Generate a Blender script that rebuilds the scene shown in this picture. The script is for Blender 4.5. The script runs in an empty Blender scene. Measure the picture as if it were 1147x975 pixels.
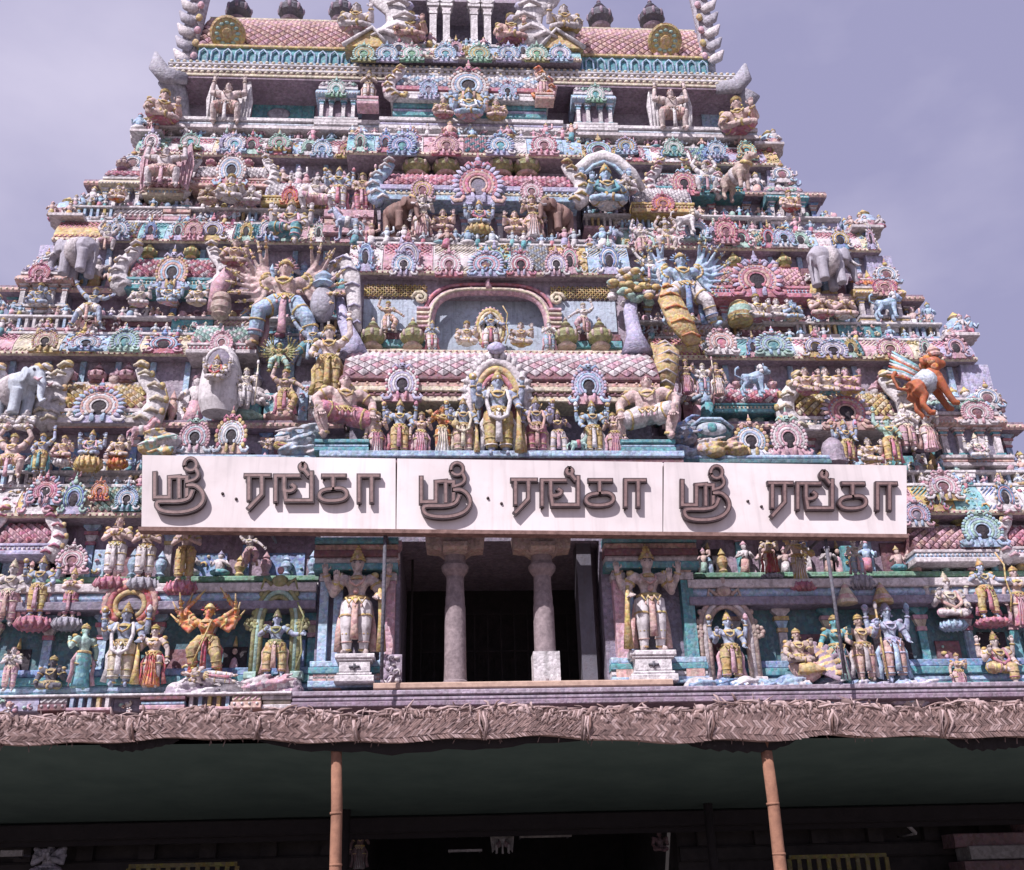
import bpy, math, random
from mathutils import Vector, Matrix, kdtree
R = math.radians
rnd = random.Random(7)
SC = bpy.context.scene
COL = SC.collection

# ------------------------------------------------------------------ camera
F_PX, PW, PH = 1150.0, 1147.0, 975.0
PSI, PHI, RHO = R(4), R(25), R(-1.6)
CAM = Vector((-28 * math.tan(PSI), -28.0, 1.6))
FW = Vector((math.sin(PSI) * math.cos(PHI), math.cos(PSI) * math.cos(PHI), math.sin(PHI)))
_r0 = Vector((math.cos(PSI), -math.sin(PSI), 0))
_u0 = _r0.cross(FW)
RT = _r0 * math.cos(RHO) + _u0 * math.sin(RHO)
UP = RT.cross(FW)
cd = bpy.data.cameras.new('camera')
cam = bpy.data.objects.new('camera', cd)
COL.objects.link(cam)
M = Matrix((RT, UP, -FW)).transposed().to_4x4()
M.translation = CAM
cam.matrix_world = M
cd.sensor_fit = 'HORIZONTAL'
cd.sensor_width = 36
cd.lens = F_PX / PW * 36
cd.clip_start = 0.1
cd.clip_end = 6000
SC.camera = cam

def U(px, py, Y):
    """point of the plane y = Y seen at photo pixel px, py"""
    d = FW + RT * ((px - 573.5) / F_PX) + UP * ((487.5 - py) / F_PX)
    return CAM + d * ((Y - CAM.y) / d.y)

# ------------------------------------------------------------------ world, sun, exposure
SUN_EL, SUN_AZ = R(47), R(36)          # azimuth: towards the left of the viewer's back
W = bpy.data.worlds.new('World')
SC.world = W
W.use_nodes = True
nt = W.node_tree
nt.nodes.clear()
out = nt.nodes.new('ShaderNodeOutputWorld')
bg = nt.nodes.new('ShaderNodeBackground')
bg.inputs['Strength'].default_value = 0.053
sky = nt.nodes.new('ShaderNodeTexSky')
sky.sky_type = 'NISHITA'
sky.sun_disc = False
sky.sun_elevation = SUN_EL
sky.sun_rotation = R(180) + SUN_AZ
sky.dust_density = 3.0
tc = nt.nodes.new('ShaderNodeTexCoord')
mp = nt.nodes.new('ShaderNodeMapping')
mp.inputs['Scale'].default_value = (1.4, 1.4, 2.6)
mp.inputs['Location'].default_value = (0.3, 0.1, 0.25)
nz = nt.nodes.new('ShaderNodeTexNoise')
nz.inputs['Scale'].default_value = 1.5
nz.inputs['Detail'].default_value = 7
nz.inputs['Roughness'].default_value = 0.5
rp = nt.nodes.new('ShaderNodeValToRGB')
rp.color_ramp.elements[0].position = 0.40
rp.color_ramp.elements[0].color = (0.0, 0.0, 0.0, 1)
rp.color_ramp.elements[1].position = 0.70
rp.color_ramp.elements[1].color = (1, 1, 1, 1)
mxc = nt.nodes.new('ShaderNodeMix')
mxc.data_type = 'RGBA'
mxc.inputs[6].default_value = (5.3, 5.15, 8.2, 1)       # thin violet-grey overcast
mxc.inputs[7].default_value = (9.6, 9.0, 11.8, 1)       # paler cloud
mx = nt.nodes.new('ShaderNodeMix')
mx.data_type = 'RGBA'
mx.inputs[0].default_value = 0.9
nt.links.new(tc.outputs['Generated'], mp.inputs['Vector'])
nt.links.new(mp.outputs[0], nz.inputs['Vector'])
nt.links.new(nz.outputs['Fac'], rp.inputs['Fac'])
nt.links.new(rp.outputs['Color'], mxc.inputs[0])
nt.links.new(sky.outputs[0], mx.inputs[6])
nt.links.new(mxc.outputs[2], mx.inputs[7])
nt.links.new(mx.outputs[2], bg.inputs['Color'])
nt.links.new(bg.outputs[0], out.inputs['Surface'])

sl = bpy.data.lights.new('sun', 'SUN')
sl.energy = 4.7
sl.angle = R(0.5)
sl.color = (1.0, 0.91, 0.93)
so = bpy.data.objects.new('sun', sl)
COL.objects.link(so)
sdir = Vector((-math.sin(SUN_AZ) * math.cos(SUN_EL), -math.cos(SUN_AZ) * math.cos(SUN_EL), math.sin(SUN_EL)))
so.rotation_euler = sdir.to_track_quat('Z', 'Y').to_euler()
so.location = (0, -60, 80)
vs = SC.view_settings
vs.view_transform = 'Standard'
vs.look = 'None'
vs.exposure = 0.48
vs.gamma = 1.0
SC.render.film_transparent = False
SC.cycles.use_denoising = True
SC.cycles.max_bounces = 5
SC.cycles.diffuse_bounces = 3

# ------------------------------------------------------------------ materials
def new_mat(name):
    m = bpy.data.materials.new(name)
    m.use_nodes = True
    t = m.node_tree
    b = t.nodes['Principled BSDF']
    return m, t, b

def paint(name, c, rough=0.7, grime=0.55, bump=0.5, wear=(0.16, 0.11, 0.12), sc=1.0, grain=1.0, streak=1.0):
    """lime paint on stucco: hand painted tone changes, chipped grain, patchy grime"""
    m, t, b = new_mat(name)
    N, L = t.nodes.new, t.links.new
    g = N('ShaderNodeNewGeometry')
    def noise(s, d, r=.55):
        n = N('ShaderNodeTexNoise'); n.inputs['Scale'].default_value = s * sc; n.inputs['Detail'].default_value = d; n.inputs['Roughness'].default_value = r
        L(g.outputs['Position'], n.inputs['Vector']); return n.outputs['Fac']
    def rng(src, a0, a1, b0, b1):
        r = N('ShaderNodeMapRange'); L(src, r.inputs[0])
        for i, v in enumerate((a0, a1, b0, b1)): r.inputs[i + 1].default_value = v
        return r.outputs[0]
    n1, n2, n3 = noise(.9, 4), noise(6.5, 7, .72), noise(30, 3)
    vo = N('ShaderNodeTexVoronoi'); vo.inputs['Scale'].default_value = 11 * sc
    L(g.outputs['Position'], vo.inputs['Vector'])
    sp = N('ShaderNodeSeparateColor'); L(vo.outputs['Color'], sp.inputs[0])
    hs = N('ShaderNodeHueSaturation'); hs.inputs['Color'].default_value = (*c, 1)
    L(rng(sp.outputs[0], 0, 1, .5 - .035 * grain, .5 + .035 * grain), hs.inputs['Hue'])
    L(rng(sp.outputs[1], 0, 1, 1 - .22 * grain, 1 + .16 * grain), hs.inputs['Value'])
    L(rng(sp.outputs[2], 0, 1, 1 - .28 * grain, 1 + .14 * grain), hs.inputs['Saturation'])
    mul = N('ShaderNodeMix'); mul.data_type = 'RGBA'; mul.blend_type = 'MULTIPLY'; mul.inputs[0].default_value = 1
    L(hs.outputs[0], mul.inputs[6]); L(rng(n1, .3, .7, .74, 1.1), mul.inputs[7])
    mx = N('ShaderNodeMix'); mx.data_type = 'RGBA'
    L(rng(n2, .50, .68, 0, grime), mx.inputs[0]); L(mul.outputs[2], mx.inputs[6])
    mx.inputs[7].default_value = tuple(c[i] * .18 + wear[i] * .45 for i in range(3)) + (1,)
    m2 = N('ShaderNodeMix'); m2.data_type = 'RGBA'
    L(rng(n3, .60, .74, 0, .55 * grain), m2.inputs[0]); L(mx.outputs[2], m2.inputs[6])
    m2.inputs[7].default_value = (.08, .055, .065, 1)
    mp_ = N('ShaderNodeMapping'); mp_.inputs['Scale'].default_value = (7, 7, .55); L(g.outputs['Position'], mp_.inputs['Vector'])
    n4 = N('ShaderNodeTexNoise'); n4.inputs['Scale'].default_value = 1; n4.inputs['Detail'].default_value = 5; L(mp_.outputs[0], n4.inputs['Vector'])
    m3 = N('ShaderNodeMix'); m3.data_type = 'RGBA'
    L(rng(n4.outputs['Fac'], .52, .70, 0, .5 * streak), m3.inputs[0]); L(m2.outputs[2], m3.inputs[6])
    m3.inputs[7].default_value = tuple(c[k_] * .22 + .05 for k_ in range(3)) + (1,)
    L(m3.outputs[2], b.inputs['Base Color'])
    b.inputs['Roughness'].default_value = rough
    b.inputs['Specular IOR Level'].default_value = 0.3
    ad = N('ShaderNodeMath'); ad.operation = 'ADD'; L(n2, ad.inputs[0])
    a2 = N('ShaderNodeMath'); a2.operation = 'MULTIPLY'; L(vo.outputs['Distance'], a2.inputs[0]); a2.inputs[1].default_value = -.45 * grain
    L(a2.outputs[0], ad.inputs[1])
    bp = N('ShaderNodeBump'); bp.inputs['Strength'].default_value = bump; bp.inputs['Distance'].default_value = 0.07
    L(ad.outputs[0], bp.inputs['Height']); L(bp.outputs['Normal'], b.inputs['Normal'])
    return m

PAL = dict(
    pink=(.58, .37, .43), rose=(.48, .20, .26), salmon=(.58, .39, .35), cream=(.63, .57, .44), white=(.66, .64, .66),
    lav=(.42, .41, .58), blue=(.21, .32, .54), sky=(.36, .50, .66), teal=(.13, .34, .39), mint=(.36, .54, .48),
    ochre=(.54, .41, .19), orange=(.60, .25, .11), maroon=(.22, .11, .13), olive=(.30, .31, .15), skin=(.58, .44, .42),
    fair=(.60, .51, .49), bskin=(.36, .43, .57), gold=(.54, .41, .18), grey=(.34, .34, .40), dgrey=(.12, .12, .15),
    brown=(.24, .15, .13), red=(.47, .12, .12), green=(.18, .36, .25), black=(.035, .03, .04), plum=(.29, .22, .29),
    dteal=(.10, .20, .23), tan=(.46, .36, .32), mauve=(.36, .31, .38), pale=(.60, .56, .58), dusk=(.24, .22, .29),
    pgrey=(.40, .39, .45), turq=(.24, .48, .53), ice=(.52, .59, .67))
MT = {}
def mt(k):
    if k not in MT:
        if k[-1] == '_': MT[k] = paint('smooth_' + k[:-1], PAL[k[:-1]], grain=.25, bump=.3)
        else: MT[k] = paint('paint_' + k, PAL[k])
    return MT[k]

# ------------------------------------------------------------------ mesh builder
class MB:
    def __init__(s):
        s.v, s.f, s.m, s.sm = [], [], [], []
    def add(s, vs, fs, mi=0, smooth=True):
        o = len(s.v)
        s.v += [tuple(p) for p in vs]
        for f in fs:
            s.f.append(tuple(i + o for i in f)); s.m.append(mi); s.sm.append(smooth)
    def join(s, other, mp=None, mat=None):
        o = len(s.v)
        s.v += [tuple(mat @ Vector(p)) for p in other.v] if mat else list(other.v)
        for f, mi, sm in zip(other.f, other.m, other.sm):
            s.f.append(tuple(i + o for i in f)); s.m.append(mp[mi] if mp else mi); s.sm.append(sm)
    def box(s, x0, x1, y0, y1, z0, z1, mi=0):
        v = [(x, y, z) for z in (z0, z1) for y in (y0, y1) for x in (x0, x1)]
        s.add(v, [(0, 2, 3, 1), (4, 5, 7, 6), (0, 1, 5, 4), (2, 6, 7, 3), (0, 4, 6, 2), (1, 3, 7, 5)], mi, False)
    def cbox(s, x0, x1, y0, y1, z0, z1, b, mi=0):
        """box whose front edges are chamfered"""
        p = [(y1, z0), (y0 + b, z0), (y0, z0 + b), (y0, z1 - b), (y0 + b, z1), (y1, z1)]
        s.prism_x(x0, x1, p, mi)
    def prism_x(s, x0, x1, prof, mi=0, smooth=False):
        """profile of (y, z) points swept along x, ends capped"""
        n = len(prof)
        v = [(x0, y, z) for y, z in prof] + [(x1, y, z) for y, z in prof]
        f = [(i, (i + 1) % n, (i + 1) % n + n, i + n) for i in range(n)]
        s.add(v, f, mi, smooth)
        s.add(v, [tuple(range(n))[::-1], tuple(range(n, 2 * n))], mi, False)
    def prism_y(s, y0, y1, poly, mi=0):
        """outline of (x, z) points extruded from y0 (front) to y1"""
        n = len(poly)
        v = [(x, y0, z) for x, z in poly] + [(x, y1, z) for x, z in poly]
        f = [(i, i + n, (i + 1) % n + n, (i + 1) % n) for i in range(n)]
        s.add(v, f + [tuple(range(n)), tuple(range(n, 2 * n))[::-1]], mi, False)
    def ell(s, c, r, mi=0, u=8, w=6):
        c = Vector(c)
        v = [(c.x, c.y, c.z - r[2])]
        for j in range(1, w):
            t = math.pi * j / w - math.pi / 2
            for i in range(u):
                a = 2 * math.pi * i / u
                v.append((c.x + r[0] * math.cos(t) * math.cos(a), c.y + r[1] * math.cos(t) * math.sin(a), c.z + r[2] * math.sin(t)))
        v.append((c.x, c.y, c.z + r[2]))
        f = [(0, 1 + (i + 1) % u, 1 + i) for i in range(u)]
        for j in range(w - 2):
            for i in range(u):
                a, b = 1 + j * u + i, 1 + j * u + (i + 1) % u
                f.append((a, b, b + u, a + u))
        k = 1 + (w - 2) * u
        f += [(k + i, k + (i + 1) % u, len(v) - 1) for i in range(u)]
        s.add(v, f, mi)
    def tube(s, pts, rad, mi=0, seg=8, flat=1.0):
        pts = [Vector(p) for p in pts]
        if not hasattr(rad, '__len__'):
            rad = [rad] * len(pts)
        v = []
        n = len(pts)
        ref = None
        for i, p in enumerate(pts):
            d = (pts[min(i + 1, n - 1)] - pts[max(i - 1, 0)])
            if d.length < 1e-9: d = Vector((0, 0, 1))
            d.normalize()
            if ref is None:
                a = Vector((0, 1, 0)) if abs(d.y) < 0.9 else Vector((1, 0, 0))
                ref = (a - d * a.dot(d)).normalized()
            else:
                ref = (ref - d * ref.dot(d)).normalized()
            q = d.cross(ref)
            for k in range(seg):
                t = 2 * math.pi * k / seg
                v.append(p + ref * (rad[i] * flat * math.cos(t)) + q * (rad[i] * math.sin(t)))
        f = []
        for i in range(n - 1):
            for k in range(seg):
                a, b = i * seg + k, i * seg + (k + 1) % seg
                f.append((a, b, b + seg, a + seg))
        f.append(tuple(range(seg))[::-1]); f.append(tuple(range((n - 1) * seg, n * seg)))
        s.add(v, f, mi)
    def lathe(s, c, prof, mi=0, seg=10, sy=1.0):
        """(radius, z) profile turned about the vertical through c; mi may be a list per step"""
        c = Vector(c)
        n = len(prof)
        v = [(c.x + r * math.cos(2 * math.pi * k / seg), c.y + sy * r * math.sin(2 * math.pi * k / seg), c.z + z) for r, z in prof for k in range(seg)]
        for i in range(n - 1):
            f = []
            for k in range(seg):
                a, b = i * seg + k, i * seg + (k + 1) % seg
                f.append((a, b, b + seg, a + seg))
            o = mi[min(i, len(mi) - 1)] if isinstance(mi, (list, tuple)) else mi
            s.add(v[i * seg:(i + 2) * seg], [tuple(q - i * seg for q in g) for g in f], o)
        m0 = mi[0] if isinstance(mi, (list, tuple)) else mi
        m1 = mi[-1] if isinstance(mi, (list, tuple)) else mi
        s.add(v[:seg], [tuple(range(seg))[::-1]], m0); s.add(v[-seg:], [tuple(range(seg))], m1)
    def mesh(s, name):
        me = bpy.data.meshes.new(name)
        me.from_pydata(s.v, [], s.f)
        me.polygons.foreach_set('material_index', s.m)
        me.polygons.foreach_set('use_smooth', s.sm)
        me.update()
        return me
    def build(s, name, mats, parent=None):
        me = s.mesh(name)
        for k in mats: me.materials.append(mt(k) if isinstance(k, str) else k)
        o = bpy.data.objects.new(name, me)
        COL.objects.link(o)
        if parent is not None: o.parent = parent
        return o

def inst(me, name, mats, parent=None, loc=(0, 0, 0), sc=(1, 1, 1), rz=0.0, ry=0.0):
    o = bpy.data.objects.new(name, me)
    COL.objects.link(o)
    while len(me.materials) < len(mats): me.materials.append(None)
    for i, k in enumerate(mats):
        o.material_slots[i].link = 'OBJECT'
        o.material_slots[i].material = mt(k) if isinstance(k, str) else k
    o.location = loc
    o.scale = sc
    o.rotation_euler = (0, ry, rz)
    if parent is not None: o.parent = parent
    return o

def empty(name, loc=(0, 0, 0), rz=0):
    o = bpy.data.objects.new(name, None)
    COL.objects.link(o)
    o.location = loc
    o.rotation_euler = (0, 0, rz)
    o.empty_display_size = 0.3
    return o

def tag(o, label=None, cat=None, group=None, kind=None):
    if label: o['label'] = label
    if cat: o['category'] = cat
    if group: o['group'] = group
    if kind: o['kind'] = kind
    return o

def remesh(mb, vox, smooth=2):
    """fuse the overlapping shapes of a builder into one continuous skin, keeping each face's material"""
    kd = kdtree.KDTree(len(mb.f))
    for i, f in enumerate(mb.f):
        c = Vector((0, 0, 0))
        for k in f: c += Vector(mb.v[k])
        kd.insert(c / len(f), i)
    kd.balance()
    me = mb.mesh('tmp')
    o = bpy.data.objects.new('tmp', me)
    COL.objects.link(o)
    md = o.modifiers.new('r', 'REMESH'); md.mode = 'VOXEL'; md.voxel_size = vox
    if smooth:
        ms = o.modifiers.new('s', 'SMOOTH'); ms.factor = 0.5; ms.iterations = smooth
    dg = bpy.context.evaluated_depsgraph_get()
    ev = o.evaluated_get(dg).to_mesh()
    r = MB()
    r.v = [tuple(v.co) for v in ev.vertices]
    for p in ev.polygons:
        r.f.append(tuple(p.vertices)); r.sm.append(True)
        r.m.append(mb.m[kd.find(p.center)[1]])
    o.evaluated_get(dg).to_mesh_clear()
    bpy.data.objects.remove(o); bpy.data.meshes.remove(me)
    return r
# ------------------------------------------------------------------ sculpted figures
# material slots of every figure: 0 skin, 1 garment, 2 gilt ornaments, 3 sash or garland, 4 hair, eyes
def hand(mb, w, d, s, r=0.03, mi=0, curl=0.5):
    """palm, four unequal bent fingers and a thumb that leaves the side of the palm"""
    w, d = Vector(w), Vector(d).normalized()
    side = d.cross(Vector((0, -1, 0)))
    if side.length < 0.2: side = Vector((1, 0, 0))
    side.normalize()
    nrm = side.cross(d).normalized()
    if nrm.y > 0: nrm = -nrm
    pc = w + d * r * 1.1
    mb.tube([w - d * r * .4, pc, pc + d * r * .7], [r * .7, r * .95, r * .85], mi, 6, 0.6)
    for k, ln in enumerate((.85, 1.1, 1.15, .95)):
        b = pc + d * r * .6 + side * r * (k - 1.5) * .45
        m = b + d * r * ln * .8
        e = m + d * r * ln * .6 * (1 - curl) + nrm * r * ln * .6 * curl
        mb.tube([b, m, e], [r * .24, r * .22, r * .15], mi, 5)
    b = pc - side * r * .8 * s - d * r * .2
    mb.tube([b, b - side * r * .7 * s + d * r * .5, b - side * r * .7 * s + d * r * 1.1 + nrm * r * .2], [r * .28, r * .25, r * .18], mi, 5)

def head(body, orn, c, r, crown, s=1.0):
    x, y, z = c
    body.ell(c, (r * .88, r * .95, r * 1.12), 0, 10, 8)
    body.tube([(x, y - r * .9, z + r * .1), (x, y - r * 1.12, z - r * .2)], [r * .1, r * .19], 0, 6)
    body.ell((x, y - r * .86, z - r * .5), (r * .3, r * .16, r * .12), 0, 6, 4)
    body.ell((x, y - r * .5, z - r * .9), (r * .4, r * .4, r * .25), 0, 6, 4)
    for q in (-1, 1):
        body.ell((x + q * r * .92, y + r * .05, z - r * .05), (r * .16, r * .22, r * .38), 0, 6, 5)
        orn.ell((x + q * r * .36, y - r * .86, z + r * .08), (r * .17, r * .1, r * .09), 4, 6, 4)
        orn.tube([(x + q * r * .16, y - r * .9, z + r * .3), (x + q * r * .42, y - r * .9, z + r * .36), (x + q * r * .6, y - r * .74, z + r * .26)], r * .06, 4, 4)
        orn.ell((x + q * r * 1.0, y - r * .05, z - r * .55), (r * .2, r * .2, r * .24), 2, 6, 4)
    if crown == 'tall':
        orn.lathe((x, y + r * .05, z), [(r * 1.02, r * .42), (r * 1.12, r * .6), (r * .95, r * .72), (r * .98, r * .95), (r * .8, r * 1.05), (r * .82, r * 1.4), (r * .6, r * 1.5),
                  (r * .62, r * 1.85), (r * .38, r * 1.95), (r * .42, r * 2.2), (r * .12, r * 2.45), (r * .16, r * 2.6), (.001, r * 2.8)], 2, 10)
        orn.ell((x, y - r * .95, z + r * .8), (r * .22, r * .12, r * .3), 3, 6, 5)
    elif crown == 'round':
        orn.lathe((x, y, z), [(r * 1.0, r * .45), (r * 1.15, r * .7), (r * 1.0, r * .9), (r * 1.1, r * 1.1), (r * .7, r * 1.35), (r * .75, r * 1.5), (r * .3, r * 1.7), (.001, r * 2.0)], 2, 10)
    elif crown == 'bun':
        orn.ell((x, y + r * .2, z + r * .35), (r * .98, r * .95, r * .9), 4, 10, 7)
        orn.ell((x, y + r * .4, z + r * 1.3), (r * .5, r * .5, r * .42), 4, 8, 6)
        orn.tube([(x - r * .85, y - r * .3, z + r * .5), (x, y - r * .92, z + r * .68), (x + r * .85, y - r * .3, z + r * .5)], r * .1, 2, 5)
    elif crown == 'cap':
        orn.ell((x, y + r * .14, z + r * .32), (r * 1.0, r * .96, r * .88), 4, 10, 7)
    elif crown == 'flame':
        orn.lathe((x, y, z), [(r * 1.02, r * .4), (r * 1.15, r * .65), (r * .9, r * 1.0), (r * .5, r * 1.5), (.001, r * 1.9)], 2, 10)
        for k in range(9):
            a = math.pi * (k + .5) / 9
            orn.tube([(x + math.cos(a) * r, y + r * .3, z + r * .2 + math.sin(a) * r * .9), (x + math.cos(a) * r * 1.9, y + r * .35, z + r * .2 + math.sin(a) * r * 1.9)], [r * .3, r * .06], 3, 5)

def figure(P):
    body, cloth, orn, hands = MB(), MB(), MB(), MB()
    k = P.get('k', 1.0)                       # stoutness
    hx, hy, hz = P.get('hip', (0, 0, .47))
    lx, ly = P.get('lean', (0, 0))
    tz = hz + .235                              # shoulders
    cx, cy = hx + lx, hy + ly
    belly = P.get('belly', 0)
    ka, kl = k * P.get('ar', 1), k * P.get('lr', 1)
    body.tube([(hx, hy, hz - .03), (hx + lx * .2, hy + ly * .2, hz + .05), (hx + lx * .45, hy + ly * .45 - belly * .4, hz + .1), (hx + lx * .8, hy + ly * .8, tz - .06), (cx, cy, tz), (cx, cy, tz + .03)],
              [.085 * k, .08 * k + belly * .5, .07 * k + belly, .1 * k, .085 * k, .04 * k], 0, 12, .78)
    for q in (-1, 1):
        body.ell((cx + q * .115 * k, cy, tz - .015), (.062 * k, .052 * k, .05 * k), 0, 8, 6)
        if P.get('female'): body.ell((cx + q * .045, cy - .07, tz - .075), (.042, .045, .042), 0, 8, 6)
        else: body.ell((cx + q * .045, cy - .045, tz - .055), (.05, .04, .038), 0, 8, 6)
    hr = P.get('hr', .06)
    tx = P.get('tilt', 0)
    body.tube([(cx, cy, tz), (cx + tx * .4, cy - .005, tz + .05), (cx + tx * .7, cy - .01, tz + .08)], [.05, .038, .04], 0, 8)
    hc = (cx + tx, cy - .015, tz + .05 + hr * 1.05)
    head(body, orn, hc, hr, P.get('crown', 'tall'))
    # necklaces, belly band
    orn.lathe((cx, cy - .02, tz - .01), [(.052, .02), (.075, .0), (.085, -.02), (.07, -.024), (.05, .01)], 2, 10)
    orn.tube([(cx - .07, cy - .06, tz), (cx - .05, cy - .098 * k, tz - .07), (cx, cy - .1 * k, tz - .1), (cx + .05, cy - .098 * k, tz - .07), (cx + .07, cy - .06, tz)], .012, P.get('neck', 2), 5)
    # arms
    for a in P.get('arms', []):
        s, el, hd = a[0], Vector(a[1]), Vector(a[2])
        sh = Vector((cx + s * .125 * k, cy, tz - .01))
        body.tube([sh, (sh + el) / 2, el, el + (hd - el) * .5, hd], [.046 * ka, .043 * ka, .036 * ka, .034 * ka, .024 * ka], 0, 8)
        hand(hands, hd, hd - el if len(a) < 4 or not a[3] else Vector(a[3]), s, .03 * ka)
        um = sh + (el - sh) * .45
        orn.tube([um - (el - sh) * .06, um + (el - sh) * .06], [.05 * ka, .05 * ka], 2, 8)
        wr = el + (hd - el) * .88
        orn.tube([wr - (hd - el) * .06, wr + (hd - el) * .04], [.034 * ka, .034 * ka], 2, 8)
    # legs
    for q, (kn, an, ft) in zip((-1, 1), P['legs']):
        kn, an = Vector(kn), Vector(an)
        h = Vector((hx + q * .055 * k, hy, hz - .01))
        body.tube([h, (h + kn) / 2, kn, kn + (an - kn) * .35, an], [.075 * kl, .068 * kl, .05 * kl, .05 * kl, .03 * kl], 0, 8)
        f = Vector(ft)
        body.tube([an + Vector((0, .01, -.005)), an + f * .5 - Vector((0, 0, .012)), an + f - Vector((0, 0, .018))], [.032 * k, .03 * k, .022 * k], 0, 7, .7)
        g = P.get('garment', 'dhoti')
        if g in ('dhoti', 'pants', 'short'):
            e = {'dhoti': .75, 'pants': .95, 'short': 0}[g]
            pts, rd = [h + Vector((0, 0, .02)), (h + kn) / 2, kn], [.088 * kl, .08 * kl, .062 * kl]
            if e: pts.append(kn + (an - kn) * e); rd.append(.058 * kl if g == 'dhoti' else .042 * kl)
            cloth.tube(pts, rd, 1, 9)
        if g in ('dhoti', 'pants'):
            for t_ in (.3, .62): 
                c_ = kn + (an - kn) * t_
                orn.tube([c_ - (an - kn) * .025, c_ + (an - kn) * .025], [.066 * kl if g == 'dhoti' else .055 * kl] * 2, 2 if t_ < .5 else 3, 8)
        c_ = h + (kn - h) * .6
        orn.tube([c_ - (kn - h) * .04, c_ + (kn - h) * .04], [.083 * kl] * 2, 2, 8)
        orn.tube([an + (kn - an) * .02, an + (kn - an) * .1], [.04 * k, .04 * k], 2, 8)
    cloth.lathe((hx, hy, hz), [(.095 * k, -.05), (.108 * k, -.01), (.1 * k, .04), (.085 * k, .055)], 1, 12, .85)
    g = P.get('garment', 'dhoti')
    if g == 'skirt':
        z0 = .035
        n = 12
        cloth.lathe((hx, hy, 0), [(.135 * k, z0), (.125 * k, z0 + .06), (.108 * k, hz * .5), (.118 * k, hz * .8), (.1 * k, hz + .03)], 1, 14, .85)
        for i in range(5):
            x = (i - 2) * .035
            orn.tube([(hx + x * 1.5, hy - .105 * k, z0 + .01), (hx + x, hy - .1 * k, hz * .5), (hx + x * .6, hy - .1, hz)], .009, 3, 4)
    for x_ in (-.055, 0, .055):
        orn.tube([(hx + x_ - .032, hy - .098 * k, hz + .03), (hx + x_, hy - .118 * k, hz - .03), (hx + x_ + .032, hy - .098 * k, hz + .03)], .009, 2, 5)
        orn.ell((hx + x_, hy - .118 * k, hz - .05), (.012, .012, .02), 3, 5, 4)
    for q in (-1, 1):
        orn.ell((cx + q * .15 * k, cy - .01, tz + .02), (.04, .04, .03), 2, 7, 5)
    if P.get('pleat', True) and hz > .3:
        orn.tube([(hx, hy - .085 * k, hz + .02), (hx, hy - .12 * k, hz - .1), (hx, hy - .1 * k, hz - .25), (hx, hy - .09 * k, hz - .34)], [.025, .03, .034, .04], 3, 7, .5)
    orn.lathe((hx, hy, hz), [(.1 * k, .02), (.112 * k, .03), (.112 * k, .05), (.098 * k, .06)], 2, 12, .86)
    if P.get('sash') and hz > .3:
        for q in (-1, 1):
            orn.tube([(hx + q * .1, hy, hz + .02), (hx + q * .165, hy + .02, hz - .1), (hx + q * .15, hy + .02, hz - .25), (hx + q * .18, hy + .03, hz - .4)], [.02, .03, .032, .04], 3, 6, .4)
    if P.get('garland'):
        z = hz - .12 if hz > .3 else hz + .02
        orn.tube([(cx - .085, cy - .03, tz + .02), (cx - .12, cy - .09, tz - .12), (cx - .085, cy - .13, z + .05), (cx, cy - .14, z), (cx + .085, cy - .13, z + .05), (cx + .12, cy - .09, tz - .12), (cx + .085, cy - .03, tz + .02)], .022, 3, 7)
    if 'extra' in P: P['extra'](body, cloth, orn)
    vox = P.get('vox', .0125)
    b = remesh(body, vox, 2)
    b.join(hands)
    c = remesh(cloth, vox, 2)
    return dict(body=b, clothing=c, ornaments=orn)

def leg_s(sp=.07, fwd=-.05):
    return [((-sp - .005, -.02, .26), (-sp, .01, .045), (-.02, -.075, 0)), ((sp + .005, -.02, .26), (sp, .01, .045), (.02, -.075, 0))]
LEG = leg_s()
def crossed(y=-.02, z=.07):
    return [((-.175, y - .08, z + .02), (.05, y - .16, z - .015), (.07, -.01, .0)), ((.175, y - .08, z + .02), (-.05, y - .13, z + .02), (-.07, -.01, .0))]
def disc(orn, p, r=.04):
    orn.tube([Vector(p) + Vector((0, -.012, 0)), Vector(p) + Vector((0, .012, 0))], [r, r], 2, 10)
    orn.ell(Vector(p), (r * .5, .03, r * .5), 3, 6, 4)
def flame3(orn, p):
    orn.tube([Vector(p), Vector(p) + Vector((0, 0, .05)), Vector(p) + Vector((0, 0, .1))], [.012, .03, .006], 2, 6)

UPA = [(-1, (-.235, .03, .63), (-.25, -.02, .8), (0, 0, 1)), (1, (.235, .03, .63), (.25, -.02, .8), (0, 0, 1))]
def ex_up(b, c, o):
    disc(o, (-.25, -.03, .885)); o.lathe((.25, -.03, .84), [(.012, 0), (.036, .03), (.03, .07), (.008, .1)], 3, 8)
def ex_club(b, c, o):
    ex_up(b, c, o)
    o.tube([(.2, -.1, .5), (.2, -.1, .2), (.2, -.1, .02)], [.016, .03, .055], 2, 8)
def ex_dv(b, c, o):
    o.tube([(.21, -.12, .58), (.23, -.12, .3), (.235, -.1, .02)], [.018, .025, .045], 2, 8)
    for q in (-1, 1):
        o.tube([(q * .12, .03, .45), (q * .15, .04, .25), (q * .15, .03, .05)], [.025, .03, .035], 3, 7, .5)
    o.ell((0, -.105, .56), (.03, .02, .03), 3, 7, 5)
    for i in range(7):
        a = math.pi * (i + .5) / 7
        o.tube([(math.cos(a) * .06, .03, .85 + math.sin(a) * .03), (math.cos(a) * .13, .04, .86 + math.sin(a) * .1)], [.02, .01], 4, 5)
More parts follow.
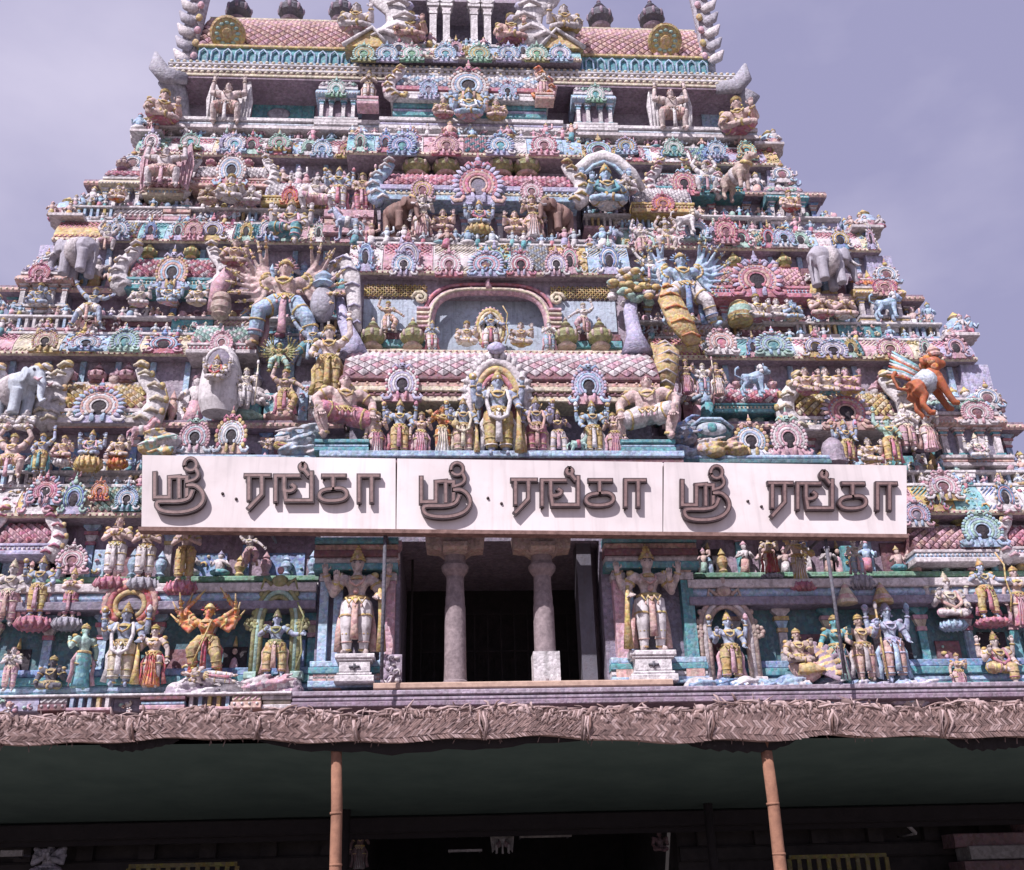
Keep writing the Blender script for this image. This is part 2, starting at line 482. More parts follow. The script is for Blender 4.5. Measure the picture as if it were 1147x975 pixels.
def ex_wing(b, c, o):
    for q in (-1, 1):
        n = 6
        pts = [(q * .34, .08, .98), (q * .42, .08, .55), (q * .36, .1, .04), (q * .14, .1, .3), (q * .13, .1, .62)]
        v = [(x, y, z) for x, y, z in pts] + [(x, y + .03, z) for x, y, z in pts]
        f = [(0, 1, 2, 3, 4), (9, 8, 7, 6, 5)] + [(i, (i + 1) % 5, (i + 1) % 5 + 5, i + 5) for i in range(5)]
        if q > 0: f = [g[::-1] for g in f]
        o.add(v, f, 3, False)
        for i in range(4):
            t = i / 3
            o.tube([(q * (.18 + .06 * i), .075, .5 + .1 * i), (q * (.17 + .06 * i), .075, .2 - .03 * i + .02)], .012, 3, 5)
def ex_veena(b, c, o):
    o.tube([(-.27, -.14, .74), (.16, -.16, .52)], [.016, .02], 2, 6); o.ell((.2, -.16, .5), (.07, .06, .07), 2, 8, 6); o.ell((-.2, -.14, .72), (.045, .04, .045), 2, 8, 6)
def ex_bow(b, c, o):
    o.tube([(.3, -.06, .1), (.37, -.06, .35), (.34, -.06, .6), (.37, -.06, .85), (.27, -.06, 1.05)], .014, 2, 6)
def ex_staff(b, c, o):
    o.tube([(.24, -.1, .02), (.24, -.1, 1.02)], .014, 2, 6); o.ell((.24, -.1, 1.02), (.03, .03, .06), 3, 6, 5)
def fan(n, lo, hi, rad=.36, y0=.02, bend=.42):
    r = []
    q0 = random.Random(n)
    for q in (-1, 1):
        for i in range(n):
            a = R(lo + (hi - lo) * i / (n - 1))
            j = q0.uniform(-.1, .1) if bend > .2 else 0
            rr = rad * (q0.uniform(.82, 1.05) if bend > .2 else 1)
            e = (q * (.125 + .19 * math.cos(a - bend * .7)), y0 + .03 * (i % 2), .70 + .19 * math.sin(a - bend * .7))
            h = (q * (.125 + rr * .9 * math.cos(a + bend + j)), y0 - .05 * (i % 3), .70 + rr * .9 * math.sin(a + bend + j))
            r.append((q, e, h))
    return r
def ex_fan(b, c, o):
    for q, e, h in fan(12, -62, 72, .37, .02, .1):
        p = Vector(h); d = (p - Vector(e)).normalized()
        o.tube([p - d * .02, p + d * .07], [.012, .006], 2, 5)
def ex_durga(b, c, o):
    for q, e, h in fan(5, -40, 50, .25):
        p = Vector(h); d = (p - Vector(e)).normalized()
        o.tube([p - d * .02, p + d * .16], [.018, .008], 2, 5)
    o.tube([(.05, -.12, .62), (-.1, -.2, .1)], [.012, .012], 2, 5)

POSES = dict(
    lord=dict(arms=UPA + [(-1, (-.2, -.03, .55), (-.19, -.15, .64), (0, -.2, 1)), (1, (.2, -.02, .55), (.17, -.1, .49))], legs=LEG, garment='dhoti', sash=True, extra=ex_up),
    lordclub=dict(arms=UPA + [(-1, (-.2, -.03, .55), (-.19, -.15, .64), (0, -.2, 1)), (1, (.21, -.02, .56), (.2, -.1, .51))], legs=LEG, garment='dhoti', sash=True, extra=ex_club, garland=True, k=1.08),
    guard=dict(arms=[(-1, (-.235, .03, .6), (-.28, -.04, .74), (-.1, 0, 1)), (1, (.235, .03, .6), (.28, -.04, .74), (.1, 0, 1)), (-1, (-.21, -.02, .55), (-.17, -.15, .64), (0, -.2, 1)), (1, (.21, -.02, .55), (.19, -.12, .5))],
               legs=[((-.075, -.03, .26), (-.07, .01, .045), (-.04, -.075, 0)), ((.08, -.03, .26), (.075, .01, .045), (.04, -.075, 0))], garment='pants', k=1.04, extra=ex_dv, neck=3, hr=.068, vox=.011, lr=.92),
    pray=dict(arms=[(-1, (-.19, -.04, .56), (-.02, -.15, .62), (0, -.1, 1)), (1, (.19, -.04, .56), (.02, -.15, .62), (0, -.1, 1))], legs=LEG, garment='dhoti', crown='cap', k=.98),
    crownpray=dict(arms=[(-1, (-.19, -.04, .56), (-.02, -.15, .62), (0, -.1, 1)), (1, (.19, -.04, .56), (.02, -.15, .62), (0, -.1, 1))], legs=LEG, garment='dhoti', crown='tall', sash=True),
    lady=dict(female=True, arms=[(-1, (-.19, .0, .56), (-.2, -.02, .42)), (1, (.2, -.02, .56), (.16, -.14, .66), (0, -.1, 1))], legs=LEG, garment='skirt', crown='round', lean=(.015, 0), sash=True, pleat=False),
    dancer=dict(female=True, hip=(.02, 0, .46), lean=(-.04, 0), tilt=.02, arms=[(-1, (-.24, 0, .78), (-.19, -.03, .96), (.3, 0, 1)), (1, (.24, -.03, .6), (.34, -.05, .5))],
                legs=[((-.06, -.03, .26), (-.04, .01, .045), (-.04, -.075, 0)), ((.2, -.09, .3), (.1, -.03, .08), (.07, -.05, 0))], garment='dhoti', crown='round', sash=True),
    raise_=dict(arms=[(-1, (-.2, -.02, .56), (-.13, -.12, .49)), (1, (.22, 0, .82), (.2, -.02, 1.02), (0, 0, 1))], legs=LEG, garment='dhoti', crown='round', tilt=-.01, sash=True),
    veena=dict(arms=[(-1, (-.22, -.03, .58), (-.13, -.16, .68), (.5, 0, .4)), (1, (.2, -.03, .54), (.12, -.16, .52), (-.5, 0, .3))], legs=LEG, garment='skirt', crown='bun', extra=ex_veena, pleat=False),
    archer=dict(arms=[(-1, (-.23, -.02, .6), (-.13, -.12, .66)), (1, (.24, -.03, .6), (.34, -.06, .6))], legs=leg_s(.1), garment='dhoti', crown='tall', extra=ex_bow, sash=True),
    staff=dict(arms=[(-1, (-.2, -.02, .56), (-.12, -.1, .48)), (1, (.22, -.03, .6), (.24, -.1, .7), (0, 0, 1))], legs=LEG, garment='pants', crown='round', extra=ex_staff, sash=True, k=1.1),
    sit4=dict(hip=(0, 0, .11), arms=[(-1, (-.235, .03, .28), (-.25, -.02, .45), (0, 0, 1)), (1, (.235, .03, .28), (.25, -.02, .45), (0, 0, 1)), (-1, (-.2, -.03, .2), (-.17, -.15, .28), (0, -.2, 1)), (1, (.2, -.03, .2), (.15, -.16, .16))],
              legs=crossed(), lr=.72, garment='short', crown='tall', garland=True, k=1.1),
    sit=dict(hip=(0, 0, .11), arms=[(-1, (-.2, -.03, .2), (-.17, -.15, .13)), (1, (.2, -.03, .2), (.16, -.15, .28), (0, -.1, 1))], legs=crossed(), lr=.72, garment='short', crown='round', k=1.15),
    sitlady=dict(female=True, hip=(0, 0, .11), arms=[(-1, (-.2, -.03, .2), (-.17, -.15, .13)), (1, (.2, -.03, .22), (.19, -.12, .36), (0, 0, 1))], legs=crossed(), lr=.72, garment='short', crown='bun', k=1.08),
    sitpray=dict(hip=(0, 0, .11), arms=[(-1, (-.18, -.04, .2), (-.02, -.15, .26), (0, -.1, 1)), (1, (.18, -.04, .2), (.02, -.15, .26), (0, -.1, 1))], legs=crossed(), lr=.72, garment='short', crown='cap', k=1.15),
    throne=dict(hip=(0, 0, .3), arms=[(-1, (-.235, .03, .47), (-.25, -.02, .64), (0, 0, 1)), (1, (.235, .03, .47), (.25, -.02, .64), (0, 0, 1)), (-1, (-.2, -.03, .4), (-.17, -.15, .48), (0, -.2, 1)), (1, (.2, -.03, .4), (.17, -.15, .33))],
                legs=[((-.2, -.13, .29), (.0, -.17, .25), (.07, -.01, 0)), ((.1, -.17, .28), (.09, -.16, .05), (.02, -.07, 0))], garment='dhoti', crown='tall', garland=True, k=1.1),
    atlas=dict(hip=(0, 0, .34), lean=(0, -.02), crown='cap', arms=[(-1, (-.3, 0, .6), (-.27, -.02, .82), (0, 0, 1)), (1, (.3, 0, .6), (.27, -.02, .82), (0, 0, 1))],
               legs=[((-.22, -.1, .27), (-.2, -.02, .045), (-.05, -.07, 0)), ((.22, -.1, .27), (.2, -.02, .045), (.05, -.07, 0))], garment='short', k=1.22, extra=ex_wing, belly=.02),
    squat=dict(hip=(0, 0, .28), lean=(0, -.02), crown='cap', arms=[(-1, (-.27, -.02, .42), (-.23, -.12, .27)), (1, (.27, -.02, .42), (.26, -.12, .28))],
               legs=[((-.24, -.1, .3), (-.17, -.04, .045), (-.04, -.07, 0)), ((.27, -.08, .22), (.3, -.02, .045), (.06, -.06, 0))], garment='short', k=1.28, belly=.03, pleat=False),
    bearer=dict(hip=(0, 0, .34), crown='round', belly=.03, arms=[(-1, (-.26, 0, .74), (-.17, -.02, .9), (.3, 0, 1)), (1, (.26, 0, .74), (.17, -.02, .9), (-.3, 0, 1))],
                legs=[((-.2, -.1, .27), (-.16, -.02, .045), (-.05, -.07, 0)), ((.2, -.1, .27), (.16, -.02, .045), (.05, -.07, 0))], garment='short', k=1.2),
    manyarm=dict(hip=(0, 0, .46), lean=(-.02, 0), arms=fan(12, -62, 72, .37, .02, .1), ar=.5, legs=[((-.2, -.1, .34), (-.24, -.02, .05), (-.05, -.07, 0)), ((.2, -.08, .27), (.27, .0, .05), (.06, -.06, 0))], garment='dhoti', crown='flame', sash=True, extra=ex_fan, k=1.1),
    durga=dict(hip=(0, 0, .42), lean=(-.02, 0), tilt=.02, female=True, arms=fan(5, -40, 50, .25), ar=.8, legs=[((-.15, -.12, .3), (-.1, -.06, .06), (-.04, -.07, 0)), ((.13, -.08, .23), (.16, -.02, .05), (.05, -.07, 0))], garment='dhoti', crown='flame', sash=True, extra=ex_durga, k=1.0),
    stride=dict(hip=(0, 0, .43), lean=(.06, 0), tilt=.02, arms=[(-1, (-.22, 0, .8), (-.32, -.02, .95), (-.3, 0, 1)), (1, (.27, -.03, .6), (.4, -.06, .66))],
                legs=[((-.2, -.05, .26), (-.3, .02, .05), (-.04, -.07, 0)), ((.22, -.1, .34), (.25, -.04, .05), (.05, -.07, 0))], garment='short', crown='round', sash=True, k=1.12),
)
PART = {}
JOINT = {}
def fig_parts(p):
    if p not in PART:
        d = figure(POSES[p])
        zs = [q[2] for m in d.values() for q in m.v]
        PART[p] = ({k: m.mesh('statue_' + k) for k, m in d.items()}, min(zs), max(zs))
        j = MB()
        for m in d.values(): j.join(m)
        JOINT[p] = j.mesh('statue_figure')
        for m in list(PART[p][0].values()) + [JOINT[p]]:
            for _ in range(5): m.materials.append(None)
    return PART[p]

# ------------------------------------------------------------------ sculpted animals (slots as for figures)
def quad(kind):
    m, o = MB(), MB()
    if kind == 'elephant':
        m.tube([(-.36, 0, .55), (-.25, 0, .6), (0, 0, .62), (.2, 0, .64), (.32, 0, .62)], [.14, .26, .29, .27, .16], 0, 12)
        for x in (-.22, .2):
            for y in (-.13, .13): m.tube([(x, y, .5), (x, y, .25), (x, y, .02)], [.12, .1, .105], 0, 9)
        m.ell((.44, 0, .78), (.19, .17, .2), 0, 10, 8)
        m.tube([(.56, 0, .76), (.67, 0, .55), (.68, 0, .3), (.75, 0, .16), (.83, 0, .22)], [.1, .08, .06, .045, .03], 0, 9)
        for q in (-1, 1):
            m.ell((.38, q * .19, .74), (.12, .03, .17), 0, 9, 6)
            o.tube([(.57, q * .09, .66), (.7, q * .12, .57), (.8, q * .12, .6)], [.035, .028, .01], 3, 6)
            o.ell((.55, q * .13, .83), (.03, .03, .03), 4, 6, 4)
        o.tube([(-.12, 0, .56), (.1, 0, .58)], [.325, .325], 1, 14)
        o.tube([(.46, 0, .95), (.6, 0, .86)], [.09, .05], 2, 7)
        m.tube([(-.38, 0, .6), (-.42, 0, .35), (-.41, 0, .22)], [.03, .02, .02], 0, 6)
    elif kind == 'lion':
        m.tube([(-.3, 0, .5), (-.1, 0, .5), (.12, 0, .54), (.24, 0, .6)], [.14, .14, .18, .15], 0, 10)
        for y in (-.1, .1):
            m.tube([(-.27, y, .48), (-.22, y, .32), (-.33, y, .2), (-.29, y, .04), (-.22, y, .03)], [.11, .085, .05, .045, .05], 0, 8)
            m.tube([(.17, y, .48), (.17, y, .25), (.18, y, .05), (.25, y, .03)], [.09, .06, .05, .05], 0, 8)
        m.ell((.34, 0, .76), (.13, .12, .13), 0, 9, 7); m.ell((.45, 0, .71), (.08, .08, .065), 0, 8, 6)
        for q in (-1, 1):
            m.ell((.3, q * .1, .89), (.03, .02, .05), 0, 6, 5); o.ell((.43, q * .08, .8), (.025, .025, .025), 4, 6, 4)
        for i in range(9):
            a = math.pi * 2 * i / 9
            o.ell((.22, math.cos(a) * .14, .72 + math.sin(a) * .15), (.07, .06, .07), 2, 6, 5)
        m.tube([(-.33, 0, .52), (-.48, 0, .6), (-.45, 0, .8), (-.35, 0, .85)], [.03, .028, .03, .05], 0, 7)
    elif kind == 'bull':
        m.tube([(-.38, 0, .5), (-.15, 0, .5), (.12, 0, .52), (.27, 0, .56)], [.16, .19, .2, .13], 0, 10)
        m.ell((.1, 0, .72), (.11, .09, .1), 0, 8, 6)
        m.tube([(.25, 0, .58), (.38, 0, .74)], [.14, .1], 0, 9)
        m.tube([(.38, 0, .8), (.52, 0, .7), (.6, 0, .64)], [.1, .08, .06], 0, 9)
        for y in (-.11, .11):
            m.tube([(-.3, y, .45), (-.26, y, .3), (-.33, y, .2), (-.31, y, .04)], [.1, .075, .045, .05], 0, 8)
            m.tube([(.18, y, .45), (.18, y, .25), (.18, y, .04)], [.085, .05, .05], 0, 8)
            o.tube([(.36, y * .6, .88), (.36, y * 1.2, .98), (.42, y * 1.1, 1.06)], [.03, .024, .008], 4, 6)
            m.ell((.34, y * 1.3, .82), (.03, .06, .03), 0, 6, 5); o.ell((.47, y * .8, .78), (.02, .02, .02), 4, 6, 4)
        o.tube([(-.05, 0, .5), (.05, 0, .5)], [.215, .215], 3, 12); o.tube([(.3, 0, .6), (.34, 0, .66)], [.15, .14], 2, 10)
    elif kind == 'horse':
        m.tube([(-.3, 0, .58), (-.1, 0, .56), (.12, 0, .6), (.22, 0, .66)], [.14, .14, .15, .12], 0, 10)
        m.tube([(.2, 0, .66), (.32, 0, .85), (.36, 0, .98)], [.12, .09, .075], 0, 9)
        m.tube([(.35, 0, 1.0), (.47, 0, .9), (.54, 0, .83)], [.075, .06, .045], 0, 9)
        for y in (-.08, .08):
            m.tube([(-.27, y, .54), (-.22, y, .4), (-.3, y, .27), (-.27, y, .04)], [.1, .07, .04, .04], 0, 8)
            m.ell((.33, y * .6, 1.08), (.02, .02, .05), 0, 6, 5); o.ell((.44, y * .8, .96), (.02, .02, .02), 4, 6, 4)
        m.tube([(.18, -.08, .55), (.3, -.1, .48), (.27, -.1, .3)], [.07, .05, .04], 0, 8)
        m.tube([(.17, .08, .55), (.18, .08, .3), (.18, .08, .04)], [.07, .045, .04], 0, 8)
        o.tube([(.16, 0, .8), (.28, 0, .98), (.34, 0, 1.08)], [.05, .05, .03], 3, 6)
        o.tube([(-.08, 0, .57), (.06, 0, .59)], [.165, .17], 1, 12)
        m.tube([(-.34, 0, .62), (-.46, 0, .5), (-.47, 0, .3)], [.04, .05, .02], 0, 7)
    elif kind == 'bird':
        m.tube([(-.25, 0, .3), (-.1, 0, .3), (.1, 0, .34), (.2, 0, .46), (.2, 0, .62), (.22, 0, .7)], [.1, .2, .2, .13, .065, .05], 0, 10)
        m.ell((.25, 0, .74), (.08, .07, .075), 0, 8, 6); o.tube([(.31, 0, .74), (.42, 0, .7)], [.03, .006], 2, 6)
        o.tube([(.23, 0, .8), (.2, 0, .93)], [.01, .02], 3, 5)
        for q in (-1, 1):
            m.tube([(.12, q * .19, .36), (-.1, q * .23, .34), (-.35, q * .2, .3)], [.1, .11, .03], 1, 8, .5)
            m.tube([(.02, q * .09, .2), (.03, q * .09, .03), (.1, q * .09, .02)], [.035, .025, .02], 0, 6); o.ell((.3, q * .06, .77), (.018, .018, .018), 4, 6, 4)
        for i in range(9):
            a = R(100 + 14 * i)
            m.tube([(-.15, (i - 4) * .02, .35), (-.15 + math.cos(a) * .5, (i - 4) * .06, .38 + math.sin(a) * .55)], [.05, .06], 1 if i % 2 else 3, 6, .4)
    b = remesh(m, .02, 2)
    b.join(o)
    return b
def animal(k):
    if k not in JOINT:
        b = quad(k)
        JOINT[k] = b.mesh('statue_animal')
        PART[k] = (None, 0, max(q[2] for q in b.v))
        for _ in range(5): JOINT[k].materials.append(None)
    return JOINT[k], PART[k][2]
# ------------------------------------------------------------------ ornament prototypes
def arc(r, a0, a1, n, c=(0, .42), y=0.0):
    return [(c[0] + r * math.cos(R(a0 + (a1 - a0) * i / n)), y, c[1] + r * math.sin(R(a0 + (a1 - a0) * i / n))) for i in range(n + 1)]

def arch_mb(style, lo=False):
    """horseshoe gable ornament one unit wide; slots 0 petals, 1 back plate, 2 and 3 rings, 4 dark lens painted as a shaded hollow, 5 crest"""
    m = MB()
    sg = 5 if lo else 8
    n = 10 if lo else 18
    out = [(-.5, 0), (-.53, .06), (-.42, .15)] + [(x, z) for x, _, z in arc(.41, 205, -25, 12)] + [(.42, .15), (.53, .06), (.5, 0)]
    m.prism_y(.05, .2, out, 1)
    m.tube(arc(.35, 220, -40, n, y=.03), .036, 2, sg)
    m.tube(arc(.285, 226, -46, n, y=.01), .03, 3, sg)
    m.tube(arc(.225, 232, -52, n, y=.0), .034, 2, sg)
    m.ell((0, .06, .38), (.17, .05, .2), 4, 9, 5)  # solid dark lens, the shade of a hollow put into its colour
    if not lo:
        m.tube(arc(.165, 235, -55, n, y=.0), .022, 3, 6)
        for i in range(19):
            a = R(220 - 260 * i / 18)
            m.ell((.317 * math.cos(a), -.0, .42 + .317 * math.sin(a)), (.022, .02, .022), 5 if i % 2 else 0, 5, 4)
    k = {'petal': 23, 'feather': 19, 'ball': 17}[style] if not lo else 11
    for i in range(k):
        a = R(212 - 244 * i / (k - 1))
        c, s = math.cos(a), math.sin(a)
        if style == 'petal':
            m.ell((.415 * c, 0, .42 + .415 * s), (.043, .05, .043), 0 if i % 2 else 2, 6, 4)
        elif style == 'feather':
            m.tube([(.38 * c, 0, .42 + .38 * s), (.45 * c, -.02, .42 + .45 * s), (.52 * c, .03, .42 + .52 * s)], [.04, .045, .012], 0 if i % 2 else 1, 6)
        else:
            m.ell((.42 * c, 0, .42 + .42 * s), (.058, .05, .058), 0 if i % 3 else 5, 6, 5)
    for q in (-1, 1):
        m.tube([(q * .27, -.01, .16), (q * .33, -.02, .06), (q * .46, -.02, .05), (q * .52, -.02, .12), (q * .46, -.02, .16)], [.04, .045, .045, .036, .025], 3, 6)
        if not lo:
            m.tube([(q * .1, -.05, .02), (q * .1, -.06, .14), (q * .12, -.04, .22)], [.05, .045, .03], 0, 6); m.ell((q * .1, -.06, .27), (.04, .04, .045), 3, 6, 5)
    m.ell((0, -.02, .87), (.1, .09, .08), 5, 7, 5)
    m.ell((0, -.02, .97), (.06, .06, .06), 0, 6, 5)
    m.tube([(0, 0, 1.0), (0, 0, 1.14)], [.04, .008], 5, 6)
    if not lo:
        for q in (-1, 1):
            m.ell((q * .045, -.09, .88), (.022, .02, .022), 4, 5, 4)
            m.tube([(q * .08, -.02, .82), (q * .19, -.03, .9), (q * .27, -.02, .82)], [.035, .03, .015], 5, 6)
        m.ell((0, -.11, .83), (.05, .03, .018), 4, 6, 4)
    return m
ARCH = {}
def arch(parent, cx, yb, w, h, Y, cols, style='petal', dep=.6, name='arch_ornament', rz=0):
    if style not in ARCH: ARCH[style] = arch_mb(style).mesh('arch_ornament')
    p = U(cx, yb, Y); sx = (U(cx + w / 2, yb, Y) - U(cx - w / 2, yb, Y)).length; sz = U(cx, yb - h, Y).z - p.z
    return inst(ARCH[style], name, cols, parent, p, (sx / 1.06, dep, sz / 1.12), rz)
LOARCH = {s: arch_mb(s, True) for s in ('petal', 'ball', 'feather')}

_pot = MB()
_pot.lathe((0, 0, 0), [(.34, 0), (.4, .06), (.22, .12), (.26, .16), (.46, .28), (.5, .42), (.4, .54), (.22, .6), (.3, .66), (.16, .72), (.2, .78), (.06, .9), (.09, .94), (.001, 1.06)], [1, 1, 1, 0, 0, 0, 0, 1, 1, 0, 0, 1, 1], 12)
for i in range(8):
    a = i * math.pi / 4
    _pot.ell((.45 * math.cos(a), .45 * math.sin(a), .4), (.09, .09, .12), 1, 5, 4)
POT = _pot.mesh('pot_finial')
def pot(parent, cx, yb, h, Y, cols=('olive', 'ochre'), name='pot_finial', k=1.0):
    p = U(cx, yb, Y); s = (U(cx, yb - h, Y).z - p.z)
    return inst(POT, name, cols, parent, p, (s * .8 * k, s * .8 * k, s))

def horn_mb():
    """curved upright wing that closes the end of a barrel roof; slots 0 body, 1 edge, 2 scroll"""
    m = MB()
    path = [(0, 0, 0), (-.14, 0, .12), (-.2, 0, .32), (-.14, 0, .55), (.02, 0, .75), (.1, 0, .9), (.06, 0, 1.0)]
    m.tube(path, [.2, .2, .17, .14, .13, .1, .04], 0, 9, .55)
    for i, (x, y, z) in enumerate(path[:-1]):
        m.tube([(x - .12, -.1, z), (x - .02, -.14, z + .06), (x + .1, -.08, z + .03)], [.03, .035, .02], 1, 5)
        m.ell((x - .17 + .02 * i, -.04, z + .05), (.055, .05, .07), 2, 6, 4)
    m.ell((.1, -.03, .98), (.09, .08, .07), 2, 7, 5)
    m.tube([(.1, -.02, .08), (.22, -.03, .06), (.26, -.03, .16), (.18, -.03, .18)], [.05, .05, .04, .02], 1, 6)
    return m
HORN = horn_mb().mesh('horn_ornament')
def horn(parent, cx, yb, h, Y, cols=('white', 'rose', 'ochre'), flip=1, k=1.0):
    p = U(cx, yb, Y); s = U(cx, yb - h, Y).z - p.z
    return inst(HORN, 'horn_ornament', cols, parent, p, (s * flip * k, s, s))

# ------------------------------------------------------------------ architectural pieces
PASTEL = ['pink', 'white', 'lav', 'sky', 'mint', 'cream', 'salmon', 'pale', 'rose', 'blue', 'ochre', 'teal', 'ice', 'turq']
def rel_panel(m, x0, x1, yf, z0, z1, mats, n=None, d=.06, lean=0.0):
    """crowded carved foliage: scrolls, rosettes and buds in high relief over a panel"""
    w, h = x1 - x0, z1 - z0
    n = n or int(w * h * 26) + 4
    for i in range(n):
        x = rnd.uniform(x0 + .05, x1 - .05); t = rnd.random(); z = z0 + t * h
        y = yf + lean * t
        s = rnd.uniform(.04, .095)
        mi = rnd.choice(mats)
        k = rnd.random()
        if k < .45: m.ell((x, y, z), (s, d, s * rnd.uniform(.6, 1.1)), mi, 6, 4)
        elif k < .8:
            a = rnd.uniform(0, 6.28); r = s * 1.2
            m.tube([(x + r * math.cos(a + q), y - d * .6, z + r * math.sin(a + q)) for q in (0, 1, 2, 3, 4)], [.02, .035, .04, .035, .02], mi, 5)
        else:
            for q in range(5):
                a = q * 1.257
                m.ell((x + s * .7 * math.cos(a), y - .02, z + s * .7 * math.sin(a)), (s * .42, d * .8, s * .42), mi, 5, 4)

def mini(m, x, y, z, h, mats, r):
    """little figure carved in high relief as part of a frieze"""
    s, g, k = mats
    w = h * r.uniform(.95, 1.2)
    pose = r.randrange(4)
    if pose == 3:
        m.ell((x, y, z + h * .14), (w * .3, w * .2, h * .13), g, 7, 5)
        m.tube([(x, y, z + h * .15), (x, y, z + h * .35), (x, y, z + h * .56)], [w * .14, w * .13, w * .16], s, 7)
        t = z + h * .56
    else:
        m.tube([(x - w * .05, y, z), (x - w * .02, y, z + h * .2), (x, y, z + h * .4)], [w * .15, w * .13, w * .12], g, 7)
        m.tube([(x, y, z + h * .38), (x, y, z + h * .5), (x, y, z + h * .66)], [w * .1, w * .09, w * .14], s, 7)
        t = z + h * .66
    m.ell((x, y - w * .02, t + h * .13), (w * .085, w * .085, h * .095), s, 7, 5)
    m.lathe((x, y, t + h * .18), [(w * .1, 0), (w * .11, h * .03), (w * .06, h * .08), (.001, h * .18)], k, 6)
    for q in (-1, 1):
        if pose == 1 and q > 0: a, b = (x + q * w * .27, y, t + h * .06), (x + q * w * .25, y - w * .05, t + h * .25)
        else: a, b = (x + q * w * .25, y, t - h * .18), (x + q * w * r.uniform(.03, .3), y - w * .16, t - h * r.uniform(.05, .22))
        m.tube([(x + q * w * .14, y, t - h * .02), a, b], [w * .055, w * .05, w * .035], s, 5)

FZ = ['skin', 'pale', 'sky', 'pink', 'rose', 'ochre', 'white', 'mint', 'salmon', 'teal', 'maroon', 'lav']
REST = MB()                 # the smallest carved figures of the upper storeys, built as one part further down
def frieze(parent, x0, x1, y, z0, h, seed, dens=.55, skip=False):
    """row of carved figures, buds and knobs along a wall: each figure a part of its own on the nearer storeys"""
    r = random.Random(seed)
    m = MB()
    x = x0 + .2
    while x < x1 - .2:
        k = r.random()
        hh = h * r.uniform(.7, 1.0)
        if k < .62:
            c3 = (r.choice((0, 1, 1, 2)), r.choice((3, 4, 5, 6, 7, 8, 9)), r.choice((5, 3, 11)))
            if skip: mini(REST, x, y + r.uniform(-.06, .06), z0, hh, c3, r)
            else:
                q = MB(); mini(q, x, y + r.uniform(-.06, .06), z0, hh, (0, 1, 2), r)
                q.build('relief_figure', [FZ[i] for i in c3], parent)
        elif k < .8: m.lathe((x, y, z0), [(.1, 0), (.14, .06 * h), (.09, .12 * h), (.17, hh * .35), (.15, hh * .5), (.08, hh * .58), (.12, hh * .63), (.001, hh * .85)], r.choice((3, 5, 8, 2)), 8)
        else:
            m.cbox(x - .16, x + .16, y - .08, y + .15, z0, z0 + hh * .8, .03, r.choice((2, 6, 9, 10)))
            rel_panel(m, x - .15, x + .15, y - .1, z0 + .03, z0 + hh * .75, [3, 6, 5], 5, .05)
        x += dens * r.uniform(.6, 1.2)
    if m.v: m.build('relief_frieze', FZ, parent)

def courses(parent, x0, x1, yf, yb, z0, z1, seed, name='ledge', tops=True):
    """floor course broken into bays: mouldings, little balusters before a strip painted as a shaded gap, carved panels"""
    r = random.Random(seed)
    cl = ['pale', 'sky', 'white', 'teal', 'pink', 'maroon', 'cream', 'salmon', 'mint', 'dusk', 'ochre', 'lav']
    m = MB()
    x = x0; h = z1 - z0; k = r.randrange(4)
    m.cbox(x0, x1, yf - .02, yb, z1 - h * .16, z1, .02, 2)
    while x < x1 - .01:
        w = r.uniform(.7, 2.0)
        if x + w > x1 - .6: w = x1 - x
        o = r.choice((0, 0, .12, .2))
        a, b = x + .004, x + w - .004
        zt = z1 - h * .163
        k = (k + r.choice((1, 1, 2))) % 4
        if k == 0 or w < .5: slabs(m, a, b, yf + o, yb, z0, zt, (r.choice((0, 3, 4, 11)), r.choice((1, 6, 2)), r.choice((2, 7, 5, 0))), 3, .06)
        elif k == 1:
            m.cbox(a, b, yf + o, yb, z0, z0 + h * .2, .02, r.choice((0, 1, 4)))
            m.box(a, b, yf + o + .2, yb, z0 + h * .2, zt, 9)  # set-back strip, the gap's shade put into its dark colour
            n = max(2, int(w / .22))
            for i in range(n):
                xx = a + w * (i + .5) / n
                m.box(xx - .045, xx + .045, yf + o + .03, yf + o + .2, z0 + h * .203, zt - .002, r.choice((2, 1, 0, 10)))
        elif k == 2:
            m.cbox(a, b, yf + o + .05, yb, z0, zt, .03, r.choice((5, 9, 3, 11)))
            rel_panel(m, a, b, yf + o + .03, z0, zt, [0, r.choice((4, 6, 1)), r.choice((8, 10, 2)), 7], int(w * 11), .06)
        else:
            slabs(m, a, b, yf + o, yb, z0, zt, (r.choice((5, 7)), r.choice((2, 6))), 2, .07)
            beads(m, a, b, yf + o - .0, z0 + h * .3, h * .1, r.choice((0, 10, 4)), .17)
            lattice(m, a + .02, b - .02, yf + o + .06, z0 + h * .5, zt - .02, r.choice((1, 2, 4)), .16, .022)
        x += w
    x = x0 + .15
    while tops and x < x1 - .1:
        q = r.random()
        if q < .6: mini(m, x, yf + .16, z1, r.uniform(.4, .62), (r.choice((0, 7, 1)), r.choice((3, 4, 10, 2, 8, 11)), r.choice((10, 6))), r)
        elif q < .8: m.ell((x, yf + .14, z1 + .12), (.13, .12, .16), r.choice((1, 4, 8, 10)), 7, 5)
        x += r.uniform(.26, .6)
    return m.build(name, cl, parent)

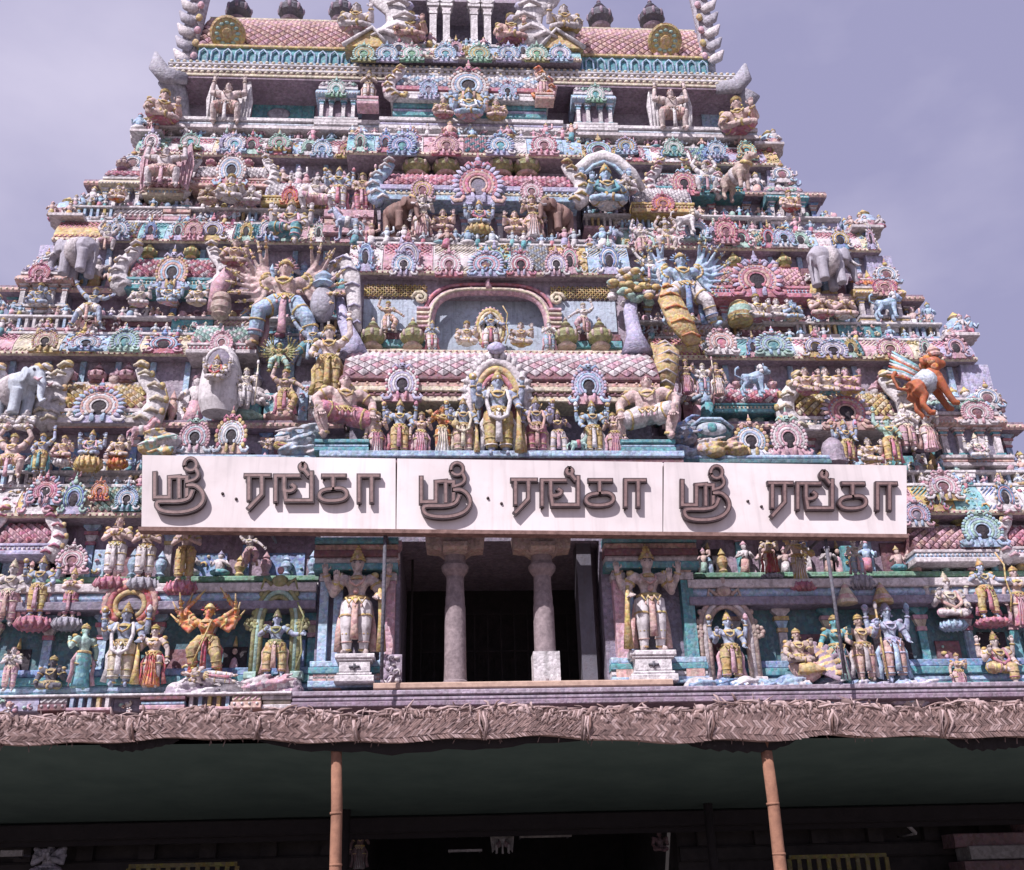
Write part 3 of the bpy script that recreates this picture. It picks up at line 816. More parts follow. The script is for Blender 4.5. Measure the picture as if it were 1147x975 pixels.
def lattice(m, x0, x1, yf, z0, z1, mi, step=.22, r=.025, lean=0.0, both=False):
    h = z1 - z0
    n = int((x1 - x0 + h) / step)
    for i in range(n + 1):
        for q in ((1, -1) if both else (1,)):
            xa, xb = x0 - h + i * step, x0 + i * step
            za, zb = (z0, z1) if q > 0 else (z1, z0)
            A, B = Vector((xa, 0, za)), Vector((xb, 0, zb))
            ta = max(0, (x0 - xa) / (xb - xa)); tb = min(1, (x1 - xa) / (xb - xa))
            if tb - ta < .05: continue
            A2, B2 = A.lerp(B, ta), A.lerp(B, tb)
            f = lambda p: (p.x, yf + lean * (p.z - z0) / h - .01, p.z)
            m.tube([f(A2), f(B2)], r, mi, 5)

def scales(m, x0, x1, yf, zf, yb, zb, mats, tw=.36, curve=.35):
    """tiled barrel slope from the eave (yf, zf) up to (yb, zb): a smooth bed under diamond tiles laid diagonally"""
    n = 8
    def pt(t):
        a = t * math.pi / 2
        return (yf + (yb - yf) * ((1 - curve) * t + curve * (1 - math.cos(a))), zf + (zb - zf) * ((1 - curve) * t + curve * math.sin(a)))
    prof = [pt(i / n) for i in range(n + 1)]
    m.prism_x(x0, x1, prof + [(yb + .05, zb), (yb + .05, zf), (yf + .02, zf - .002)], mats[0])
    L = sum((Vector(prof[i + 1]) - Vector(prof[i])).length for i in range(n))
    rows = max(2, round(2 * L / tw)); cols = max(2, round((x1 - x0) / tw)); tw = (x1 - x0) / cols
    for j in range(rows):
        for i in range(cols + (j % 2 == 0) * 0 - (j % 2)):
            cx = x0 + tw * (i + .5 + .5 * (j % 2))
            t0, t1, t2 = max(0, (j) / (rows)), (j + 1) / (rows + 1), min(1, (j + 2) / (rows + 1))
            t0 = j / (rows + 1)
            a, b, c = pt(t0 + .012), pt(t1), pt(t2 - .012)
            nn = Vector((0, -(c[1] - a[1]), (c[0] - a[0]))).normalized()
            g = .41 * tw
            o1, o2 = .045, .08
            v = [(cx, a[0] + nn.y * o1, a[1] + nn.z * o1), (cx + g, b[0] + nn.y * o1, b[1] + nn.z * o1), (cx, c[0] + nn.y * o1, c[1] + nn.z * o1), (cx - g, b[0] + nn.y * o1, b[1] + nn.z * o1)]
            tip = (cx, b[0] + nn.y * (o2 + .05), b[1] + nn.z * (o2 + .05) )
            base = [(p[0], p[1] - nn.y * .06, p[2] - nn.z * .06) for p in v]
            mi = mats[1] if (i + j // 2) % 3 else mats[2]
            m.add(v + [tip] + base, [(0, 1, 4), (1, 2, 4), (2, 3, 4), (3, 0, 4), (1, 0, 5, 6), (2, 1, 6, 7), (3, 2, 7, 8), (0, 3, 8, 5)], mi, False)

def slabs(m, x0, x1, yf, yb, z0, z1, mats, n=3, step=.05):
    """stack of n mouldings, alternately proud and set back"""
    h = (z1 - z0) / n
    for i in range(n):
        o = step if i % 2 else 0
        zz0, zz1 = z0 + h * i + .003 * i, z0 + h * (i + 1)
        if i % 3 == 1: # torus
            m.prism_x(x0 - .0 + .02 * (i % 2), x1 - .02 * (i % 2), [(yb, zz0), (yf + o + .04, zz0), (yf + o - .01, (zz0 * 2 + zz1) / 3), (yf + o - .01, (zz0 + zz1 * 2) / 3), (yf + o + .04, zz1), (yb, zz1)], mats[i % len(mats)])
        else:
            m.cbox(x0 + .02 * (i % 2), x1 - .02 * (i % 2), yf + o, yb, zz0, zz1, min(.025, h * .2), mats[i % len(mats)])

def beads(m, x0, x1, y, z, r, mi, step=None, sx=1.0):
    step = step or r * 2.6
    n = max(1, int((x1 - x0) / step)); step = (x1 - x0) / n
    for i in range(n): m.ell((x0 + step * (i + .5), y, z), (r * sx, r, r), mi, 6, 4)

def pilaster_mb(w, h, d=.16):
    m = MB()
    m.box(-w * .75, w * .75, -d, d, 0, h * .1, 1)
    m.cbox(-w * .5, w * .5, -d * .7, d, h * .1 + .002, h * .72, .02, 0)
    m.box(-w * .62, w * .62, -d * .85, d, h * .72 + .002, h * .77, 2)
    m.prism_y(-d * .8, d, [(-w * .45, h * .772), (w * .45, h * .772), (w * .8, h * .86), (-w * .8, h * .86)], 1)
    m.box(-w * .9, w * .9, -d * 1.1, d, h * .862, h * .91, 2)
    m.prism_y(-d * 1.2, d, [(-w * .5, h * .912), (w * .5, h * .912), (w * 1.1, h * .97), (w * 1.1, h), (-w * 1.1, h), (-w * 1.1, h * .97)], 0)
    return m

def kapota(parent, x0, x1, Yf, Yb, z0, z1, seed, segs=None, edge=('cream', 'white'), name='cornice'):
    """overhanging curved cornice with painted carved panels and small gable ornaments along it"""
    r = random.Random(seed)
    cols = PASTEL + ['black', 'maroon', 'mauve']
    ix = {c: i for i, c in enumerate(cols)}
    m = MB()
    h = z1 - z0
    e = min(.14, h * .22)
    def front(t):
        return Yf + .04 + .42 * (1 - math.cos(t * math.pi / 2)) * min(1, h / .8)
    m.box(x0 + .01, x1 - .01, Yf + .042, Yb, z0, z0 + e * .98, ix['mauve'])  # underside in darker mauve, the overhang's shade put into its colour
    m.prism_x(x0, x1, [(Yf + .04, z0 - .01), (Yf - .02, z0 + e * .3), (Yf - .02, z0 + e), (Yf + .04, z0 + e)], ix[edge[0]])
    beads(m, x0, x1, Yf - .03, z0 + e * .5, e * .24, ix['rose'], e * 1.3)
    zt = z1 - e * .8
    x = x0
    kind = r.randrange(5)
    while x < x1 - .05:
        w = r.uniform(.8, 1.8)
        if x + w > x1 - .5: w = x1 - x
        c = r.choice(['pink', 'white', 'sky', 'ochre', 'mint', 'lav', 'sky', 'pale', 'pink', 'white', 'cream', 'ice', 'turq'])
        prof = [(front(i / 5), z0 + e + .003 + (zt - z0 - e) * i / 5) for i in range(6)]
        m.prism_x(x + .01, x + w - .01, prof + [(Yb, zt), (Yb, z0 + e + .003)], ix[c] if kind % 5 != 2 else ix['maroon'])
        k = kind % 5
        kind += r.choice((1, 1, 2, 3))
        fz = lambda t: (front(t), z0 + e + (zt - z0 - e) * t)
        zz0, zz1 = z0 + e + .03, zt - .03
        c2 = ix[r.choice(['white', 'rose', 'blue', 'teal', 'cream', 'ochre', 'pink'])]
        if k == 0: lattice(m, x + .06, x + w - .06, front(.1) - .02, zz0, zz1, c2, .14, .022, front(.9) - front(.1))
        elif k == 1 or k == 3: rel_panel(m, x, x + w, front(.1) - .01, zz0, zz1, [ix[c], c2, ix[r.choice(['pink', 'white', 'mint'])], ix['ochre']], None, .07, front(.9) - front(.1))
        elif k == 2: scales(m, x + .02, x + w - .02, Yf + .02, zz0, front(1) - .0, zz1, (ix['maroon'], ix[c], c2), .19)
        else:
            lattice(m, x + .06, x + w - .06, front(.1) - .02, zz0, zz1, ix['rose'], .18, .022, front(.9) - front(.1), True)
        if w > .6 and r.random() < .62:
            st = r.choice(['petal', 'ball', 'feather'])
            ca = [r.choice(['pink', 'sky', 'ochre', 'white', 'rose', 'mint', 'lav', 'blue']) for _ in range(4)]
            s = min(w * .8, h * 1.1) * r.uniform(.6, 1.0)
            A = Matrix.Translation((x + w / 2, Yf - .08, z0 + e * .6)) @ Matrix.Diagonal((s, .5, h * r.uniform(.68, .95), 1))
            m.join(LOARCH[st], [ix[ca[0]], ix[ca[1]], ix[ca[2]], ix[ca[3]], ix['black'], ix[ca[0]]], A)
        if r.random() < .7:
            mini(m, x + w * r.uniform(.3, .7), front(1) - .12, zt - h * .12, h * r.uniform(.4, .7), (ix[r.choice(['pink', 'pale', 'sky', 'salmon'])], ix[r.choice(['rose', 'white', 'ochre', 'teal'])], ix['ochre']), r)
        x += w
    m.cbox(x0, x1, front(1) - .06, Yb, zt + .003, z1, .02, ix[edge[1]])
    x = x0 + .15
    while x < x1 - .15:
        mini(m, x, front(1) + .02, zt + .0, h * r.uniform(.3, .55), (ix[r.choice(['pink', 'pale', 'sky', 'ice'])], ix[r.choice(['rose', 'white', 'ochre', 'teal', 'turq', 'lav'])], ix['cream']), r)
        x += r.uniform(.3, .75)
    return m.build(name, cols, parent)

def sala(parent, cx, yb, yt, w, Y, cols, ar=None, style='petal', horns=True, pots=2, potc=('olive', 'ochre'), dep=1.0, yh=None):
    """barrel roofed aedicule: striped eave, tiled barrel, gable arch, end wings and finials"""
    a = U(cx - w / 2, yb, Y); b = U(cx + w / 2, yb, Y)
    x0, x1, z0 = a.x, b.x, (a.z + b.z) / 2
    z1 = U(cx, yt, Y + dep * .5).z
    h = z1 - z0
    m = MB()
    # slots 0 groove, 1,2 tiles, 3 eave, 4 stripe
    m.cbox(x0 - .1, x1 + .1, Y, Y + dep, z0, z0 + h * .13, .03, 3)
    m.cbox(x0 - .05, x1 + .05, Y + .06, Y + dep, z0 + h * .132, z0 + h * .24, .02, 4)
    beads(m, x0 - .05, x1 + .05, Y + .05, z0 + h * .19, h * .035, 3, .13)
    m.cbox(x0 - .08, x1 + .08, Y + .02, Y + dep, z0 + h * .243, z0 + h * .32, .02, 3)
    scales(m, x0, x1, Y + .08, z0 + h * .323, Y + dep * .75, z1, (0, 1, 2), max(.16, min(.26, h * .34)), .6)
    m.cbox(x0 - .02, x1 + .02, Y + dep * .62, Y + dep, z1 - .03, z1 + h * .08, .02, 3)
    o = m.build('barrel_roof', cols, parent)
    if ar: arch(parent, cx, yb - 1, *ar[0], Y - .12, ar[1], style, .5)
    if horns:
        s = yh or (yb - yt) * 1.5
        horn(parent, cx - w / 2, yb, s, Y + .15, ('white', cols[2], 'ochre'), 1)
        horn(parent, cx + w / 2, yb, s, Y + .15, ('white', cols[2], 'ochre'), -1)
    for i in range(pots):
        px = cx + w * (i + .5) / pots - w / 2 if pots > 1 else cx
        pot(parent, px, yt + 1, (yb - yt) * .55, Y + dep * .7, potc)
    return o

def shrine(parent, cx, yb, yt, w, Y, cols, ar=None, dep=1.3):
    """little corner shrine: stepped base, pilastered body on a dark core, eave and tiled cap; slots 0 body, 1 trim, 2 eave, 3 tile, 4 tile, 5 core painted as a shaded hollow"""
    p = U(cx, yb, Y); q = U(cx, yt, Y + .3)
    hw = (U(cx + w / 2, yb, Y) - U(cx - w / 2, yb, Y)).length / 2
    h = q.z - p.z
    x, z = p.x, p.z
    m = MB()
    slabs(m, x - hw * .98, x + hw * .98, Y, Y + dep, z, z + h * .14, (1, 2, 1), 3)
    m.box(x - hw * .8, x + hw * .8, Y + .3, Y + dep - .02, z + h * .14, z + h * .5, 5)  # solid dark core, the shade of a hollow put into its colour
    for q2 in (-.72, -.28, .28, .72):
        A = Matrix.Translation((x + q2 * hw, Y + .24, z + h * .142))
        m.join(pilaster_mb(hw * .16, h * .355, .12), [1, 0, 2], A)
    m.prism_x(x - hw, x + hw, [(Y + dep, z + h * .5), (Y + .12, z + h * .5), (Y - .05, z + h * .53), (Y - .05, z + h * .56), (Y + .16, z + h * .65), (Y + dep, z + h * .65)], 2)
    beads(m, x - hw, x + hw, Y - .05, z + h * .54, h * .014, 1, .11)
    m.cbox(x - hw * .9, x + hw * .9, Y + .1, Y + dep, z + h * .652, z + h * .7, .02, 1)
    scales(m, x - hw * .88, x + hw * .88, Y + .1, z + h * .703, Y + dep * .6, z + h * .9, (5, 3, 4), max(.16, hw * .32), .6)
    m.cbox(x - hw * .7, x + hw * .7, Y + .4, Y + dep * .9, z + h * .895, z + h * .93, .02, 1)
    for q2 in (-.5, 0, .5): m.lathe((x + q2 * hw, Y + .6, z + h * .93), [(hw * .1, 0), (hw * .16, h * .02), (hw * .14, h * .045), (hw * .05, h * .055), (.001, h * .1)], 4, 7)
    o = m.build('miniature_shrine', cols, parent)
    if ar: arch(parent, cx, yb - (yb - yt) * .56, *ar[0], Y - .12, ar[1], 'petal', .5)
    return o

def wall(parent, x0, x1, Yf, Yb, z0, z1, cols=('mauve', 'teal', 'cream'), bay=.95, seed=0, w=.2, name='storey'):
    """storey wall with evenly spaced pilasters (separate parts), sunk panels and small carved busts between them"""
    r = random.Random(seed)
    m = MB()
    m.box(x0, x1, Yf, Yb, z0, z1, 0)
    h = z1 - z0
    n = max(2, int((x1 - x0) / bay)); s = (x1 - x0) / n
    cl = [cols[0], 'maroon', 'pink', 'sky', 'cream', 'ochre', 'black', 'salmon', 'blue', 'mint']
    for i in range(n):
        xc = x0 + s * (i + .5)
        k = r.randrange(3)
        if k == 0 and h > .6:
            m.box(xc - s * .22, xc + s * .22, Yf - .05, Yf - .003, z0 + h * .12, z0 + h * .62, 6)
            m.ell((xc, Yf - .12, z0 + h * .3), (.14, .1, h * .2), r.choice((2, 3, 5, 7)), 7, 6)
            m.ell((xc, Yf - .14, z0 + h * .56), (.075, .075, .09), 7, 7, 5)
            m.tube([(xc, Yf - .12, z0 + h * .62), (xc, Yf - .1, z0 + h * .74)], [.07, .02], 5, 6)
        elif k == 1:
            m.cbox(xc - s * .26, xc + s * .26, Yf - .08, Yf - .003, z0 + h * .1, z0 + h * .6, .03, r.choice((1, 8, 1, 6)))
            rel_panel(m, xc - s * .26, xc + s * .26, Yf - .1, z0 + h * .12, z0 + h * .58, [2, 4, 9, 5], 7, .05)
        else:
            m.cbox(xc - s * .3, xc + s * .3, Yf - .06, Yf - .003, z0 + h * .14, z0 + h * .7, .03, r.choice((8, 1, 1, 6, 0)))
    o = m.build(name, cl, parent)
    pm = pilaster_mb(w, h - .004).mesh('pilaster')
    for i in range(n + 1):
        inst(pm, 'pilaster', r.choice([('sky', 'white', 'rose'), ('teal', 'cream', 'pink'), ('pale', 'sky', 'ochre'), ('blue', 'white', 'salmon')]), o, (x0 + s * i + (.1 if i == 0 else -.1 if i == n else 0), Yf, z0 + .002))
    return o
# ------------------------------------------------------------------ ground
def noise_mat(name, c1, c2, sc, rough=.9, bump=.4):
    m, t, b = new_mat(name)
    N, L = t.nodes.new, t.links.new
    g = N('ShaderNodeNewGeometry'); n = N('ShaderNodeTexNoise'); n.inputs['Scale'].default_value = sc; n.inputs['Detail'].default_value = 8; n.inputs['Roughness'].default_value = .65
    L(g.outputs['Position'], n.inputs['Vector'])
    r = N('ShaderNodeValToRGB'); r.color_ramp.elements[0].color = (*c1, 1); r.color_ramp.elements[1].color = (*c2, 1)
    r.color_ramp.elements[0].position = .35; r.color_ramp.elements[1].position = .68
    L(n.outputs['Fac'], r.inputs['Fac']); L(r.outputs['Color'], b.inputs['Base Color'])
    b.inputs['Roughness'].default_value = rough
    bp = N('ShaderNodeBump'); bp.inputs['Strength'].default_value = bump; bp.inputs['Distance'].default_value = .05
    L(n.outputs['Fac'], bp.inputs['Height']); L(bp.outputs['Normal'], b.inputs['Normal'])
    return m
MT['street'] = noise_mat('street_dust', (.16, .14, .13), (.27, .23, .20), 1.2)
MT['granite'] = noise_mat('shade_dark_granite', (.016, .014, .015), (.035, .03, .03), 2.2)  # near black, the canopy's shade put into the wall colour
MT['shade_dark'] = noise_mat('shade_dark_plaster', (.010, .009, .010), (.022, .018, .02), 3)  # near black, the shade of the interiors put into the colour
MT['stone'] = noise_mat('grey_pillar_stone', (.16, .13, .14), (.30, .25, .26), 6, .85, .5)
MT['kerb'] = noise_mat('buff_ledge_stone', (.34, .24, .19), (.52, .38, .30), 5)
MT['thatch'] = noise_mat('dry_palm_leaf', (.19, .125, .115), (.35, .245, .225), 7, .8, .6)
MT['thatch2'] = noise_mat('grey_palm_leaf', (.13, .088, .082), (.25, .175, .165), 9, .8, .6)
MT['thatch3'] = noise_mat('bleached_palm_leaf', (.32, .235, .225), (.52, .40, .385), 9, .8, .6)
MT['tarp'] = noise_mat('dark_green_cloth', (.035, .068, .062), (.055, .095, .085), .9, .95, .2)
MT['pole'] = noise_mat('casuarina_pole', (.20, .10, .065), (.32, .165, .105), 5)
MT['black_cloth'] = noise_mat('black_cloth', (.008, .006, .008), (.014, .011, .013), 3)
gm = MB()
gm.box(-1500, 1500, -400, 3000, -.5, 0, 0)
tag(gm.build('ground', ['street']), kind='structure')

# ------------------------------------------------------------------ the tower
T = empty('temple_tower', (0, 0, 0))
tag(T, 'tall stepped temple tower crowded with pastel painted carvings and barrel roofs', 'temple tower')
zl = lambda py, Y, px=200: U(px, py, Y).z
Y1, Y2, Y3, Y4, Y5 = .6, 1.6, 3.0, 4.3, 5.5

# stone base with the dark gateway passage
zb = zl(785, .3)
xg0, xg1 = U(400, 940, 0).x, U(760, 940, 0).x
bm = MB()
bm.box(-17.5, xg0, .25, 14, 0, zb - .35, 0); bm.box(xg1, 17.5, .25, 14, 0, zb - .35, 0); bm.box(xg0 + .003, xg1 - .003, .25, 14, 5.0, zb - .352, 0)
for z in (.4, 1.5, 2.7): bm.cbox(-17.5, xg0 - .02, .0, .3, z, z + .35, .05, 0); bm.cbox(xg1 + .02, 17.5, .0, .3, z + .001, z + .35, .05, 0)
for i in range(9):
    for s in (-1, 1):
        x = (xg0 - .7 - i * 1.5) if s < 0 else (xg1 + .7 + i * 1.5)
        bm.box(x - .2, x + .2, .02, .27, 3.06, zb - .7, 0)
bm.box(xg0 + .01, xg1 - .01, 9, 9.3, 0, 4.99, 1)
base = bm.build('stone_base', ['granite', 'shade_dark'], T)
lm = MB()
xd0_ = U(335, 780, -.7).x
courses(base, -17.6, xd0_ - .2, -.75, 2, zb - .42, zb, 5, 'ledge', False)
slabs(lm, xd0_ - .19, 17.6, -.72, 2, zb - .42, zb, (3, 4, 4), 3, .05)
lm.build('ledge', ['sky', 'pale', 'mauve', 'plum', 'mauve'], base)

# storey one: walls left and right of the doorway block
zc1 = zl(690, Y1); zt1 = zl(657, .3)
xd0, xd1 = U(352, 700, 0).x, U(775, 700, 0).x
S1 = []
for s, (a, b) in enumerate(((-17.2, xd0), (xd1, 17.2))):
    o = wall(T, a, b, Y1, 8, zb, zc1, ('dteal', 'teal', 'cream'), 1.35, 11 + s, .24)
    S1.append(o)
    m = MB()
    slabs(m, a, b - .0, Y1 - .62, 4, zc1 + .002, zt1, (0, 1, 2, 3), 3, .1)
    m.build('ledge', ['dusk', 'sky', 'pale', 'green'], o)
    m = MB()
    slabs(m, a, b, Y1 - .3, Y1 + .3, zb + .002, zl(748, .3), (0, 1, 0, 2), 4, .07)
    m.build('plinth_moulding', ['teal', 'sky', 'blue', 'white'], o)
# register above it, set back, then the cornice under storey two
zr1 = zl(588, 1.2); zk1 = zl(540, .8); zf2 = zl(532, Y2 - .4)
for s, (a, b) in enumerate(((-16.9, xd0 - .01), (xd1 + .01, 16.9))):
    o = wall(T, a, b, 1.35, 8, zt1 + .003, zr1, ('plum', 'dteal', 'cream'), 1.9, 21 + s, .22)
    m = MB()
    slabs(m, a, b, .95, 1.36, zt1 + .006, zt1 + .5, (0, 1, 2), 3, .06)
    m.build('plinth_moulding', ['maroon', 'white', 'green'], o)
    frieze(o, a, b, 1.1, zt1 + .51, (zr1 - zt1) * .5, 41 + s, .8)
    kapota(o, a, b, .55, 4, zr1 + .003, zk1, 31 + s)
    S1.append(o)

# doorway block
zd0 = zl(768, -.3, 560); zd1 = zl(596, -.3, 560)
xo0, xo1 = U(446, 700, -.3).x, U(681, 700, -.3).x
zl1 = zk1 - .1
m = MB()
m.box(xd0, xo0, .35, 7, zb + .004, zl1, 0)
m.box(xo1, xd1, .35, 7, zb + .004, zl1, 0)
m.box(xo0 + .003, xo1 - .003, .35, 7, zd1 - .05, zl1 - .003, 0)
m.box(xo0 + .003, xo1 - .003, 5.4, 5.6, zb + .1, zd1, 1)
m.box(xo0 + .003, xo1 - .003, -.2, 5.4, zb + .05, zd0, 2)
m.cbox(xd0 - .05, xd1 + .05, -.5, .36, zd0 - .40, zd0 - .12, .03, 0)
m.cbox(xo0 - .6, xo1 + 1.6, -.62, .8, zd0 - .118, zd0 + .05, .03, 2)
door = m.build('doorway', ['dusk', 'shade_dark', 'kerb'], T)  # dusk walls and near-black back wall, shade put into the colours
for px, w, c in ((362, .24, 'sky'), (378, .24, 'sky'), (430, .2, 'sky'), (437, .26, 'pink'), (695, .32, 'pink'), (772, .34, 'teal'), (708, .14, 'sky')):
    m = MB()
    m.join(pilaster_mb(w, zl(611, .18, px) - zd0, .2), None, Matrix.Translation((U(px, 700, .18).x, .16 if c != 'sky' else .2, zd0 + .056)))
    m.build('pilaster', [c, 'salmon', 'pale'], door)
for a, b in ((U(350, 700, .3).x, xo0 - .05), (xo1 + .05, U(785, 700, .3).x)):
    m = MB()
    slabs(m, a, b, -.05, .36, zd0 + .06, zl(738, 0, 560), (0, 5, 4, 0), 4, .06)
    m.build('door_jamb', ['sky', 'pink', 'salmon', 'pale', 'teal', 'white', 'maroon'], door)
    m = MB()
    slabs(m, a, b, -.25, .36, zl(640, 0, 560), zl(604, 0, 560), (4, 3, 6, 2, 4), 5, .08)
    m.build('lintel_moulding', ['sky', 'pink', 'salmon', 'pale', 'teal', 'white', 'maroon'], door)
def stone_pillar(px, Y, w, white_foot=False):
    p = U(px, 765, Y)
    h = zl(600, Y, px) - zd0
    m = MB()
    m.lathe((p.x, Y, zd0 + .052), [(w * .62, 0), (w * .62, .1), (w * .52, .14), (w * .5, .5), (w * .48, h * .5), (w * .45, h * .52), (w * .45, h * .56), (w * .43, h * .58), (w * .41, h * .70), (w * .62, h * .74), (w * .66, h * .77), (w * .5, h * .8), (w * .5, h * .84)], 0, 12)
    z = zd0 + h * .84 + .05
    m.prism_y(Y - .3, Y + .3, [(p.x - .3, z), (p.x + .3, z), (p.x + .45, z + .12), (p.x + .8, z + .16), (p.x + .85, z + h * .13), (p.x - .85, z + h * .13), (p.x - .8, z + .16), (p.x - .45, z + .12)], 1)
    m.prism_x(p.x - .34, p.x + .34, [(Y - .5, z + .06), (Y - .58, z + .14), (Y - .55, z + .28), (Y - .31, z + .36), (Y - .31, z + .03)], 1)
    if white_foot: m.box(p.x - w * .6, p.x + w * .6, Y - w * .6, Y + w * .6, zd0 + .054, zl(733, Y, px), 2)  # white block round the foot of the shaft
    m.build('pillar', ['stone', 'tan', 'white'], door)
stone_pillar(510, .0, .6); stone_pillar(612, .0, .6, True)
m = MB()
x = U(655, 700, .5).x
m.box(x - .12, x + .3, .6, 1.4, zd0 + .052, zd1, 0)
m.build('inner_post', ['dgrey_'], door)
m = MB()
m.box(xo0 + .25, xo0 + .32, 2, 2.1, zd0 + .06, zd1, 1)
for i in range(12): m.box(xo0 + .5 + i * .42, xo0 + .54 + i * .42, 3.9, 3.95, zd0 + .06, zd0 + 3.2, 1)
for z in (.9, 1.9, 3.1): m.box(xo0 + .4, xo1 - .4, 3.97, 4.0, zd0 + z, zd0 + z + .05, 1)
m.build('inner_grille', ['grey', 'shade_dark'], door)
# carved stone leaning by the left jamb
m = MB()
p = U(438, 768, -.3)
m.cbox(p.x - .28, p.x + .28, -.42, -.15, zd0 + .056, zd0 + .85, .05, 0)
rel_panel(m, p.x - .26, p.x + .26, -.44, zd0 + .1, zd0 + .82, [0, 1, 2], 22, .07)
m.build('carved_stone', ['mauve', 'pale', 'plum'], door)

# ------------------------------------------------------------------ storeys two to five, side bays
def ext(py, Y, xl, xr): return U(xl, py, Y).x, U(xr, py, Y).x
def storey(k, Y, yA, yB, yC, yD, yE, xw, xr, seed, cols, gap):
    """floor, statue wall, eave course, recess behind the finials and the cornice that carries the next floor"""
    z = [zl(yA, Y), zl(yB, Y - .1), zl(yC, Y + .6), zl(yD, Y + .3), zl(yE, Y + .5)]
    a, b = ext((yA + yB) / 2, Y + .6, *xw)
    g0, g1 = U(gap[0], yB, Y).x, U(gap[1], yB, Y).x
    o = wall(T, a, b, Y + .6, Y + 9, z[0], z[1], cols, 1.35, seed, .2)
    a2, b2 = ext((yC + yD) / 2, Y + 1.1, *xr)
    m = MB()
    m.box(a2, b2, Y + .85, Y + 8, z[1] + .303, z[3], 0)
    n = int((b2 - a2) / 1.1)
    for i in range(n):
        x = a2 + (b2 - a2) * (i + .5) / n
        if g0 < x < g1: continue
        m.box(x - .09, x + .09, Y + .74, Y + .847, z[1] + .35, z[3] - .02, 1)
    m.build('recess', ['mauve', 'sky'], o)
    m = MB()
    m.box(a - .3, b + .3, Y + .62, Y + 8, z[1] + .004, z[1] + .3, 0)
    m.build('eave_slab', ['plum'], o)
    for q, (l, r_, l2, r2) in enumerate(((a, g0, a2, g0), (g1, b, g1, b2))):
        e0, e1 = (.7, 0) if q == 0 else (0, .7)
        courses(o, l - e0 * .8, r_ + e1 * .8, Y - .35, Y + .6 if gap else Y + 8, z[0] - .62, z[0] - .003, seed * 7 + q)
        frieze(o, l + .1, r_ - .1, Y + .3, z[0] + .02, (z[1] - z[0]) * .66, seed * 13 + q, .42, k > 2)
        m = MB()
        m.box(l - e0 * .5, r_ + e1 * .5, Y + .085, Y + .618, z[1] + .005, z[1] + .28, 2)  # plum underside, shade below the eave put into the colour
        m.prism_x(l - e0 * .5, r_ + e1 * .5, [(Y + .08, z[1]), (Y + .03, z[1] + .07), (Y + .03, z[1] + .16), (Y + .08, z[1] + .2)], 0)
        beads(m, l - e0 * .4, r_ + e1 * .4, Y + .03, z[1] + .12, .045, 1, .2)
        m.build('eave', ['salmon', 'cream', 'plum'], o)
        frieze(o, l2 + .1, r2 - .1, Y + .55, z[1] + .305, (z[3] - z[1]) * .74, seed * 17 + q, .44, True)
        kapota(o, l2 - e0 * .4, r2 + e1 * .4, Y + .35, Y + 8 if False else Y + 2.2, z[3] + .003, z[4], seed + 50 + q)
    # bumpy clusters of domes and figures on the outer corners
    r = random.Random(seed)
    for sx, xe, xk in ((-1, a, a2), (1, b, b2)):
        m = MB()
        for i in range(7):
            x = xk + sx * r.uniform(-.5, .75); zz = z[4] + .02
            mini(m, x, Y + r.uniform(.5, 1.5), zz, r.uniform(.6, 1.15), (r.choice((0, 1, 2)), r.choice((3, 4, 5, 6, 8)), r.choice((5, 3))), r)
        m.lathe((xk + sx * .3, Y + 1.2, z[4] + .01), [(.5, 0), (.55, .2), (.45, .25), (.5, .5), (.4, .8), (.2, 1.0), (.25, 1.08), (.001, 1.35)], [6, 4, 3, 2, 2, 5, 5], 12)
        m.cbox(xk - .62, xk + .62, Y + .4, Y + 1.9, z[4] - .1, z[4] + .06, .03, 1)
        m.build('corner_cluster', FZ, o)
        m = MB()
        m.cbox(xe - .6, xe + .6, Y - .3, Y + 1.3, z[0] - .1, z[0] + .05, .03, 2)
        for i in range(7):
            mini(m, xe + sx * r.uniform(-.5, .5), Y + r.uniform(-.15, 1.1), z[0] + .04, r.uniform(.6, 1.1), (r.choice((0, 1, 2)), r.choice((3, 4, 5, 6, 8)), r.choice((5, 3))), r)
        m.build('corner_cluster', FZ, o)
        m = MB()
        xx = xk + sx * .25
        m.box(xx - .5, xx + .5, Y + .6, Y + 1.6, z[1] + .302, z[3], 11)
        for i in range(6):
            mini(m, xx + r.uniform(-.45, .5) , Y + r.uniform(.35, .5), z[1] + .31 + .5 * (i % 2), r.uniform(.6, .9), (r.choice((0, 1, 2)), r.choice((3, 4, 5, 6, 8)), r.choice((5, 3))), r)
        A = Matrix.Translation((xx, Y + .25, z[1] + .9)) @ Matrix.Diagonal((1.1, .5, .95, 1))
        m.join(LOARCH['petal'], [3, 1, 6, 2, 10, 5], A)
        m.build('corner_cluster', FZ, o)
    m = MB()
    m.box(a - .5, b + .5, Y + .6, Y + 8, z[0] - .6, z[0] - .006, 0)
    m.box(a2 - .2, b2 + .2, Y + 2.21, Y + 8, z[3] + .004, z[4] - .02, 0)
    m.build('floor_core', ['plum'], o)
    return o, z
S2, z2 = storey(2, Y2, 532, 477, 430, 398, 368, (-150, 1132), (-120, 1075), 2, ('mauve', 'dteal', 'cream'), (385, 742))
S3, z3 = storey(3, Y3, 360, 326, 290, 271, 243, (12, 1018), (75, 968), 3, ('plum', 'dteal', 'pale'), (398, 704))
S4, z4 = storey(4, Y4, 238, 206, 187, 173, 148, (108, 910), (165, 858), 4, ('mauve', 'teal', 'white'), (424, 650))

REST.build('relief_frieze', FZ, T)['kind'] = 'stuff'
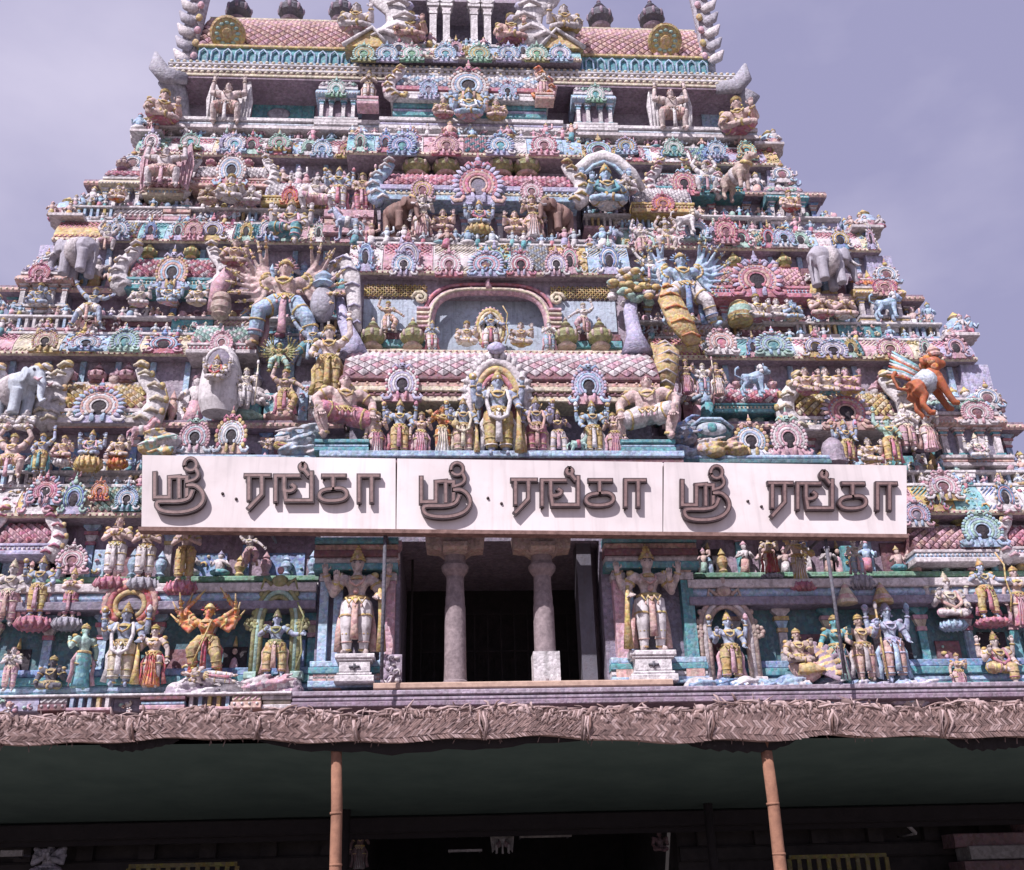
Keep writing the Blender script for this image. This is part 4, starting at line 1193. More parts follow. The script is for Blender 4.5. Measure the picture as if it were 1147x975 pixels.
# aedicules along the side bays
YEL = ('maroon', 'ochre', 'cream', 'pale', 'teal')
PNK = ('maroon', 'pink', 'white', 'salmon', 'cream')
REDT = ('maroon', 'rose', 'pale', 'teal', 'cream')
BLU = ('dusk', 'white', 'sky', 'ochre', 'pink')
RB = ('blue', 'sky', 'ochre', 'white', 'black', 'rose')
a1 = ('white', 'sky', 'salmon', 'white', 'black', 'sky')
sala(S2, 108, 474, 430, 100, Y2 - .2, YEL, ((62, 48), ('sky', 'lav', 'salmon', 'white', 'black', 'rose')), 'feather', True, 3, ('pink', 'maroon'))
sala(S2, 15, 474, 432, 66, Y2 - .15, PNK, None, 'petal', True, 2, ('pink', 'maroon'))
sala(S2, -70, 474, 432, 80, Y2 - .15, BLU, ((44, 40), a1), 'petal', True, 2)
sala(S2, 952, 482, 440, 112, Y2 - .2, YEL, ((60, 52), ('lav', 'salmon', 'rose', 'salmon', 'black', 'sky')), 'feather', True, 3, ('pink', 'maroon'))
sala(S2, 845, 462, 436, 80, Y2 - .1, REDT, None, 'petal', False, 2, ('pink', 'salmon'))
shrine(S2, 1098, 522, 438, 84, Y2 - .3, ('teal', 'pale', 'salmon', 'mint', 'sky', 'dusk'), ((44, 34), ('pink', 'pale', 'pink', 'pale', 'maroon', 'mint')))
sala(S3, 190, 324, 290, 96, Y3 - .2, REDT, ((44, 48), ('ochre', 'lav', 'salmon', 'sky', 'black', 'lav')), 'petal', True, 2)
sala(S3, 851, 333, 300, 112, Y3 - .2, ('maroon', 'pink', 'salmon', 'rose', 'sky'), ((62, 50), ('lav', 'rose', 'salmon', 'rose', 'black', 'lav')), 'feather', False, 2)
shrine(S3, 42, 350, 288, 66, Y3 - .2, ('sky', 'white', 'salmon', 'cream', 'lav', 'dusk'), ((30, 26), ('rose', 'pink', 'rose', 'pink', 'maroon', 'pink')))
shrine(S3, 993, 362, 306, 58, Y3 - .2, ('lav', 'pale', 'ochre', 'orange', 'rose', 'dusk'), ((34, 24), ('rose', 'salmon', 'rose', 'salmon', 'maroon', 'sky')))
sala(S4, 257, 209, 187, 84, Y4 - .2, ('maroon', 'white', 'pale', 'salmon', 'rose'), ((40, 46), ('salmon', 'rose', 'white', 'sky', 'black', 'pink')), 'petal', True, 2, ('rose', 'salmon'))
sala(S4, 324, 229, 205, 58, Y4 - .5, ('lav', 'white', 'white', 'ochre', 'cream'), ((22, 24), ('red', 'orange', 'rose', 'orange', 'maroon', 'red')), 'ball', False, 0)
sala(S4, 744, 238, 210, 66, Y4 - .6, ('lav', 'white', 'pale', 'ochre', 'salmon'), ((30, 24), ('rose', 'salmon', 'rose', 'orange', 'maroon', 'rose')), 'ball', False, 0)
sala(S4, 768, 219, 195, 62, Y4 - .1, ('dusk', 'pale', 'pink', 'teal', 'salmon'), ((34, 34), ('rose', 'rose', 'salmon', 'rose', 'black', 'sky')), 'petal', True, 1)
sala(S4, 812, 218, 196, 40, Y4 - .1, ('teal', 'mint', 'sky', 'teal', 'ochre'), None, 'petal', False, 2)
sala(S4, 182, 219, 200, 40, Y4 - .1, ('maroon', 'pink', 'salmon', 'cream', 'sky'), None, 'petal', True, 1)
shrine(S4, 130, 240, 183, 52, Y4 - .2, ('sky', 'white', 'cream', 'rose', 'pink', 'dusk'), None)
pot(S4, 137, 191, 16, Y4 + .2, ('tan', 'plum'))
shrine(S4, 887, 250, 204, 48, Y4 - .2, ('lav', 'pale', 'teal', 'pink', 'mint', 'dusk'), None)
# rounded shrine roofs over the lower figures
sala(S2, 247, 396, 366, 72, Y2 - .2, ('rose', 'mint', 'white', 'pale', 'rose'), ((30, 30), ('pink', 'salmon', 'pink', 'pale', 'maroon', 'pink')), 'ball', False, 0)
for cx, yb, w, h, c, st in ((48, 394, 36, 32, ('ochre', 'ochre', 'salmon', 'cream', 'black', 'lav'), 'petal'), (138, 393, 36, 30, ('mint', 'mint', 'sky', 'mint', 'teal', 'sky'), 'feather'), (95, 392, 40, 22, ('lav', 'blue', 'white', 'sky', 'black', 'pink'), 'ball'),
                            (810, 396, 40, 34, ('pale', 'white', 'salmon', 'pale', 'rose', 'pink'), 'ball'), (868, 398, 44, 32, ('sky', 'mint', 'sky', 'mint', 'teal', 'pink'), 'feather'), (1000, 402, 38, 30, ('rose', 'ochre', 'pink', 'cream', 'maroon', 'lav'), 'petal'), (935, 402, 40, 26, ('lav', 'ochre', 'white', 'lav', 'black', 'sky'), 'ball')):
    arch(S2, cx, yb, w, h, Y2 - .1, c, st)
for cx, yb, w, h, c, st in ((215, 268, 26, 28, ('rose', 'pink', 'salmon', 'pink', 'maroon', 'pink'), 'petal'), (130, 268, 30, 28, ('sky', 'lav', 'white', 'sky', 'black', 'sky'), 'feather'), (815, 272, 30, 34, ('rose', 'pink', 'salmon', 'rose', 'maroon', 'rose'), 'ball'), (782, 268, 32, 26, ('sky', 'mint', 'white', 'sky', 'black', 'lav'), 'ball'), (880, 276, 30, 26, ('sky', 'white', 'lav', 'sky', 'black', 'ochre'), 'petal'), (300, 268, 26, 28, ('sky', 'blue', 'white', 'lav', 'black', 'rose'), 'petal')):
    arch(S3, cx, yb, w, h, Y3 + .15, c, st)
for cx, yb, w, h, c, st in ((262, 170, 28, 24, ('white', 'sky', 'white', 'sky', 'teal', 'lav'), 'ball'), (212, 166, 26, 20, ('mint', 'olive', 'pink', 'mint', 'teal', 'mint'), 'ball'), (312, 168, 28, 22, ('mint', 'ochre', 'mint', 'pink', 'green', 'mint'), 'ball'), (360, 176, 26, 24, ('sky', 'lav', 'white', 'sky', 'blue', 'sky'), 'ball'), (388, 176, 24, 22, ('salmon', 'ochre', 'rose', 'ochre', 'maroon', 'salmon'), 'petal'),
                            (756, 174, 26, 22, ('mint', 'teal', 'white', 'mint', 'teal', 'mint'), 'ball'), (804, 176, 24, 22, ('sky', 'lav', 'white', 'sky', 'blue', 'sky'), 'ball'), (838, 178, 26, 24, ('ochre', 'mint', 'mint', 'ochre', 'teal', 'mint'), 'petal'), (702, 172, 26, 22, ('lav', 'sky', 'ochre', 'sky', 'blue', 'pink'), 'feather')):
    arch(S4, cx, yb, w, h, Y4 + .2, c, st)
# arches over the lowest register
LOWA = ((140, 572, 32, 34, ('sky', 'teal', 'sky', 'white', 'black', 'sky'), 'petal'), (48, 565, 40, 38, ('pink', 'sky', 'rose', 'pink', 'black', 'rose'), 'feather'), (1105, 612, 56, 48, ('sky', 'sky', 'mint', 'sky', 'black', 'mint'), 'petal'), (1060, 560, 46, 40, ('pale', 'ochre', 'pink', 'white', 'maroon', 'pink'), 'ball'), (78, 642, 42, 38, ('pink', 'pink', 'pale', 'pink', 'maroon', 'pale'), 'ball'), (110, 560, 24, 26, ('orange', 'rose', 'salmon', 'orange', 'maroon', 'orange'), 'petal'), (1030, 590, 36, 36, ('sky', 'pale', 'lav', 'pink', 'dusk', 'pink'), 'petal'))
for cx, yb, w, h, c, st in LOWA: arch(S1[3] if cx > 560 else S1[2], cx, yb, w, h, .45, c, st)
sala(S1[2], 22, 622, 586, 60, .5, ('maroon', 'pink', 'rose', 'lav', 'pale'), None, 'petal', True, 2)
sala(S1[3], 1075, 630, 590, 90, .5, ('maroon', 'pink', 'salmon', 'pale', 'sky'), None, 'petal', False, 3)
sala(S1[3], 1160, 625, 590, 50, .5, ('maroon', 'rose', 'pink', 'pale', 'sky'), None, 'petal', True, 1)
# little gables in a row above the sign
for cx, w, h, c, s in ((216, 42, 46, ('pink', 'pale', 'pink', 'ice', 'black', 'mint'), 'petal'), (257, 42, 52, ('ochre', 'salmon', 'white', 'ice', 'black', 'rose'), 'ball'), (844, 46, 46, ('ochre', 'ice', 'sky', 'white', 'black', 'salmon'), 'ball'), (887, 50, 54, ('pink', 'pink', 'pale', 'pink', 'black', 'mint'), 'petal')):
    arch(S2, cx, 509 + (cx - 500) * .006, w, h, Y2 - 1.0, c, s)
for a, b in ((165, 372), (742, 930)):
    m = MB()
    slabs(m, U(a, 512, .5).x, U(b, 512, .5).x, .45, 1.2, zl(520, .5), zl(509, .5), (0, 1), 2)
    m.build('ledge', ['dteal', 'sky'], S2)

# ------------------------------------------------------------------ projecting centre bays
# pavilion over the sign
zp0, zp1, zp2 = zl(513, .2, 560), zl(450, .1, 560), zl(393, 1.3, 560)
xa, xb = U(382, 450, .1).x, U(742, 450, .1).x
m = MB()
m.box(xa + .2, xb - .2, 1.1, 4, zp0, zp1 + .05, 0)
slabs(m, xa - .5, xb + .4, -.35, 3.5, zl1 + .02, zp0, (1, 2, 3), 3, .1)
pav = m.build('pavilion', ['dusk', 'white', 'maroon', 'sky'], T)
m = MB()
h = zp2 - zp1
slabs(m, xa, xb, .1, 2.4, zp1, zp1 + h * .36, (3, 4, 3, 5, 4), 5, .07)
beads(m, xa, xb, .06, zp1 + h * .1, .05, 4, .22)
beads(m, xa, xb, .08, zp1 + h * .25, .05, 5, .3)
scales(m, xa, xb, .2, zp1 + h * .363, 1.5, zp2 - .1, (0, 1, 2), .42, .5)
m.cbox(xa, xb, 1.35, 3.2, zp2 - .12, zp2 + .06, .03, 3)
beads(m, xa, xb, 1.33, zp2 - .02, .045, 5, .2)
m.build('barrel_roof', ['maroon', 'pale', 'pink', 'cream', 'maroon', 'salmon'], pav)
arch(pav, 450, 449, 46, 50, -.0, ('rose', 'pink', 'white', 'lav', 'black', 'lav'), 'petal', .7)
arch(pav, 661, 452, 48, 52, -.0, ('pink', 'pink', 'lav', 'sky', 'black', 'sky'), 'petal', .7)
for a, b in ((352, 413), (696, 757)):
    pedm = MB()
    x0, x1 = U(a, 508, -.2).x, U(b, 508, -.2).x
    slabs(pedm, x0, x1, -.3, .9, zp0 + .003, zl(495, -.1, 560), (0, 1, 0), 3, .06)
    pedm.build('pedestal', ['teal', 'sky'], pav)
for px in (417, 462, 635, 673): pot(pav, px, 391, 34, 1.9, ('olive', 'tan'), k=.9)

# oval niche stage
MT['nichegrey'] = paint('niche_blue_grey', (.42, .50, .60), grain=.3)
zn0, zn1 = zp2 + .062, zl(314, 2.3, 548)
x0, x1 = U(402, 350, 2.4).x, U(702, 350, 2.4).x
u0, u1 = U(482, 350, 2.4).x, U(613, 350, 2.4).x
zo = zl(330, 2.4, 548)
m = MB()
m.box(x0, u0, 2.4, 6, zn0, zn1, 0); m.box(u1, x1, 2.4, 6, zn0, zn1, 0)
m.box(u0 + .002, u1 - .002, 2.4, 6, zo, zn1 - .002, 0)
m.box(u0 + .002, u1 - .002, 2.85, 6, zn0, zo - .002, 1)
for a, b in ((407, 478), (618, 690)):
    m.box(U(a, 350, 2.3).x, U(b, 350, 2.3).x, 2.33, 2.397, zl(372, 2.4, 548), zl(338, 2.4, 548), 1)
    slabs(m, U(a, 350, 2.3).x - .1, U(b, 350, 2.3).x + .1, 2.2, 2.4, zn0 + .003, zl(376, 2.4, 548), (2, 3, 4), 4, .05)
    lattice(m, U(a, 350, 2.3).x, U(b, 350, 2.3).x, 2.3, zl(336, 2.4, 548), zl(322, 2.4, 548), 5, .16, .03, 0, True)
st = m.build('niche_stage', ['mauve', 'nichegrey', 'maroon', 'cream', 'teal', 'ochre'], T)
m = MB()
xm, hw = (u0 + u1) / 2, (u1 - u0) / 2
pts = []
for i in range(41):
    t = math.pi * i / 40
    c, s = math.cos(t), math.sin(t)
    pts.append((xm - math.copysign(abs(c) ** .55, c) * hw * 1.02, 2.3, zl(382, 2.4, 548) + (zo - zl(382, 2.4, 548)) * s ** .6 * 1.03))
pts = [(pts[0][0], 2.3, zn0)] + pts + [(pts[-1][0], 2.3, zn0)]
m.tube(pts, .17, 0, 8, .9)
m.tube([(x, y - .14, z) for x, y, z in pts], .06, 1, 6)
m.tube([((x - xm) * 1.1 + xm, y, zn0 + (z - zn0) * 1.1) for x, y, z in pts], .07, 2, 6)
for q in (-1, 1):
    x = xm + q * hw * 1.12
    m.tube([(x + q * (.1 + .28 * (1 - i / 12) * math.cos(i * .9)), 2.2, zl(338, 2.4, 548) + .28 * (1 - i / 12) * math.sin(i * .9)) for i in range(12)], .07, 1, 6)
    for i in range(5): m.cbox(x - .22, x + .22, 2.1, 2.4, zl(372 - i * 5, 2.4, 548), zl(372 - i * 5, 2.4, 548) + .1, .02, 1 if i % 2 else 0)
m.tube([(xm, 2.1, zo + .05), (xm - .05, 2.1, zo + .3), (xm + .06, 2.1, zo + .55)], [.12, .08, .03], 0, 6)
m.build('oval_frame', ['pink', 'cream', 'rose'], st)
zk0, zk3 = zn1 + .003, zl(272, 2.4, 548)
kapota(st, x0 - .4, x1 + .2, 2.0, 6, zk0, zk3, 99)
for cx, w, c, s in ((503, 32, ('pink', 'rose', 'white', 'pink', 'maroon', 'pink'), 'petal'), (545, 44, ('sky', 'lav', 'pink', 'sky', 'maroon', 'lav'), 'feather'), (584, 34, ('lav', 'pink', 'white', 'rose', 'black', 'rose'), 'petal'), (452, 32, ('lav', 'plum', 'sky', 'white', 'black', 'lav'), 'ball'), (624, 30, ('pink', 'plum', 'lav', 'white', 'black', 'pink'), 'ball')):
    arch(st, cx, 309, w, 34, 1.9, c, s)

# fourth storey centre
zq0 = zk3 + .003
zq1, zq2 = zl(226, 3.1, 540), zl(199, 3.9, 540)
x0, x1 = U(428, 226, 3.1).x, U(645, 226, 3.1).x
m = MB()
m.box(x0 - .1, x1 + .1, 3.9, 8, zq0, zq1 + .05, 0)
slabs(m, x0 - .9, x1 + .9, 2.7, 6, zq0, zq0 + .42, (1, 2, 1), 3, .08)
for px in (455, 520, 560, 615): m.join(pilaster_mb(.2, zq1 - zq0 - .5, .12), [1, 3, 2], Matrix.Translation((U(px, 240, 3.8).x, 3.85, zq0 + .43)))
mid = m.build('central_bay', ['plum', 'pale', 'sky', 'pink'], T)
m = MB()
h = zq2 - zq1
slabs(m, x0 - .1, x1 + .1, 3.05, 4.6, zq1, zq1 + h * .4, (3, 4, 5), 3, .06)
beads(m, x0, x1, 3.02, zq1 + h * .2, .05, 3, .2)
scales(m, x0, x1, 3.15, zq1 + h * .403, 4.0, zq2, (0, 1, 2), .36, .5)
m.cbox(x0, x1, 3.9, 6, zq2 - .02, zq2 + .08, .02, 4)
m.box(x0 - .6, x1 + .6, 4.5, 8, zq2 + .083, zl(178, 3.7, 530), 6)
m.build('barrel_roof', ['maroon', 'rose', 'pink', 'sky', 'cream', 'lav', 'mauve'], mid)
arch(mid, 536, 228, 62, 56, 2.9, ('lav', 'lav', 'rose', 'salmon', 'dusk', 'rose'), 'feather', .7)
arch(mid, 473, 224, 30, 30, 2.95, ('pink', 'pale', 'ochre', 'pink', 'maroon', 'pink'), 'ball')
arch(mid, 596, 226, 30, 30, 2.95, ('pink', 'pale', 'pink', 'pale', 'maroon', 'pink'), 'ball')
for px in (466, 500, 561, 590): pot(mid, px, 199, 27, 4.1, ('olive', 'tan'), k=1.15)
horn(mid, 430, 226, 46, 3.2, ('sky', 'white', 'salmon'), 1); horn(mid, 642, 228, 46, 3.2, ('white', 'ochre', 'salmon'), -1)
zs = zl(177, 3.7, 530)
kapota(mid, U(388, 170, 3.7).x, U(652, 170, 3.7).x, 3.6, 8, zs + .003, zl(149, 3.9, 530), 123)
for cx, c, s in ((450, ('blue', 'sky', 'lav', 'blue', 'teal', 'lav'), 'feather'), (500, ('pink', 'rose', 'pink', 'salmon', 'maroon', 'rose'), 'petal'), (561, ('blue', 'lav', 'sky', 'white', 'teal', 'sky'), 'feather'), (610, ('rose', 'pink', 'pale', 'pink', 'maroon', 'pink'), 'ball')):
    arch(mid, cx, 173, 34, 28, 3.45, c, s)

# fifth storey: wall, deep side recesses under the great eave
zf5 = zl(148, 4.4, 540) + .01
z50 = zl(141, Y5)
z51 = zl(88, 4.95, 290) + .01
a, b = ext(115, 6.6, 200, 818)
m = MB()
m.box(a, b, 6.6, 13, z50, z51, 0)
for i in range(9):
    x = a + (b - a) * i / 8
    m.box(max(a, x - .16), min(b, x + .16), 6.45, 6.598, z50 + .01, z51 - .01, 1)
S5 = m.build('storey', ['mauve', 'plum'], T)
m = MB()
a, b = ext(142, Y5, 178, 842)
slabs(m, a, b, 4.9, 12, zl(148, 5.2), z50 - .003, (0, 1, 2), 3, .08)
m.build('ledge', ['pale', 'ice', 'white'], S5)
m = MB()
for px0, px1, c in ((280, 352, 0), (785, 812, 1)):
    m.box(U(px0, 125, 6.5).x, U(px1, 125, 6.5).x, 6.5, 6.59, zl(138, 6.5, 300), zl(112, 6.5, 300), c)
    m.cbox(U(px0, 125, 6.4).x - .1, U(px1, 125, 6.4).x + .1, 6.35, 6.6, zl(111, 6.5, 300), zl(106, 6.5, 300), .03, 2)
m.ell((U(312, 127, 6.45).x, 6.47, zl(128, 6.5, 300)), (.5, .08, .32), 3, 10, 6)
m.build('niche_panel', ['teal', 'sky', 'pale', 'grey'], S5)
for px, flip, yy in ((206, 1, 118), (822, -1, 120)):
    x = U(px, yy, 5.9).x
    m = MB()
    m.tube([(x, 6.3, z50 + .02), (x, 6.0, z50 + .9), (x - flip * .15, 5.6, z51 - .6), (x - flip * .5, 5.2, z51 + .1)], [.3, .32, .4, .55], 0, 9, .6)
    m.build('bracket', ['grey'], S5)
# centre of the fifth storey
zc0 = zl(138, 4.6, 525); zc2, zc3 = zl(112, 4.5, 525), zl(84, 5.2, 525)
x0, x1 = U(440, 112, 4.6).x, U(612, 112, 4.6).x
m = MB()
m.box(x0, x1, 5.1, 9, zf5, zc2, 0)
slabs(m, x0 - .5, x1 + .6, 4.3, 8, zf5 + .001, zc0, (1, 2, 1), 3, .07)
slabs(m, x0, x1, 4.75, 5.2, zl(128, 4.6, 525), zc2 - .01, (3, 2, 3), 3, .05)
bay5 = m.build('central_bay', ['plum', 'white', 'lav', 'teal'], T)
m = MB()
h = zc3 - zc2
slabs(m, x0 - .1, x1 + .1, 4.5, 6, zc2 + .002, zc2 + h * .35, (3, 1, 4), 3, .05)
scales(m, x0, x1, 4.6, zc2 + h * .353, 5.4, zc3, (0, 1, 2), .34, .5)
m.cbox(x0 - .1, x1 + .1, 5.2, 8, zc3 + .001, zc3 + .1, .02, 3)
zz = zl(70, 4.9, 525)
m.box(x0 - .6, x1 + .6, 5.6, 9, zc3 + .102, zz, 5)
m.build('barrel_roof', ['dusk', 'white', 'sky', 'white', 'rose', 'mauve'], bay5)
arch(bay5, 525, 112, 56, 44, 4.2, ('salmon', 'ochre', 'white', 'sky', 'black', 'rose'), 'petal', .7)
arch(bay5, 480, 110, 24, 26, 4.35, ('sky', 'lav', 'sky', 'lav', 'dusk', 'lav'), 'ball')
arch(bay5, 569, 112, 24, 26, 4.35, ('sky', 'white', 'lav', 'sky', 'black', 'pink'), 'ball')
horn(bay5, 444, 110, 34, 4.5, ('pale', 'ochre', 'pink'), 1); horn(bay5, 608, 112, 34, 4.5, ('salmon', 'orange', 'pink'), -1)
kapota(bay5, U(396, 60, 4.9).x, U(650, 60, 4.9).x, 4.7, 9, zz + .003, zl(50, 5.1, 525), 77)
for cx, c in ((407, ('mint', 'olive', 'ochre', 'mint', 'green', 'mint')), (433, ('sky', 'lav', 'white', 'sky', 'teal', 'sky')), (461, ('mint', 'green', 'white', 'mint', 'green', 'pink')), (499, ('sky', 'lav', 'sky', 'white', 'teal', 'sky')), (537, ('mint', 'green', 'ochre', 'mint', 'green', 'mint')), (570, ('sky', 'lav', 'sky', 'white', 'blue', 'lav')), (602, ('mint', 'olive', 'mint', 'cream', 'green', 'mint')), (628, ('sky', 'sky', 'white', 'lav', 'teal', 'sky'))):
    arch(bay5, cx, 68, 29, 22, 4.55, c, 'ball')
for px, f in ((376, 1), (668, -1)):
    yb = 140 if f > 0 else 146
    shrine(bay5, px, yb, yb - 58, 50, 4.9, ('teal', 'white', 'sky', 'mint', 'white', 'plum'), ((24, 22), ('mint', 'green', 'white', 'mint', 'teal', 'mint')))
# top porch
zt0 = zl(50, 5.2, 515) + .002
x0, x1 = U(437, 30, 5.6).x, U(600, 30, 5.6).x
ztop = zl(-60, 5.6, 515)
m = MB()
m.box(x0, x1, 7.0, 11, zt0, ztop, 0)
m.box(x0 - .1, x1 + .1, 5.6, 7, zl(2, 5.6, 515), ztop, 1)
m.box(x0, U(452, 30, 5.6).x, 5.9, 7, zt0, zl(2, 5.6, 515), 2); m.box(U(590, 30, 5.6).x, x1, 5.9, 7, zt0, zl(2, 5.6, 515), 2)
for px in (485, 500, 531, 546): m.join(pilaster_mb(.3, zl(2, 5.7, 515) - zt0 - .01, .2), [3, 4, 3], Matrix.Translation((U(px, 30, 5.7).x, 5.75, zt0 + .003)))
slabs(m, U(474, 30, 5.5).x, U(556, 30, 5.5).x, 5.35, 5.9, zt0 + .001, zt0 + .3, (4, 3), 2, .06)
porch = m.build('roof_porch', ['dusk', 'mauve', 'sky', 'white', 'pale'], bay5)
porch['label'] = 'small pillared porch in the middle of the roof'

# great barrel roof
ze0, ze1 = zl(89, 5.0, 290), zl(73, 5.2, 290)
xl, xr_ = U(186, 88, 5.0).x, U(826, 92, 5.0).x
m = MB()
m.box(xl, xr_, 5.0, 13, ze0 + .002, ze0 + .1, 6)  # bottom slab in plum, shade under the great eave painted in
he = ze1 - ze0 - .102
slabs(m, xl, xr_, 4.95, 13, ze0 + .102, ze1, (1, 7, 2, 5, 2, 0), 6, .07)
for z, r, c in ((ze0 + .1 + he * .25, .07, 1), (ze0 + .1 + he * .58, .07, 2), (ze0 + .1 + he * .9, .06, 1)): beads(m, xl, xr_, 4.98, z, r, c, .26, 1.5)
xl2, xr2 = U(222, 60, 5.5).x, U(792, 66, 5.5).x
zs0, zs1 = zl(56, 5.6, 290), zl(24, 6.9, 290)
m.box(xl2, xr2, 5.5, 13, ze1, zs0 - .06, 3)
n = int((xr2 - xl2) / .5)
for i in range(n):
    x = xl2 + .25 + (xr2 - xl2 - .5) * i / (n - 1)
    m.tube([(x - .18, 5.46, ze1 + .05), (x - .16, 5.44, zs0 - .35), (x, 5.43, zs0 - .18), (x + .16, 5.44, zs0 - .35), (x + .18, 5.46, ze1 + .05)], .05, 4, 5)
m.cbox(xl2 - .1, xr2 + .1, 5.4, 13, zs0 - .058, zs0 + .1, .03, 5)
roof = m.build('roof', ['sky', 'cream', 'white', 'teal', 'sky', 'ochre', 'plum', 'maroon'], T)
for a, b in ((226, 398), (636, 786)):
    m = MB()
    x0, x1 = U(a, 40, 6).x, U(b, 46, 6).x
    scales(m, x0, x1, 5.6, zs0 + .103, 7.0, zs1, (0, 1, 2), .42, .55)
    m.cbox(x0, x1, 6.8, 13, zs1 - .03, zs1 + .12, .03, 3)
    m.build('tiled_slope', ['maroon', 'salmon', 'pink', 'cream'], roof)
for px, py in ((255, 38), (745, 46)):
    p = U(px, py, 5.3)
    m = MB()
    A = Matrix.Translation(p) @ Matrix.Rotation(R(38), 4, 'X') @ Matrix.Rotation(R(90), 4, 'X')
    q = MB(); q.lathe((0, 0, 0), [(.74, -.25), (.76, .02), (.66, .07), (.62, .03), (.26, .05), (.2, .12), (.001, .14)], 0, 20)
    for i in range(12): q.ell((.44 * math.cos(i * .5236), .44 * math.sin(i * .5236), .05), (.12, .08, .05), 1, 6, 4)
    m.join(q, None, A)
    m.build('medallion', ['ochre', 'mint'], roof)
for px in (266, 325, 382, 673, 731): pot(roof, px, 27 if px < 500 else 34, 33, 7.4, ('dgrey', 'plum'), k=.8)
for px, flip in ((209, 1), (797, -1)):
    p = U(px, 78, 5.6)
    m = MB()
    hh = zl(-60, 5.6, px) - p.z
    m.tube([(p.x + flip * .1, 5.8, p.z), (p.x - flip * .05, 5.8, p.z + hh * .3), (p.x + flip * .1, 5.8, p.z + hh * .6), (p.x + flip * .5, 5.8, p.z + hh)], [.35, .42, .42, .3], 0, 9, .7)
    for i in range(9):
        z = p.z + .3 + hh * i / 10
        m.tube([(p.x + flip * .1, 5.5, z), (p.x - flip * .3, 5.45, z + .25), (p.x - flip * .62, 5.5, z + .75)], [.2, .26, .05], 0 if i % 2 else 3, 7, .55)
        m.ell((p.x + flip * .28, 5.42, z + .3), (.16, .12, .2), (1, 2)[i % 2], 6, 5)
    m.build('horn_ornament', ['pgrey', 'pink', 'ochre', 'pale'], roof)
    # upturned eave corner
    c = U(184 if flip > 0 else 826, 86 if flip > 0 else 98, 4.9)
    m = MB()
    m.tube([(c.x + flip * .9, 5.1, c.z + .1), (c.x, 5.0, c.z + .15), (c.x - flip * .35, 4.95, c.z + .6), (c.x - flip * .5, 4.9, c.z + 1.35)], [.3, .42, .38, .06], 0, 10, .55)
    m.build('eave_corner', ['grey'], roof)
# flanking wings beside the porch
for px, yb, flip in ((428, 48, 1), (612, 50, -1)):
    horn(roof, px, yb, 64, 5.0, ('white', 'pale', 'lav'), -flip, 1.3)
    p = U(px - flip * 18, yb + 4, 4.8)
    m = MB()
    m.prism_y(4.7, 5.6, [(p.x - .9, p.z - .1), (p.x + .9, p.z - .1), (p.x + flip * .25, p.z + .85)], 0)
    m.tube([(p.x - .95 * 1, 4.65, p.z - .1), (p.x + flip * .25, 4.62, p.z + .9), (p.x + .95, 4.65, p.z - .1)], .1, 1, 6)
    m.build('gable', ['ochre', 'white'], roof)
# ------------------------------------------------------------------ statues standing on the tower
LOT = MB()
LOT.lathe((0, 0, 0), [(.3, 0), (.42, .04), (.5, .12), (.46, .2), (.34, .24)], 0, 14)
for i in range(14):
    a = i * 6.2832 / 14
    LOT.tube([(.36 * math.cos(a), .36 * math.sin(a), .02), (.52 * math.cos(a), .52 * math.sin(a), .12), (.46 * math.cos(a), .46 * math.sin(a), .22)], [.05, .09, .03], 0, 5)
LOTM = LOT.mesh('lotus_pedestal')
SLB = MB()
slabs(SLB, -.5, .5, -.4, .4, 0, .3, (0, 1, 0), 3, .05)
SLBM = SLB.mesh('pedestal')

